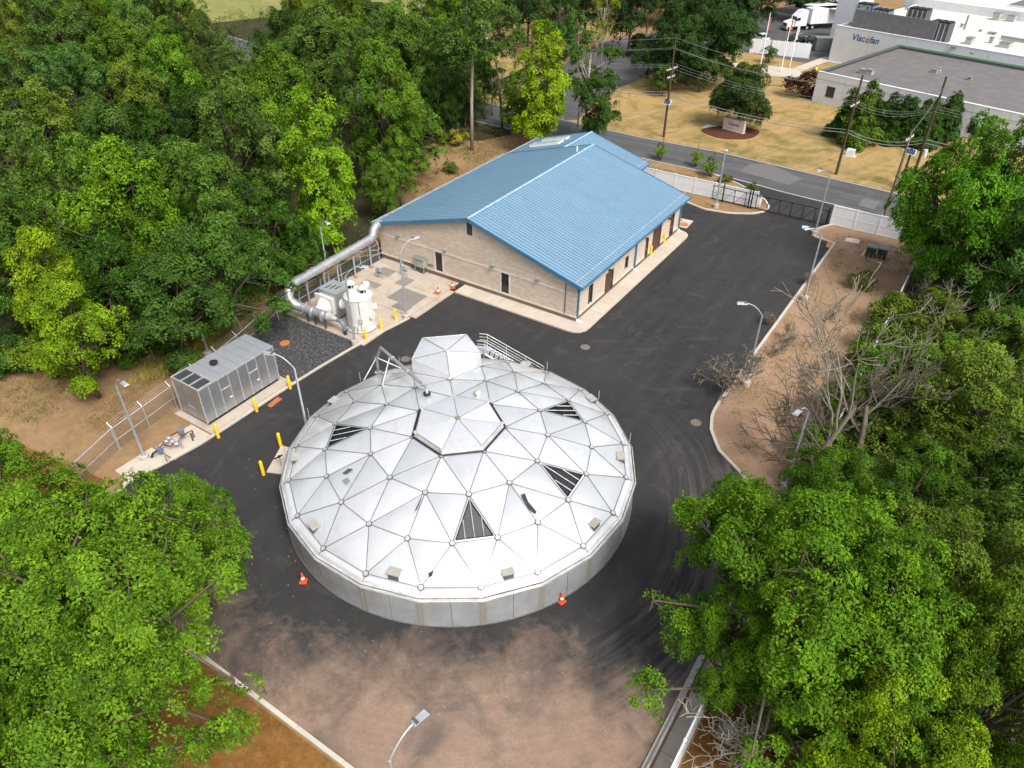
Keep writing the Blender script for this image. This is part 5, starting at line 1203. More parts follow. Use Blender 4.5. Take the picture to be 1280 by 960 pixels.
# further roof levels
P = Q(0, 0); 
ua = lambda px, py, z: ((G(px, py, z)-O_)@FA, (G(px, py, z)-O_)@FB)
a_, b_ = ua(1190, 2, 6)
fb('roof_step', a_-6, AW, 58, 60, 5.5, 7.2, 'bwhite'); fb('high_roof', a_-6, AW, 60, 88, 5.5, 7.3, 'wroof')
a2, b2_ = ua(1254, 17, 6); fb('upper_block', a2, AW, b2_, b2_+18, 5.62, 7.6, 'bwhite'); fb('upper_roof', a2+.3, AW, b2_+.3, b2_+17.7, 7.6, 7.65, 'membrane')
a3, b3_ = ua(1064, 33.5, 6); a4, b4_ = ua(1166, 50, 6)
sb = b3_+.3; sp_ = fb('equipment_screen', a3, a4, 27.4, 27.6, 5.62, 8.9, 'screen')
fb('screen_return', a3, a3+.2, 27.61, 33, 5.62, 8.9, 'screen'); fb('screen_foot', a3, a4, 27.2, 27.39, 5.62, 5.8, 'red')
for k, (pa, pb, w1, h, mt) in enumerate(((1085, 10, 3.2, 3.6, 'bluemeter'), (1105, 14, 3.0, 3.2, 'bluemeter'), (1128, 22, 3.4, 2.2, 'grille'), (1150, 16, 3.4, 3.6, 'grille'), (1172, 30, 3.2, 3.0, 'grille'))):
    a, b = ua(pa, pb, 8.6); un = fb('cooling_unit', a-w1/2, a+w1/2, max(27.8, b-1.5), max(27.8, b-1.5)+2.4, 5.62, 5.62+h, mt)
    for j in range(3): fb('unit_top', a-w1/2+.2+j*w1/3, a-w1/2+w1/3-.05+j*w1/3, max(27.8, b-1.5)+.2, max(27.8, b-1.5)+2.2, 5.62+h, 5.62+h+.25, 'black', un)
    for j in range(4): fb('unit_rib', a-w1/2+.1+j*w1/4, a-w1/2+.25+j*w1/4, max(27.8, b-1.5)-.06, max(27.8, b-1.5), 5.7, 5.6+h, 'hub', un)
def runit(px, py, z, sx, sy, h, mt='screen', nm='roof_unit', slope=False):
    a, b = ua(px, py, z); o = fb(nm, a-sx/2, a+sx/2, b-sy/2, b+sy/2, z, z+h, mt); fb('unit_cap', a-sx/2-.08, a+sx/2+.08, b-sy/2-.08, b+sy/2+.08, z+h, z+h+.08, 'greybox', o); return o
for q in ((1211, 55, 5.62, 1.0, 1.5, 1.0), (1238, 54, 5.62, .6, .6, .9), (1202, 34, 5.62, .5, .5, .5), (1245, 25, 5.62, 1.2, 1.4, 1.3), (1263, 27, 5.62, 1.3, 1.3, 1.1), (1240, 43, 5.62, 1.2, .9, .3), (1256, 59, 5.62, 1.6, 1.8, .8), (1270, 52, 5.62, 5, .5, .5), (1157, 2, 5.62, .8, .8, .8), (1133, 12, 5.62, 1.0, 1.0, .8), (1195, 8, 5.62, .6, .6, .6), (1225, 40, 5.62, .4, .4, .3), (1215, 68, 5.62, .5, .4, .2), (1192, 60, 5.62, .6, .4, .15)): runit(*q, 'device')
for q in ((1080, 92, 4.22, 1.3, 1.0, .6), (1087, 93, 4.22, .9, 1.0, .7), (1168, 91, 4.22, .8, .7, .5), (1172, 90, 4.22, .7, .6, .6), (1212, 100, 4.22, .5, .5, .4)): runit(*q, 'beige')
a, b = ua(1205, 37, 5.62); mk('roof_mast', MB().tube([Q(a, b, 5.6), Q(a, b, 8)], .18, 8), M['greybox'], fac); a, b = ua(1167, 15, 5.62); mk('roof_mast', MB().tube([Q(a, b, 5.6), Q(a, b, 10)], .07, 6), M['hub'], fac)
# lettering on the wall
def text_mesh(name, s, size, mat, par, origin, xd, yd, nrm, sx=1.0, shear=0.0, thick=.03):
    cu = bpy.data.curves.new('tmp_text', 'FONT'); cu.body = s; cu.size = size; cu.extrude = thick/2; cu.shear = shear; cu.offset = .012*size
    ob = bpy.data.objects.new('tmp_text', cu); COL.objects.link(ob); dg_ = bpy.context.evaluated_depsgraph_get(); dg_.update()
    me = bpy.data.meshes.new_from_object(ob.evaluated_get(dg_)); bpy.data.objects.remove(ob); bpy.data.curves.remove(cu)
    n = len(me.vertices); co_ = np.zeros(n*3); me.vertices.foreach_get('co', co_); co_ = co_.reshape(-1, 3); wdt = co_[:, 0].max()
    P = np.array(origin)+co_[:, :1]*sx*np.array(xd)+co_[:, 1:2]*np.array(yd)+co_[:, 2:3]*np.array(nrm)-np.array(par.location)
    me.vertices.foreach_set('co', P.reshape(-1)); me.materials.clear(); me.materials.append(mat); me.update(); me.name = name
    o = bpy.data.objects.new(name, me); COL.objects.link(o); o.parent = par; return wdt*sx
def on_wall(px, py):    # point of the tall block's front face
    o = np.array([0, 0, CAM_H]); d = _F+_R*(px-640)/F_PX+_U*(480-py)/F_PX; wp = Q(0, 26.3); t = ((wp-o)@FB)/(d@FB); return o+d*t
wl = on_wall(1064.6, 47.5); wr = on_wall(1086.5, 51.5); wz = wl[2]; dirw = FA
aL, aR = (wl-O_)@FA, (wr-O_)@FA; szt = (aR-aL)/2.55*1.15
zt = (on_wall(1065, 48.5)[2]+on_wall(1085, 50)[2])/2-.25
w1 = text_mesh('lettering', 'Visc', szt, M['blue'], fac, Q(aL, 26.27, zt), FA, (0, 0, 1), -FB, 1, .2)
w2 = text_mesh('lettering', 'fan', szt, M['blue'], fac, Q(aL+w1+szt*.52, 26.27, zt), FA, (0, 0, 1), -FB, 1, .2)
text_mesh('lettering', 'o', szt*.85, M['blue'], fac, Q(aL+w1+szt*.03, 26.27, zt), FA, (0, 0, 1), -FB, .85, .2)
cx_ = aL+w1+szt*.16
mk('logo_swoosh', MB().add([Q(cx_+szt*.30*math.cos(t)*k_, 26.24, zt+szt*.30+szt*.52*math.sin(t)) for t in np.linspace(-1.3, 1.3, 12) for k_ in (.78, 1.05)], [(2*i, 2*i+1, 2*i+3, 2*i+2) for i in range(11)]), M['red'], fac)
# loading side: canopies left of the block
for k, (px, py) in enumerate(((1040, 8), (1083, 10))):
    a, b = ua(px, py, 4); fb('canopy', a-5, a+4, b-3, b+3, 3.9, 4.1, 'bwhite')
a, b = ua(1058, 13, 6); fb('tower_block', a-2.2, a+2.2, b, b+6, 0, 8.5, 'bwhite')

# ================================================================== SIGN, FLAGPOLES, PERSON, VEHICLES, SMALL ITEMS OVER THE ROAD
bc = G(914, 166); bedp = [tuple((bc+np.array([4.0*math.cos(t)*(1+.1*math.sin(3*t)), 2.9*math.sin(t), 0]))[:2]) for t in np.linspace(0, 2*math.pi, 28)[:-1]]
tag(mk('mulch_bed', MB().prism(bedp, 0, .09), M['redmulch']), kind='structure')
s0, s1 = G(904, 161), G(929.5, 167.5); sdv = s1-s0; sL = np.linalg.norm(sdv); sdv /= sL; sn = np.array([sdv[1], -sdv[0], 0])
sg = thing('entrance_sign', 'pale stone entrance sign with small blue lettering in the red mulch bed', 'sign', s0)
mk('slab', MB().obox(s0, sdv, sn, 0, sL, -.3, .3, .1, 1.75), M['screenp'], sg); mk('plinth', MB().obox(s0, sdv, sn, -.1, sL+.1, -.36, .36, .05, .1), M['walk'], sg)
text_mesh('lettering', 'Viscofan', .55, M['blue'], sg, s0+sdv*.75+sn*.305+[0, 0, .85], sdv, (0, 0, 1), sn, 1, .15)
def flagpole(px, py, ty, label, flag):
    b = G(px, py); z = zat(b[0], b[1], ty); t = thing('flagpole', label, 'flagpole', b, 'flagpoles')
    mk('pole', MB().tube([b, b+[0, 0, z]], [.11, .06], 8), M['white'], t, 1); mk('base', MB().lathe(b, [(.3, 0), (.3, .15), (.15, .25)], 10), M['hub'], t); mk('finial', MB().lathe(b+[0, 0, z], [(.02, 0), (.1, .08), (.02, .18)], 8), M['hub'], t)
    vs, fs = [], []
    for i in range(6):
        for j in range(3):
            vs.append(b+np.array([.10+.12*j+.05*math.sin(i*1.3), .06*math.sin(i*1.7+j), z-.6-i*.42]))
    for i in range(5):
        for j in range(2): fs.append((i*3+j, i*3+j+1, i*3+j+4, i*3+j+3))
    mk('flag', MB().add(vs, fs), M[flag], t)
flagpole(950, 85, 17, 'tall white flagpole left of three, drooping red and white flag', 'flagred'); flagpole(976, 90, 20, 'middle flagpole of three beside the white fence, limp red flag', 'flagred'); flagpole(984, 98, 28, 'right-hand flagpole of three, standing nearest, pale flag', 'insul')
def ffence():
    A_, B_ = G(937, 66), G(1011.5, 73.8); B_ = G(1011, 73.5); d = B_-A_; L = np.linalg.norm(d); d /= L; nn = np.array([-d[1], d[0], 0]); t = thing('vinyl_fence', 'low white panel fence at the far car park edge', 'fence', A_, 'white vinyl fences')
    n = 9
    for k in range(n): mk('fence_panel', MB().obox(A_, d, nn, L*k/n+.03, L*(k+1)/n-.03, -.05, .05, .05, 2.6), M['vinyl'], t); mk('post', MB().obox(A_, d, nn, L*k/n-.06, L*k/n+.06, -.08, .08, 0, 2.75), M['vinyl'], t)
ffence()
# person in a bright vest beside the purple shrub
pb = G(1018, 95)
def person():
    hgt = 1.75; sk = bpy.data.meshes.new('body'); J = dict(pel=(0, 0, .95), ch=(0, 0, 1.32), nk=(0, 0, 1.50), hd=(0, .02, 1.66), ls=(-.19, 0, 1.42), le=(-.26, -.03, 1.15), lw=(-.24, .08, .90), rs=(.19, 0, 1.42), re=(.25, 0, 1.14), rw=(.22, .12, .92), lh=(-.10, 0, .9), lk=(-.12, .04, .5), la=(-.12, -.02, .08), lt=(-.13, .14, .03), rh=(.10, 0, .9), rk=(.12, -.03, .5), ra=(.13, -.10, .08), rt=(.14, .06, .03))
    keys = list(J); E_ = [('pel', 'ch'), ('ch', 'nk'), ('nk', 'hd'), ('ch', 'ls'), ('ls', 'le'), ('le', 'lw'), ('ch', 'rs'), ('rs', 're'), ('re', 'rw'), ('pel', 'lh'), ('lh', 'lk'), ('lk', 'la'), ('la', 'lt'), ('pel', 'rh'), ('rh', 'rk'), ('rk', 'ra'), ('ra', 'rt')]
    sk.from_pydata([J[k] for k in keys], [(keys.index(a), keys.index(b)) for a, b in E_], []); o = bpy.data.objects.new('body', sk); COL.objects.link(o)
    md = o.modifiers.new('skin', 'SKIN'); rad = dict(pel=.15, ch=.16, nk=.06, hd=.10, ls=.07, le=.05, lw=.035, rs=.07, re=.05, rw=.035, lh=.10, lk=.07, la=.05, lt=.04, rh=.10, rk=.07, ra=.05, rt=.04)
    for i, k in enumerate(keys): sk.skin_vertices[0].data[i].radius = (rad[k], rad[k]*.8)
    sk.skin_vertices[0].data[0].use_root = True
    o.modifiers.new('sub', 'SUBSURF').levels = 1; sk.materials.append(M['skin']); o['label'] = 'person'
    return o
pr = thing('person', 'distant standing person in a yellow-green vest beside the purple shrub', 'person', pb)
bd_ = person(); bd_.parent = pr; del bd_['label']
mk('vest', MB().lathe((0, 0, .93), [(.20, 0), (.22, .25), (.23, .45), (.12, .60)], 12), M['hiviz'], pr, 1, local=True)
mk('trousers', MB().tube([(-.11, 0, .95), (-.12, .03, .5), (-.12, -.02, .12)], [.125, .09, .07], 8).tube([(.11, 0, .95), (.12, -.03, .5), (.13, -.10, .12)], [.125, .09, .07], 8), M['navy'], pr, 1, local=True)
mk('hair', MB().lathe((0, .02, 1.66), [(.115, .0), (.12, .06), (.08, .12), (.01, .14)], 10), M['brown'], pr, 1, local=True)
def wheel(par, x, y, r=.36, w_=.24):
    wv = mk('wheel', MB().tube([(x, y-w_/2, r), (x, y+w_/2, r)], r, 14), M['tyre'], par, 1, local=True); mk('rim', MB().tube([(x, y-w_/2-.01, r), (x, y+w_/2+.01, r)], r*.55, 10), M['hub'], wv, local=True)
def carmesh(Lc, Wc, prof):
    mb = MB(); n = len(prof); vs = []
    for s_, k_ in ((-1, 1), (1, 1)):
        for x, z, inn in prof: vs.append((x, s_*(Wc/2-inn), z))
    fs = [tuple(range(n)), tuple(range(n, 2*n))[::-1]]+[(i, n+i, n+(i+1) % n, (i+1) % n) for i in range(n)]
    return mb.add(vs, fs)
def car(px, py, heading, mat, label):
    t = thing('parked_car', label, 'car', G(px, py), 'cars in the far car park', heading)
    mk('body', carmesh(4.5, 1.8, [(-2.2, .35, 0), (2.2, .35, 0), (2.28, .65, .05), (2.1, .82, .08), (1.05, .95, .05), (-1.7, .98, .05), (-2.2, .9, .08)]), M[mat], t, local=True)
    mk('cabin', carmesh(4.5, 1.7, [(1.0, .95, .0), (.25, 1.42, .2), (-1.2, 1.45, .2), (-1.9, .97, .05)]), M['glass'], t, local=True)
    mk('roof', MB().box(-1.2, .25, -.66, .66, 1.43, 1.48), M[mat], t, local=True)
    for x in (-1.4, 1.4):
        for y in (-.85, .85): wheel(t, x, y, .33, .2)
    for y in (-.65, .65): mk('headlight', MB().box(2.2, 2.27, y-.18, y+.18, .6, .72), M['white'], t, local=True); mk('tail_light', MB().box(-2.24, -2.18, y-.15, y+.15, .72, .85), M['flagred'], t, local=True)
    return t
car(951, 51, math.radians(100), 'car_white', 'white car with dark windscreen parked behind the low white fence'); car(1000, 52, math.radians(-5), 'car_black', 'dark green-black car parked left of the other dark car'); car(1019, 55, math.radians(-8), 'car_black', 'dark car parked nearest the factory wall')
def truck(px, py, heading, label, Lt=13.5):
    t = thing('semi_truck', label, 'truck', G(px, py), 'trucks at the loading yard', heading)
    mk('cab', carmesh(3, 2.4, [(-1.9, .9, 0), (.9, .9, 0), (.9, 2.0, .05), (.55, 2.7, .1), (-.2, 3.4, .15), (-.6, 3.85, .2), (-1.9, 3.9, .15)]), M['car_white'], t, local=True)
    mk('bonnet', carmesh(2, 2.0, [(.9, .8, 0), (2.6, .8, .05), (2.65, 1.5, .1), (2.4, 1.75, .15), (.9, 2.05, .05)]), M['car_white'], t, local=True); mk('bumper', MB().box(2.5, 2.85, -1.15, 1.15, .4, .85), M['hub'], t, local=True); mk('grille', MB().box(2.64, 2.70, -.5, .5, .9, 1.5), M['grille'], t, local=True)
    mk('windscreen', MB().add([(.93, -1.05, 2.0), (.93, 1.05, 2.0), (.58, .98, 2.66), (.58, -.98, 2.66)], [(0, 1, 2, 3)]), M['glass'], t, local=True)
    for s_ in (-1, 1): mk('side_window', MB().add([(-.2, s_*1.21, 2.0), (.75, s_*1.205, 2.0), (.5, s_*1.15, 2.55), (-.2, s_*1.15, 2.6)], [(0, 1, 2, 3) if s_ < 0 else (3, 2, 1, 0)]), M['glass'], t, local=True); mk('mirror', MB().box(.8, .95, s_*1.3-.06, s_*1.3+.06, 1.9, 2.5), M['blackmetal'], t, local=True)
    mk('chassis', MB().box(-3.2-Lt*.1, 2.2, -.5, .5, .65, .9), M['skid'], t, local=True)
    tl = mk('trailer', MB().box(-3.1-Lt, -2.7, -1.28, 1.28, 1.15, 4.1), M['vinyl'], t, local=True)
    for k in range(12): mk('trailer_rib', MB().box(-3.1-Lt+.4+k*Lt/12, -3.1-Lt+.46+k*Lt/12, -1.31, 1.31, 1.2, 4.05), M['bwhite'], tl, local=True)
    for x in (1.7, -2.2, -3.5, -Lt-.6, -Lt-1.9):
        for y in (-1.05, 1.05): wheel(t, x, y, .5, .35)
    return t
e0, e1 = G(986, 38), G(1062, 33); hd_ = math.atan2(e0[1]-e1[1], e0[0]-e1[0]); cpos = G(992, 38)
truck(993, 37, hd_, 'white semi truck with long white trailer facing left in the far car park'); truck(1020, 8, math.radians(200), 'second white semi truck at the top edge, mostly cut by the factory canopy', 9)
fb_c = [G(1018, 64), G(1036, 66)]
dmp = thing('waste_container', 'dark grey waste container beside the factory corner', 'container', fb_c[0])
mk('container', MB().obox(fb_c[0], np.array([1, -.1, 0]), np.array([.1, 1, 0]), 0, 3.6, 0, 2.2, .1, 2.3), M['screen'], dmp)
for k in range(6): mk('rib', MB().obox(fb_c[0], np.array([1, -.1, 0]), np.array([.1, 1, 0]), .2+k*.62, .3+k*.62, -.08, 0, .15, 2.25), M['greybox'], dmp)
mk('lid', MB().obox(fb_c[0], np.array([1, -.1, 0]), np.array([.1, 1, 0]), -.05, 3.65, -.05, 2.25, 2.3, 2.38), M['greybox'], dmp)
for px, py, sx, sy, h, lab in ((1062, 195, .5, .35, .9, 'small pale utility box on the mown lawn right of the pole'), (892, 160, 1.2, .8, .08, 'flat pale slab on the lawn left of the mulch bed')):
    p = G(px, py); t = thing('utility_box', lab, 'box' if h > .5 else 'slab', p)
    mk('box', MB().obox(p, EU, EV, -sx, sx, -sy, sy, .02, h), M['insul'], t); mk('base', MB().obox(p, EU, EV, -sx-.3, sx+.3, -sy-.2, sy+.2, 0, .02+.05), M['walk'], t)
sl_ = thing('street_light_arm', 'small street light on a bracket on the far pole among the trees', 'street light', b6)
q = lift(b6, t6, t6[2]*.52); mk('arm', MB().tube([q, q-EU*1.2+[0, 0, .25], q-EU*2.0+[0, 0, .3]], .04, 6), M['hub'], sl_); mk('head', MB().obox(q-EU*2.5+[0, 0, .25], EU, EV, -.3, .4, -.15, .15, 0, .14), M['white'], sl_)

# ================================================================== VEGETATION
def leaf_arrays(C, D, N_, L, W, tint, fold=.25):
    """C centres, D directions, N_ normals (n,3); L, W (n,) -> verts, tris, per-face tint"""
    S = np.cross(D, N_); S /= np.linalg.norm(S, axis=1, keepdims=True)+1e-9
    n = len(C); V = np.empty((n, 4, 3)); L = L[:, None]; W = W[:, None]
    V[:, 0] = C-D*L*.5; V[:, 1] = C+S*W*.5+N_*W*fold-D*L*.05; V[:, 2] = C+D*L*.5; V[:, 3] = C-S*W*.5+N_*W*fold-D*L*.05
    i = np.arange(n)[:, None]*4; T = np.concatenate([i+[[0, 1, 2]], i+[[0, 2, 3]]], 1).reshape(-1, 3)
    return V.reshape(-1, 3), T, np.repeat(tint, 2)
def tri_mesh(name, V, T, tint, mat):
    me = bpy.data.meshes.new(name); me.vertices.add(len(V)); me.vertices.foreach_set('co', V.astype(np.float32).reshape(-1))
    me.loops.add(len(T)*3); me.loops.foreach_set('vertex_index', T.astype(np.int32).reshape(-1)); me.polygons.add(len(T))
    me.polygons.foreach_set('loop_start', np.arange(len(T), dtype=np.int32)*3)
    at = me.attributes.new('tint', 'FLOAT', 'FACE'); at.data.foreach_set('value', tint.astype(np.float32))
    me.materials.append(mat); me.update(calc_edges=True); return me
def unit(a): return a/(np.linalg.norm(a, axis=-1, keepdims=True)+1e-9)
def tufts(rng, P, O, nleaf, L, TR, tt, lv=.35, droop=.15, lay=.45):
    """leaf rosettes at points P facing O"""
    n = len(P); up = np.array([0, 0, 1.]); a = unit(np.cross(O, rng.normal(size=(n, 3)))); b = np.cross(O, a)
    ph = rng.uniform(0, 2*np.pi, (n, nleaf)); rr = np.sqrt(rng.uniform(.02, 1, (n, nleaf)))*TR[:, None]
    D = np.cos(ph)[..., None]*a[:, None]+np.sin(ph)[..., None]*b[:, None]
    hh = rng.normal(0, lay, (n, nleaf))*TR[:, None]*.5-droop*rr**2/TR[:, None]
    C = P[:, None]+D*rr[..., None]+O[:, None]*hh[..., None]
    Dl = unit(D+O[:, None]*rng.uniform(-.5, .35, (n, nleaf))[..., None]+rng.normal(0, .35, (n, nleaf, 3)))
    Nl = unit(O[:, None]+rng.normal(0, .38, (n, nleaf, 3))+up*.25); Nl = unit(Nl-Dl*(Nl*Dl).sum(-1, keepdims=True))
    Ls = L*rng.uniform(.65, 1.25, (n, nleaf)); ti = np.clip(tt[:, None]+rng.normal(0, .16, (n, nleaf)), 0, 1)
    f = lambda q: q.reshape(-1, 3)
    return leaf_arrays(f(C), f(Dl), f(Nl), Ls.reshape(-1), (Ls*lv).reshape(-1)*1.5, ti.reshape(-1))
def crown_variant(seed, R, H, z0, nl, lob, nt, nleaf, L, TR, shape='round', low=.25, inner=.10, spray=1.0, tsp=.22):
    rng = np.random.default_rng(seed); Z = H-z0; lc, lr = [], []
    k = 0
    while len(lc) < nl:
        d = unit(rng.normal(size=3)); zf = rng.uniform(0, 1)
        if shape == 'round': wr = math.sqrt(max(0, 1-(2*zf-.85)**2/1.5)); 
        elif shape == 'tall': wr = .95*(1-zf**2.2)*.8+.25*(zf < .85)
        elif shape == 'cone': wr = max(.08, 1-zf)
        elif shape == 'vase': wr = .45+.55*math.sin(math.pi*min(1, zf*.8))
        else: wr = 1
        a = rng.uniform(0, 2*np.pi); q = rng.uniform(.35, .80)*wr
        r = lob*R*rng.uniform(.7, 1.2)*(1 if shape != 'cone' else max(.45, 1-zf))
        c = np.array([math.cos(a)*q*R, math.sin(a)*q*R, z0+r*.5+zf*(Z-r*1.2)])
        if all(np.linalg.norm(c-o) > .55*(r+s_)*.8 for o, s_ in zip(lc, lr)) or k > 60: lc.append(c); lr.append(r); k = 0
        k += 1
    if shape == 'round' and nl > 20:
        for _ in range(nl//3):
            a = rng.uniform(0, 2*np.pi); r = lob*R*rng.uniform(.38, .6); q = rng.uniform(.85, 1.12); lc.append(np.array([math.cos(a)*q*R, math.sin(a)*q*R, z0+Z*rng.uniform(.1, .6)])); lr.append(r)
        nl = len(lc)
    lc, lr = np.array(lc), np.array(lr); pr_ = lr**2/(lr**2).sum(); Pl, Ol, Tl = [], [], []; tl_ = rng.uniform(.2, .8, nl)
    fr = rng.normal(size=(nl, 3, 3))*2.2; fo = rng.uniform(0, 6, (nl, 3)); per = 9; SRD = TR*2.0*spray
    while len(Pl) < nt:
        i = rng.choice(nl, p=pr_); d = unit(rng.normal(size=3))
        if d[2] < -.15 and rng.random() > low: continue
        lump = 1+.16*sum(math.sin(fr[i, j]@d+fo[i, j]) for j in range(3)); isin = rng.random() < inner
        rad = lr[i]*lump*(rng.uniform(.3, .8) if isin else rng.uniform(.84, 1.12)); p = lc[i]+d*rad*np.array([1, 1, .82])
        if not isin and any(np.linalg.norm((p-lc[j])/np.array([1, 1, .82])) < lr[j]*.78 for j in range(nl) if j != i): continue
        o_ = unit(d*np.array([1, 1, .7])+np.array([0, 0, .75])); a_ = unit(np.cross(o_, rng.normal(size=3))); b_ = np.cross(o_, a_); el = rng.uniform(.7, 1.5)
        tb = tl_[i]*.3+.25+rng.normal(0, tsp*.8)
        for _ in range(int(per*rng.uniform(.5, 1.5))+1):
            x_, y_ = rng.normal(0, .5, 2)*SRD; x_ *= el; q_ = p+a_*x_+b_*y_-o_*(x_*x_+y_*y_)/SRD*.55+o_*rng.normal(0, .10)*SRD
            Pl.append(q_); Ol.append(unit(o_+(a_*x_+b_*y_)/SRD*.6)); Tl.append(tb+rng.normal(0, .12)+.15*(1-min(1, (x_*x_+y_*y_)/SRD**2)))
    P, O, tt = np.array(Pl), np.array(Ol), np.clip(np.array(Tl), 0, 1)
    V, T, ti = tufts(rng, P, O, nleaf, L, TR*rng.uniform(.7, 1.3, len(P)), tt)
    me = tri_mesh('crown', V, T, ti, M['leaf'])
    # trunk with limbs to every lobe and twigs to some tufts
    mb = MB(); tr_ = max(.10, R*.045); top_ = z0+Z*.55; bend = rng.normal(0, .03*H, 2)
    tp_ = [np.array([0, 0, -.2]), np.array([bend[0]*.3, bend[1]*.3, z0*.6]), np.array([bend[0], bend[1], z0+Z*.2]), np.array([bend[0]*1.1, bend[1]*1.1, top_])]
    mb.tube(tp_, [tr_*1.25, tr_, tr_*.75, tr_*.3], 8)
    for c, r in zip(lc, lr):
        s_ = tp_[2]+(tp_[3]-tp_[2])*rng.uniform(-.3, .8) if c[2] > tp_[2][2] else tp_[1]+(tp_[2]-tp_[1])*rng.uniform(.4, 1)
        m_ = (s_+c)/2+rng.normal(0, .06*R, 3)-np.array([0, 0, .04*R]); mb.tube([s_, m_, c], [tr_*.42, tr_*.3, tr_*.16], 5, False)
        for _ in range(4):
            d = unit(rng.normal(size=3)+np.array([0, 0, .4])); mb.tube([c, c+d*r*.5+rng.normal(0, .05*r, 3), c+d*r*.92], [tr_*.16, tr_*.1, tr_*.04], 4, False)
    tm = bpy.data.meshes.new('trunk'); tm.from_pydata(mb.v, [], mb.f); tm.polygons.foreach_set('use_smooth', [True]*len(tm.polygons))
    return me, tm, R, H
VAR = {}
#            seed  R    H    z0  nl  lob  nt  nleaf  L   TR
VAR['a'] = crown_variant(11, 4.6, 13, 2.6, 22, .34, 1700, 15, .27, .40)
VAR['b'] = crown_variant(12, 4.6, 13, 3.0, 26, .30, 1700, 15, .27, .38)
VAR['c'] = crown_variant(13, 4.6, 13, 2.2, 21, .36, 1600, 15, .28, .42)
VAR['e'] = crown_variant(31, 4.6, 13, 2.0, 24, .33, 1700, 15, .26, .46, 'vase')
VAR['f'] = crown_variant(32, 4.6, 13, 2.4, 34, .25, 1800, 14, .25, .34, 'tall')
VAR['g'] = crown_variant(33, 4.6, 13, 2.8, 18, .38, 1500, 16, .30, .48, tsp=.35)
VAR['d'] = crown_variant(14, 4.6, 13, 3.4, 28, .28, 1700, 15, .26, .36)
VAR['tall'] = crown_variant(15, 3.0, 14, 2.0, 24, .46, 1500, 14, .28, .36, 'tall')
VAR['airy'] = crown_variant(16, 3.4, 15, 5.5, 14, .36, 520, 13, .28, .36, 'vase', inner=.2)
VAR['airy2'] = crown_variant(17, 3.2, 15, 7.8, 14, .38, 620, 12, .28, .36, 'vase', inner=.2)
VAR['oak'] = crown_variant(21, 7.4, 13, 4.0, 44, .215, 6000, 18, .195, .34, low=.35, inner=.15)
VAR['oak2'] = crown_variant(22, 6.6, 13, 3.0, 38, .23, 5200, 18, .180, .32, low=.3, inner=.12)
VAR['oak3'] = crown_variant(23, 5.6, 12, 2.6, 28, .26, 3600, 18, .180, .32, low=.3, inner=.12)
VAR['dense'] = crown_variant(24, 8.0, 14, 1.2, 46, .26, 5200, 16, .30, .46, low=.6)
VAR['cedar'] = crown_variant(25, 4.0, 9, 1.9, 34, .30, 3000, 15, .22, .32, 'tall', low=.7, inner=.25)
VAR['arbor'] = crown_variant(26, 1.7, 5.6, .1, 48, .46, 1700, 14, .20, .22, 'cone', low=.6)
VAR['bush'] = crown_variant(27, 1.5, 2.4, .15, 9, .45, 260, 12, .20, .26, low=.5)
VAR['sap'] = crown_variant(28, .75, 3.2, .7, 9, .45, 120, 11, .17, .20, 'tall', inner=.3)
TREEN = {}
def plant(var, base, R, H, color, label, name='broadleaf_tree', cat='tree', group=None, bark='bark', rz=None, lean=(0, 0)):
    cm, tm, R0, H0 = VAR[var]; n = TREEN.get(var, 0); TREEN[var] = n+1; rg = random.Random(hash((round(base[0], 2), round(base[1], 2))) & 0xffff)
    key = (var, bark)
    if key not in VAR:
        t2 = tm.copy(); t2.materials.clear(); t2.materials.append(M[bark]); VAR[key] = t2
    t = thing(name, label, cat, (base[0], base[1], 0), group, rz if rz is not None else rg.uniform(0, 6.28))
    t.scale = (R/R0, R/R0*rg.uniform(.92, 1.08), H/H0)
    if lean != (0, 0): t.rotation_euler = (lean[0], lean[1], t.rotation_euler[2])
    c = bpy.data.objects.new('crown' if name != 'sapling' else 'foliage', cm); c.parent = t; c.color = (*color, 1); COL.objects.link(c)
    k = bpy.data.objects.new('trunk', VAR[key]); k.parent = t; COL.objects.link(k)
    return t
def ptree(px, py, H, R, var, col, label, zc=.62, **k):
    p = G(px, py, H*zc); placed.append((p[0], p[1], R)); return plant(var, p, R, H, col, label, **k)
placed = []
# leaf colours (albedo)
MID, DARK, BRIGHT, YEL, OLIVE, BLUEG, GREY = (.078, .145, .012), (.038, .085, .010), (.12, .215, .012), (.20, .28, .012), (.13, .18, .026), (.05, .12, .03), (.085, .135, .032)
LIME = (.155, .265, .014)
# ---- the near trees
ptree(88, 748, 13.5, 7.2, 'oak', (.12, .215, .016), 'large spreading light green tree filling the lower left corner', zc=.66, group=None)
ptree(232, 662, 10, 2.9, 'oak3', (.10, .19, .015), 'smaller green tree crown overhanging the asphalt at the lower left', zc=.62)
ptree(2, 636, 11, 4.0, 'oak3', (.10, .185, .015), 'green tree crown at the left edge above the big spreading tree', zc=.62)
ptree(20, 905, 12, 5.5, 'oak2', (.105, .195, .015), 'green tree crown in the extreme lower left corner', zc=.62)
ptree(1010, 735, 13, 5.9, 'oak2', (.10, .195, .012), 'large bright green tree beside the lot, bottom right, nearest the tank', zc=.68)
ptree(1095, 800, 12, 4.3, 'oak3', (.095, .185, .012), 'green tree crown just right of the large tree beside the lot', zc=.66)
ptree(925, 660, 8.5, 2.6, 'oak3', (.09, .18, .012), 'smaller green tree overhanging the asphalt edge at the right', zc=.6)
ptree(925, 800, 9, 2.6, 'oak3', (.09, .18, .012), 'green tree crown leaning over the asphalt above the concrete strip', zc=.6)
ptree(1205, 735, 12, 4.2, 'oak3', (.11, .16, .022), 'olive green tree with pale dead twigs, right of the large tree', zc=.62)
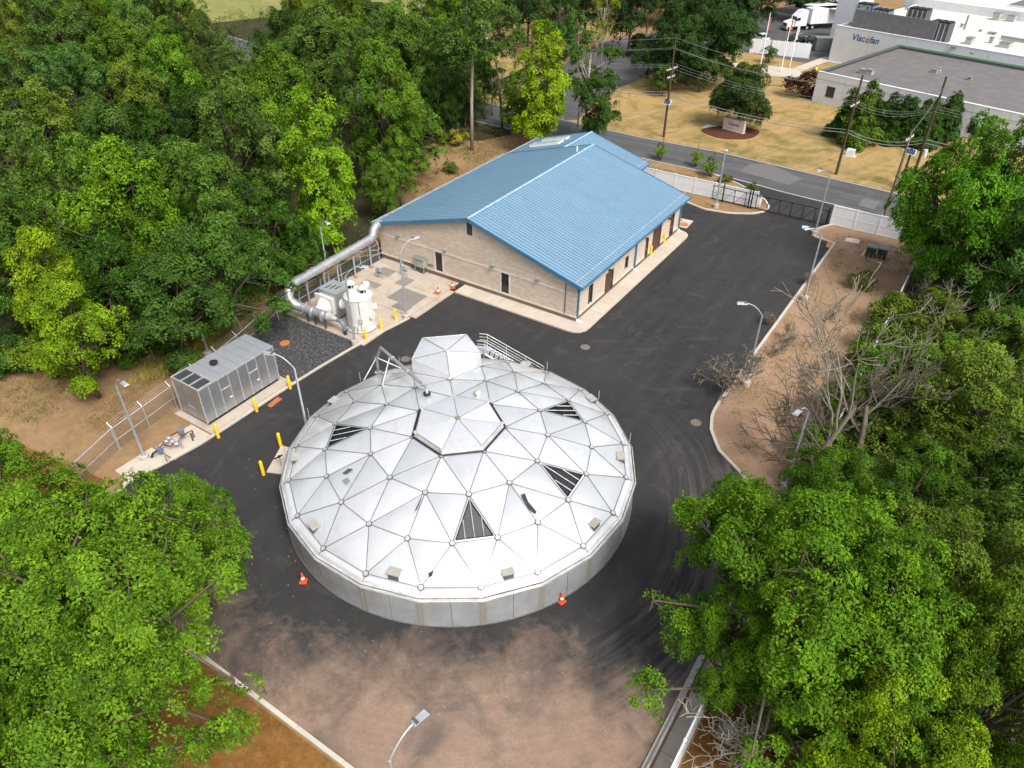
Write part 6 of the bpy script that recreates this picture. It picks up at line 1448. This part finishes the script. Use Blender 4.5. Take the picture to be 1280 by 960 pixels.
ptree(1245, 870, 12, 4.4, 'oak2', (.115, .18, .015), 'yellowish green tree at the lower right edge', zc=.62)
ptree(1110, 935, 10, 3.6, 'oak3', (.17, .25, .012), 'yellow-green crown at the bottom edge, right of centre', zc=.6)
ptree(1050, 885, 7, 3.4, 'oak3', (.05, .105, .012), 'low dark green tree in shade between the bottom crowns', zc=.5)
ptree(1275, 690, 11, 3.8, 'b', (.09, .15, .02), 'mottled green tree at the right edge behind the olive one', zc=.6)
ptree(1130, 640, 9, 3.8, 'oak3', (.07, .14, .013), 'green tree behind the large bright tree, right of the bare trunks', zc=.55)
ptree(1230, 600, 8, 3.4, 'b', (.08, .125, .018), 'dark olive tree below the bare brush at the right', zc=.5)
ptree(1040, 640, 8, 3.2, 'oak3', (.075, .15, .012), 'green crown at the foot of the leaning bare trunks', zc=.5)
ptree(1237, 240, 16, 6.9, 'dense', (.085, .195, .012), 'big rich green tree beyond the road end at the right edge', zc=.60)
ptree(1285, 330, 12, 4.4, 'c', (.055, .12, .022), 'dark green tree below the big one at the right edge', zc=.55)
# ---- left woods, manual ones
lw = [
 (470, 130, 17, 4.6, 'b', MID, 'mid-green tree with drooping branches right of the lime-green tree', .62),
 (300, 190, 17, 5.2, 'd', GREY, 'big grey-green tree left of the lime-green tree', .62),
 (345, 120, 16, 5.0, 'a', MID, 'rounded mid-green tree behind the big grey-green tree', .66),
 (62, 360, 12, 2.8, 'c', YEL, 'yellow-green tree with orange-tipped top at the left wood edge', .58),
 (92, 420, 10, 3.1, 'c', (.17, .26, .014), 'yellow-green round tree at the wood edge above the dirt', .55),
 (150, 270, 16, 4.2, 'a', BRIGHT, 'fresh green round tree in the middle of the left wood', .62),
 (95, 250, 15, 3.6, 'b', (.09, .165, .024), 'fresh green tree left of the middle one in the left wood', .62),
 (175, 320, 13, 3.8, 'd', MID, 'mid-green tree below the fresh green round tree', .55),
 (255, 270, 15, 4.4, 'b', (.08, .15, .022), 'tall fresh green tree behind the lamp post by the generator', .6),
 (285, 335, 13, 4.0, 'a', (.06, .12, .022), 'green tree overhanging the chain link fence above the gravel', .55),
 (220, 385, 10, 4.2, 'c', (.055, .11, .022), 'low dark green tree spreading behind the grey generator', .55),
 (150, 370, 11, 3.6, 'b', DARK, 'dark green tree between the yellow tree and the lamp post', .5),
 (20, 320, 13, 4.0, 'b', (.065, .13, .022), 'green tree at the left edge above the yellow trees', .6),
 (330, 290, 12, 3.8, 'c', DARK, 'dark green tree behind the lamp post that stands by the duct', .55),
 (372, 318, 7, 2.6, 'd', (.06, .13, .012), 'small green tree under the lime-green tree by the duct', .5),
 (478, 238, 7, 2.2, 'a', (.10, .17, .022), 'short yellow-green tree at the left corner of the blue roof', .5),
 (498, 212, 9, 2.5, 'd', (.10, .18, .016), 'leafy green tree between bare soil and the blue roof corner', .5),
 (505, 150, 13, 3.8, 'a', (.11, .18, .024), 'light green tree at the edge of the bare soil', .6),
 (75, 50, 16, 6.0, 'd', (.085, .14, .035), 'broad pale-tipped green tree near the top left corner', .6),
 (170, 45, 15, 4.0, 'a', (.12, .20, .045), 'bright green rounded tree near the top left', .6),
 (90, 120, 14, 5.0, 'b', (.07, .14, .038), 'blue-green tree below the broad tree at the top left', .6),
 (60, 170, 14, 5.0, 'd', OLIVE, 'olive-green tree in the upper left wood', .6),
 (170, 130, 13, 4.2, 'a', OLIVE, 'olive tree with bare twigs in the upper left wood', .6),
 (145, 195, 13, 4.6, 'c', (.07, .13, .028), 'green tree in a hollow of the upper left wood', .6),
 (20, 215, 14, 4.4, 'b', GREY, 'grey-green tree with pale stems at the left edge', .6),
 (228, 95, 13, 4.2, 'c', (.09, .15, .022), 'green tree below the far field at the top left', .6),
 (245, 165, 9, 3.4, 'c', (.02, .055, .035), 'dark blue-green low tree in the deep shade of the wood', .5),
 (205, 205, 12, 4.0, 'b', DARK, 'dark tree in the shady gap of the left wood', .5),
 (275, 220, 11, 2.6, 'tall', (.15, .20, .02), 'slim yellow-green tree in the middle of the left wood', .6),
 (400, 60, 16, 5.4, 'a', (.10, .16, .035), 'broad light green tree at the top, left of centre', .62),
 (455, 90, 15, 4.8, 'b', (.07, .13, .024), 'mid-green tree above the drooping tree, top left of centre', .6),
 (500, 60, 16, 5.0, 'a', (.095, .165, .026), 'fresh green tree at the top edge, left of the tall thin trees', .6),
 (352, 62, 14, 4.0, 'c', (.05, .10, .02), 'dark crowned tree at the top edge below the field', .6),
 (292, 98, 12, 4.2, 'd', (.09, .15, .035), 'pale green tree row just below the far field', .6),
 (560, 75, 14, 4.4, 'b', (.06, .12, .024), 'dense green tree left of the pale bare trunk', .6),
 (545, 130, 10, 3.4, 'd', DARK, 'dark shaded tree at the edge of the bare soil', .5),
 (683, 80, 17, 3.3, 'tall', YEL, 'tall yellow tree beyond the blue roof', .66),
 (735, 100, 15, 3.9, 'airy', (.06, .115, .024), 'green tree with dead grey top branches right of the yellow tree', .55),
 (748, 135, 10, 3.0, 'b', (.05, .105, .022), 'dark green lower tree at the tip of the blue roof', .5),
 (645, 125, 9, 2.4, 'tall', (.13, .21, .022), 'light green young tree behind the ridge of the blue roof', .5),
 (672, 140, 8, 2.4, 'b', DARK, 'dark small tree under the yellow tree', .5),
 (615, 110, 8, 2.4, 'airy', DARK, 'small dark tree between the two tall trunks', .5),
 (580, 120, 9, 2.8, 'd', (.05, .09, .022), 'brownish dark tree behind the pale trunk', .5),
 (755, 22, 14, 2.6, 'airy', (.18, .20, .025), 'small yellowish tree near the top edge right of centre', .6),
 (700, 12, 15, 4.6, 'b', (.07, .15, .03), 'green tree at the top edge above the yellow tree', .6),
 (660, -5, 15, 5.0, 'c', (.03, .065, .022), 'dark tree of the far wood at the top centre', .6),
 (790, 5, 15, 5.0, 'c', (.03, .06, .022), 'dark tree of the far wood right of top centre', .6),
 (735, -8, 15, 5.0, 'a', (.03, .065, .024), 'dark tree of the far wood behind the small yellowish tree', .6),
 (830, 100, 5.0, 1.9, 'b', (.075, .12, .028), 'small round tree on the lawn behind the solar-panel pole', .5),
 (905, 8, 14, 5.0, 'c', (.03, .07, .024), 'dark wood tree behind the big round tree', .6),
 (955, -12, 14, 5.5, 'a', (.035, .075, .026), 'dark green wood tree above the dry bank', .6),
 (1010, -22, 13, 5.0, 'b', (.04, .08, .026), 'wood tree above the second truck', .6),
]
lb = G(418, 322); placed.append((lb[0], lb[1], 4)); plant('tall', lb, 3.1, zat(lb[0], lb[1], 92), LIME, 'tall bright lime-green tree beside the pale dead stem')
for px, py, H, R, var, col, lab, zc in lw:
    ptree(px, py, H, R, var, col, lab, zc, bark='pale' if 'airy' in var else 'bark')
ptree(868, 44, 15, 8.6, 'dense', (.036, .078, .024), 'very large round dark green tree by the side driveway', .52)
ptree(808, 62, 3.2, 4.2, 'bush', (.03, .075, .02), 'low clipped green shrub mass at the foot of the round tree', .4, name='shrub', cat='shrub')
ptree(927, 118, 9.6, 4.9, 'cedar', (.055, .085, .026), 'broad evergreen cedar behind the entrance sign', .5, name='cedar_tree')
ptree(1006, 106, 3.6, 2.9, 'bush', (.045, .016, .022), 'dark purple-leaved shrub at the corner of the factory', .5, name='shrub', cat='shrub')
ptree(964, 60, 4.5, 1.3, 'sap', (.09, .15, .03), 'young tree in front of the far white fence', .55, name='sapling')
# evergreen hedge: separate arborvitae
hedge = [(1076, 152, 8.6, 2.2, 'tallest yellowish evergreen at the left end of the hedge'), (1058, 148, 6.6, 1.9, 'short evergreen hugging the left end of the hedge'), (1092, 150, 6.4, 1.9, 'second evergreen from the left in the hedge'), (1108, 153, 6.4, 1.9, 'third evergreen from the left in the hedge'),
 (1122, 156, 6.4, 1.9, 'evergreen left of the middle of the hedge'), (1136, 159, 6.3, 1.9, 'evergreen in the middle of the hedge, left of the tall pole'), (1150, 161, 6.2, 1.9, 'evergreen right behind the tall clustered pole'), (1163, 160, 6.2, 1.8, 'third evergreen from the right in the hedge'), (1177, 157, 6.4, 1.8, 'second evergreen from the right in the hedge'), (1188, 152, 6.6, 1.7, 'last evergreen at the right end of the hedge')]
for i, (px, py, H, R, lab) in enumerate(hedge):
    ptree(px, py, H*1.06, R*1.18, 'arbor', (.09, .15, .022) if i == 0 else (.045, .095, .020), lab, .35, name='arborvitae', group='evergreen hedge by the factory')
# saplings and bushes
for px, py, H, R, var, col, lab in ((826, 200, 3.2, .75, 'sap', LIME, 'leftmost lime-green sapling behind the island fence'), (870, 208, 3.2, .7, 'sap', LIME, 'second lime-green sapling behind the island fence'), (888, 221, 3.4, 1.0, 'sap', (.13, .21, .025), 'fullest green sapling beside the island lamp post'), (938, 243, 2.0, .7, 'sap', MID, 'small dark sapling at the tip of the island'),
    (574, 182, 3.4, 1.0, 'sap', (.40, .33, .05), 'small yellow sapling at the edge of the bare soil'), (557, 180, 3.2, .9, 'sap', (.16, .19, .04), 'thin green sapling left of the yellow one')):
    b = G(px, py); plant(var, b, R, H, col, lab, 'sapling', 'sapling', 'saplings')
for px, py, H, R, col, lab in ((526, 212, 1.6, .9, (.09, .14, .03), 'small bush on the bare soil near the wood edge'), (563, 216, 1.3, 1.0, (.11, .15, .035), 'small bush on the bare soil close to the blue roof'), (906, 228, .9, .9, (.12, .14, .03), 'low olive bush on the island soil'), (736, 166, 1.4, 1.0, (.2, .2, .03), 'yellowish bush behind the far roof end'),
    (62, 462, 3.2, 2.2, (.13, .18, .022), 'yellow-green bush at the foot of the left yellow tree'), (104, 468, 3.0, 2.2, (.14, .19, .022), 'yellow-green bush low under the round yellow tree'), (150, 452, 2.6, 2.0, (.07, .13, .024), 'green bush at the wood edge right of the yellow tree'), (205, 436, 2.2, 1.8, (.07, .125, .024), 'green bush at the wood edge near the generator'), (18, 458, 2.6, 2.2, (.05, .10, .022), 'dark bush at the left edge below the yellow tree'),
    (437, 338, 1.0, .8, (.07, .14, .03), 'little green bush between duct legs and railing'), (1075, 360, 1.6, 1.2, (.12, .12, .05), 'straggly bush under the bare twigs below the transformer'), (845, 68, 1.5, 1.2, (.05, .09, .02), 'clipped shrub by the far driveway')):
    b = G(px, py); plant('bush', b, R, H, col, lab, 'shrub', 'shrub', 'shrubs')
# ---- fill of the left wood
FRM = random.Random(5)
def zone(px, py):
    v = ['beyond the top', 'topmost row', 'second row', 'third row', 'fourth row', 'fifth row', 'sixth row', 'lowest row'][max(0, min(7, int(py//45)+1))]; h = ['outer left', 'leftmost strip', 'second strip', 'third strip', 'fourth strip', 'fifth strip', 'sixth strip', 'seventh strip', 'rightmost strip'][max(0, min(8, int(px//75)+1))]
    return f'left wood, {v}, {h}'
cn = {'mid-green': MID, 'dark green': DARK, 'fresh green': (.10, .19, .014), 'olive': OLIVE, 'grey-green': GREY, 'light green': (.11, .20, .018)}
cnt = {}
poly = [(-27, -24), (-26, -12), (-26, 0), (-28, 14), (-35, 34), (-46, 56), (-60, 62), (-75, 100), (-70, 150), (-200, 150), (-260, 60), (-150, -60), (-60, -50), (-38, -34)]
def inpoly(u, v, P):
    c = False; n = len(P)
    for i in range(n):
        (x1, y1), (x2, y2) = P[i], P[(i+1) % n]
        if (y1 > v) != (y2 > v) and u < (x2-x1)*(v-y1)/(y2-y1)+x1: c = not c
    return c
tries = 0; nf = 0
while tries < 6000 and nf < 230:
    tries += 1; u, v = FRM.uniform(-200, -24), FRM.uniform(-55, 150)
    if not inpoly(u, v, poly): continue
    p = U(u, v); H = FRM.uniform(7.5, 15.5); R = FRM.uniform(3.0, 4.8)
    px, py = PJ((p[0], p[1], H*.6))
    if px < -260 or px > 760 or py < -60 or py > 800: continue
    if any((p[0]-x)**2+(p[1]-y)**2 < ((R+r)*.62)**2 for x, y, r in placed): continue
    if 180 < px < 560 and py < 12 : continue
    if 345 < px < 480 and 120 < py < 400: continue
    if 225 < px < 345 and py < 62: continue
    placed.append((p[0], p[1], R)); nf += 1
    k = FRM.choice(list(cn)); sz = ('low ' if H < 9.5 else 'tall ' if H > 13 else '')+('broad ' if R > 4.2 else 'slender ' if R < 3.4 else ''); lab = f'{sz}{k} tree in the {zone(px, py)}'
    plant(FRM.choice('abcdefg'), p, R, H, tuple(x*FRM.uniform(.85, 1.15) for x in cn[k]), lab, group='trees of the left wood')
# right wood fill
nf = 0; tries = 0
while tries < 2500 and nf < 40:
    tries += 1; u, v = FRM.uniform(29, 75), FRM.uniform(-50, 34); p = U(u, v); H = FRM.uniform(8, 12); R = FRM.uniform(3.4, 4.6); px, py = PJ((p[0], p[1], H*.6))
    if v > -2 and u < 36: continue
    if px > 1345 or py > 1000: continue
    if any((p[0]-x)**2+(p[1]-y)**2 < ((R+r)*.62)**2 for x, y, r in placed): continue
    placed.append((p[0], p[1], R)); nf += 1; k = FRM.choice(['mid-green', 'dark green', 'olive'])
    plant(FRM.choice('abcdeg'), p, R, H, cn[k], ('tall ' if H > 10.5 else 'low ' if H < 9.3 else '')+('broad ' if R > 4.1 else 'slender ' if R < 3.7 else '')+f'{k} tree at the right edge '+('beside the big rich green tree' if py < 330 else 'level with the bare thicket' if py < 560 else 'level with the olive tree' if py < 760 else 'in the lower right corner'), group='trees of the right wood')
# far wood along the top right
nf = 0; tries = 0
while tries < 2500 and nf < 46:
    tries += 1; px, py = FRM.uniform(600, 1060), FRM.uniform(-60, 4); H = FRM.uniform(11, 15); R = FRM.uniform(4.2, 5.6); p = G(px, py, H*.5)
    if px > 940 and py > -18: continue
    if any((p[0]-x)**2+(p[1]-y)**2 < ((R+r)*.6)**2 for x, y, r in placed): continue
    placed.append((p[0], p[1], R)); nf += 1; k = FRM.choice(['dark green', 'mid-green'])
    plant(FRM.choice('abc'), p, R, H, tuple(x*.8 for x in cn[k]), ('tall ' if H > 13 else 'low ' if H < 12 else '')+('broad ' if R > 5.1 else 'slender ' if R < 4.6 else '')+f'{k} tree of the far wood above the '+('yellow tree' if px < 700 else 'dead grey branches' if px < 770 else 'shrub mass' if px < 830 else 'big round tree' if px < 930 else 'flagpoles' if px < 990 else 'white truck'), group='trees of the far wood')

# ---- bare trees and brush
def bare(seed, H, r0, spread, depth=5, nb=3, bias=(0, 0, 0), up=.5, lenf=.72, start=.35, twist=.25):
    rg = np.random.default_rng(seed); mb = MB()
    def br(p, d, L, r, k):
        n = 4; pts = [p]; q = p.copy(); dd = d.copy(); rs = [r]
        for i in range(n):
            dd = unit(dd+rg.normal(0, twist*.5, 3)+np.array(bias)*.08+np.array([0, 0, .04])); q = q+dd*L/n; pts.append(q.copy()); rs.append(r*(1-.45*(i+1)/n))
        rs = [max(q_, .022) for q_ in rs]; mb.tube(pts, rs, 6 if k > 3 else (4 if k > 1 else 3), False)
        if k == 0: return
        for j in range(nb+(k > 2)):
            f = rg.uniform(start if k == depth else .25, 1.0); i = min(n-1, int(f*n)); a = pts[i]+(pts[i+1]-pts[i])*(f*n-i)
            nd = unit(dd*up+unit(rg.normal(size=3))*spread+np.array(bias)*.4+np.array([0, 0, .12])); br(a, nd, L*lenf*rg.uniform(.7, 1.1), rs[i]*.55, k-1)
    br(np.zeros(3), unit(np.array([0, 0, 1.])+np.array(bias)*.5), H*.5, r0, depth)
    me = bpy.data.meshes.new('branches'); me.from_pydata([tuple(v) for v in mb.v], [], mb.f); me.materials.append(M['twig']); me.polygons.foreach_set('use_smooth', [True]*len(me.polygons)); return me
BARE_OLD = 0
BARE = {'up': bare(1, 12.5, .2, .62, 5, 2, up=1.0, start=.35, lenf=.74), 'lean': bare(2, 11, .26, .85, 5, 3, (.7, .45, .1)), 'brush': bare(3, 11, .12, .7, 4, 3, (.7, .6, -.15), up=.8, start=.15, twist=.5), 'brush2': bare(4, 10, .12, .8, 4, 3, (.8, .35, -.15), up=.8, start=.15, twist=.55), 'shrub': bare(5, 3.6, .045, 1.0, 4, 4, (0, 0, 0), start=.1), 'pale': bare(6, 12, .14, .55, 4, 2, up=.9), 'tangle': bare(7, 7, .06, .8, 4, 3, (.5, .3, -.3), twist=.8)}
def bareplant(kind, base, s_, label, name='bare_tree', rz=0., mat=None, tilt=(0, 0), grp=None, cat='bare tree'):
    t = thing(name, label, cat, (base[0], base[1], 0), grp); t.rotation_euler = (tilt[0], tilt[1], rz); t.scale = (s_,)*3
    key = (kind, mat)
    if mat and key not in BARE: m2 = BARE[kind].copy(); m2.materials.clear(); m2.materials.append(M[mat]); BARE[key] = m2
    o = bpy.data.objects.new('branches', BARE[key] if mat else BARE[kind]); o.parent = t; COL.objects.link(o); return t
bareplant('up', G(1004, 606), 1.12, 'bare leafless tree with forked trunk standing on the soil strip', rz=4.0, mat='palebark')
bareplant('lean', G(1055, 600), .95, 'thick leaning bare trunk with pale broken branches, right of the forked tree', mat='greybark')
bareplant('lean', G(1048, 606), .85, 'second bare trunk leaning left beside the thick leaning one', rz=1.9, mat='greybark')
bl_ = [(1120, 400, 'brush', .8, .2, 'upper middle of the thicket'), (1160, 450, 'brush2', .9, 0, 'right of the thicket centre'),
       (1105, 520, 'brush2', .9, -.1, 'lower middle of the thicket'), (1190, 420, 'brush2', .8, .1, 'under the big green tree'), (1150, 380, 'brush', .8, .0, 'top of the thicket'), (1220, 560, 'brush2', .8, .3, 'at the right edge'), (1070, 555, 'brush', .8, .6, 'low beside the leaning trunks'),
       (1130, 480, 'brush', .9, -.5, 'leaning left in the thicket centre'), (1200, 540, 'brush', .8, -.3, 'leaning left at the right end'), (1170, 405, 'brush', .8, .7, 'upright below the big green tree'), (1240, 470, 'brush2', .8, -.2, 'far right of the thicket')]
for px, py, k, s_, rz, lab in bl_: bareplant(k, G(px, py), s_, 'bare twiggy brush '+lab, 'bare_brush', rz, grp='bare brush thicket', cat='brush')
for px, py, s_, lab in ((908, 492, 1.35, 'reaching over the kerb beside the lamp post'), (958, 405, .45, 'by the kerb midway along the strip'), (1015, 470, .5, 'in the middle of the soil strip'), (985, 430, .6, 'upper part of the soil strip'), (1040, 400, .5, 'near the white fence below the transformer'), (1010, 355, .5, 'by the kerb near the gate'), (968, 445, .5, 'small one close to the lamp base')):
    bareplant('shrub', G(px, py), s_, 'leafless twiggy shrub '+lab, 'bare_shrub', px*.1, grp='leafless shrubs on the soil strip', cat='bare shrub')
for px, py, s_, rz, lab in ((950, 945, .85, .5, 'pale bare branches at the bottom edge beside the white fence'), (978, 955, .9, 2.1, 'pale tangled bare branches at the bottom edge under the green crowns'), (928, 905, .4, 3.0, 'small pale bare branches beside the lower white fence')):
    bareplant('tangle', G(px, py), s_*1.1, lab, 'bare_branches', rz, 'deadw', cat='bare branches')
for px, py, s_, lab in ((453, 232, 1.15, 'pale dead stem standing right of the lime-green tree'), (15, 240, 1.0, 'pale dead stem at the left edge of the wood'), (205, 62, 1.5, 'pale leafless tree by the far track at the top left'), (20, 55, 1.2, 'pale bare tree in the top left corner'), (720, 170, 1.1, 'dead grey stems inside the green tree right of the yellow one')):
    bareplant('pale', G(px, py), s_, lab, 'dead_tree', px*.07, 'pale', cat='dead tree')
for px, py, ty, R, col, lab in ((590, 188, -16, 4.6, (.075, .13, .030), 'tall thin tree with a long pale trunk at the edge of the bare soil'), (628, 160, -6, 3.4, (.075, .125, .030), 'tall airy tree with a dark bare trunk right of the pale-trunked one')):
    q = G(px, py); plant('airy2', q, R, zat(q[0], q[1], ty), col, lab, bark='pale' if px < 600 else 'bark')
for px, py, H, R, var, col, lab in ((1150, 470, 4.5, 2.6, 'c', (.09, .16, .015), 'low green tree inside the bare thicket, left'), (1200, 470, 5, 3.0, 'b', (.10, .17, .018), 'low green tree inside the bare thicket, centre'), (1255, 440, 6, 3.2, 'a', (.08, .14, .015), 'low green tree inside the bare thicket, right edge'), (1110, 540, 4, 2.4, 'c', (.08, .15, .014), 'low green tree behind the leaning trunks'), (1180, 545, 5, 3.0, 'd', (.075, .13, .015), 'low green tree below the thicket centre'),
    (1085, 455, 3, 1.8, 'bush', (.10, .17, .018), 'green bush against the white fence under the twigs'), (1120, 395, 3, 2.0, 'bush', (.12, .16, .022), 'yellowish green bush over the white fence, upper end'), (1060, 505, 3, 1.8, 'bush', (.08, .15, .014), 'green bush over the white fence beside the forked tree'), (1240, 385, 6, 3.2, 'c', (.06, .13, .014), 'dark green low tree under the big rich green one'), (1170, 400, 4, 2.6, 'b', (.11, .16, .02), 'yellowish green low tree in the upper thicket'),
    (1020, 560, 2.6, 1.4, 'bush', (.085, .16, .014), 'green bush at the foot of the forked bare tree'), (1235, 520, 5, 3.0, 'b', (.085, .14, .016), 'low green tree at the right edge below the thicket')):
    b = G(px, py, H*.4); plant(var, b, R, H, col, lab, 'shrub' if var == 'bush' else 'broadleaf_tree', 'shrub' if var == 'bush' else 'tree')
for i, (v, sz_) in enumerate(((14, 1.5), (9, 1.8), (4.5, 1.5), (0, 1.9), (-5.5, 1.7), (-9.5, 1.6), (-12, 1.5))):
    b = U(22.9, v); plant('bush', b, sz_, 3.0, (.085, .15, .02), ('green bush spilling over the white fence, ' + ['near the transformer', 'beside the topmost twigs', 'level with the lower kerb shrub', 'level with the lamp base', 'above the forked tree', 'below the forked tree', 'lowest of the row'][i]), 'shrub', 'shrub', 'bushes along the white fence')
# climbing leaves through the thicket, weeds and undergrowth: nobody could count them
def scatter_leaves(name, pts, hgt, nleaf, L, TR, col, label, seed=1):
    rng = np.random.default_rng(seed); P = np.array(pts); n = len(P); P[:, 2] = rng.uniform(.1, 1, n)**1.3*hgt
    O = unit(rng.normal(0, .45, (n, 3))+np.array([0, 0, 1.])); V, T, ti = tufts(rng, P, O, nleaf, L, TR*rng.uniform(.6, 1.4, n), np.clip(rng.normal(.5, .25, n), 0, 1))
    o = bpy.data.objects.new(name, tri_mesh(name, V, T, ti, M['leaf'])); COL.objects.link(o); o.color = (*col, 1); return tag(o, label, 'undergrowth', None, 'stuff')
rs = random.Random(9)
def rnd_poly(P, n, keep=lambda u, v: True):
    us_ = [p[0] for p in P]; vs_ = [p[1] for p in P]; out = []
    while len(out) < n:
        u, v = rs.uniform(min(us_), max(us_)), rs.uniform(min(vs_), max(vs_))
        if inpoly(u, v, P) and keep(u, v): out.append(U(u, v))
    return out
def hum(u, v): return math.sin(u*.9+v*.35)+math.sin(v*.8-u*.3)+math.sin(u*.37+1)*math.cos(v*.41) > rs.uniform(-1.2, 1.0)
scatter_leaves('undergrowth', rnd_poly([(23.4, 30), (45, 30), (60, 0), (60, -45), (24, -45), (23.4, -14)], 5200, hum), 2.3, 10, .24, .42, (.075, .125, .026), 'green vines and weeds filling the ground under the bare brush', 2)
scatter_leaves('climbing_vine', rnd_poly([(24, 22), (34, 26), (46, 10), (46, -22), (24.5, -12)], 5200, hum), 4.2, 10, .20, .40, (.12, .155, .035), 'yellow-green vine leaves climbing in the bare thicket', 3)
scatter_leaves('undergrowth', rnd_poly([(-26, -22), (-24.5, -12), (-24.5, 0), (-27, 14), (-36, 40), (-60, 60), (-120, 100), (-150, 40), (-80, -40), (-36, -32)], 6000, hum), 1.5, 9, .28, .5, (.05, .10, .024), 'low green undergrowth on the floor of the left wood', 4)
scatter_leaves('undergrowth', rnd_poly([(-25, -14), (-28, -22), (-33, -26), (-42, -30), (-62, -36), (-60, -30), (-34, -18), (-26, -8)], 1500, hum), .9, 9, .22, .42, (.085, .125, .03), 'weedy undergrowth along the left wood edge above the brown dirt', 14)
scatter_leaves('undergrowth', rnd_poly([(-30, 36), (-24, 33), (-38, 40), (-46, 62), (-62, 60), (-48, 40)], 1200, hum), 1.2, 9, .25, .45, (.06, .11, .024), 'green undergrowth below the trees along the road', 5)
# grass blades: weeds on soil, straw at the wood edge
def grass(name, pts, hgt, col, label, seed, nb=9, wd=.03, spread=.18):
    rng = np.random.default_rng(seed); P = np.repeat(np.array(pts), nb, 0); n = len(P); P = P+np.c_[rng.normal(0, spread, (n, 2)), np.zeros(n)]
    D = unit(np.c_[rng.normal(0, .45, (n, 2)), np.ones(n)]); H = hgt*rng.uniform(.5, 1.3, n); N_ = unit(np.cross(D, rng.normal(size=(n, 3)))); C = P+D*H[:, None]*.5
    V, T, ti = leaf_arrays(C, D, N_, H, np.full(n, wd), np.clip(rng.normal(.5, .3, n), 0, 1)); o = bpy.data.objects.new(name, tri_mesh(name, V, T, ti, M['leaf'])); COL.objects.link(o); o.color = (*col, 1); return tag(o, label, 'grass', None, 'stuff')
grass('dry_grass', rnd_poly([(-24, -27), (-20, -20.5), (-22.5, -17), (-24.5, -4), (-27, -8), (-27, -20)], 2600), .5, (.42, .32, .13), 'straw-coloured dry grass at the wood edge behind the generator', 6)
grass('grass', rnd_poly([(-29, -24), (-24.5, -22), (-24.5, -6), (-28, -8)], 2200, hum), .6, (.13, .19, .04), 'green weeds at the wood edge behind the fence', 7)
grass('weeds', rnd_poly([(15, 27), (15, -4), (22, -12), (22.3, 31), (14, 31)], 1500, lambda u, v: hum(u*2, v*2)), .16, (.20, .18, .06), 'sparse weeds on the pinkish soil strip', 8, 7)
grass('weeds', rnd_poly([(-22, 33.3), (4, 33.3), (1, 37.6), (-22, 38.8)], 900, hum), .18, (.18, .20, .05), 'weeds on the island soil along the road', 10, 7)
grass('weeds', rnd_poly([(-40, -40), (-20, -31), (-24, -22), (-36, -28), (-60, -40)], 1800, hum), .2, (.17, .17, .06), 'patchy weeds on the brown dirt left of the generator', 11, 7)
grass('weeds', rnd_poly([(-40, 38), (-24, 34), (-24, 14), (-30, 16)], 1200, hum), .22, (.22, .17, .07), 'dry weeds on the bare soil behind the building', 12, 7)
# litter and stones along the dirt
def pebbles(name, pts, size, mat, label, seed):
    rng = np.random.default_rng(seed); mb = MB()
    for p in pts:
        s_ = size*rng.uniform(.4, 1.4); a = rng.uniform(0, 6); c = np.array([math.cos(a), math.sin(a), 0])*s_; d = np.array([-c[1], c[0], 0])*rng.uniform(.5, 1)
        z = p[2]+.012; mb.add([p+c*1.0+[0, 0, z], p+d+[0, 0, z], p-c+[0, 0, z], p-d+[0, 0, z], p+c*.2+[0, 0, z+s_*.7]], [(0, 1, 4), (1, 2, 4), (2, 3, 4), (3, 0, 4)])
    return tag(mk(name, mb, mat), label, 'stones', None, 'stuff')
pebbles('loose_stones', rnd_poly([(-13, -36), (-12, -27), (4, -30), (20, -27), (20, -38.5), (-6, -38.5)], 160), .022, M['screenp'], 'small loose stones strewn over the dirty asphalt', 1)
pebbles('dry_leaves', rnd_poly([(15, 27), (15, -4), (22, -12), (22.3, 31), (14, 31)], 900, lambda u, v: hum(u, v)), .045, M['mulch'], 'brown dry leaves and clods scattered on the soil strip', 5)
pebbles('loose_stones', rnd_poly([(-13.9, -19), (-13.9, -14), (-20, -13.6), (-19.8, -19)], 260), .035, M['patch'], 'pale stones among the dark gravel', 2)
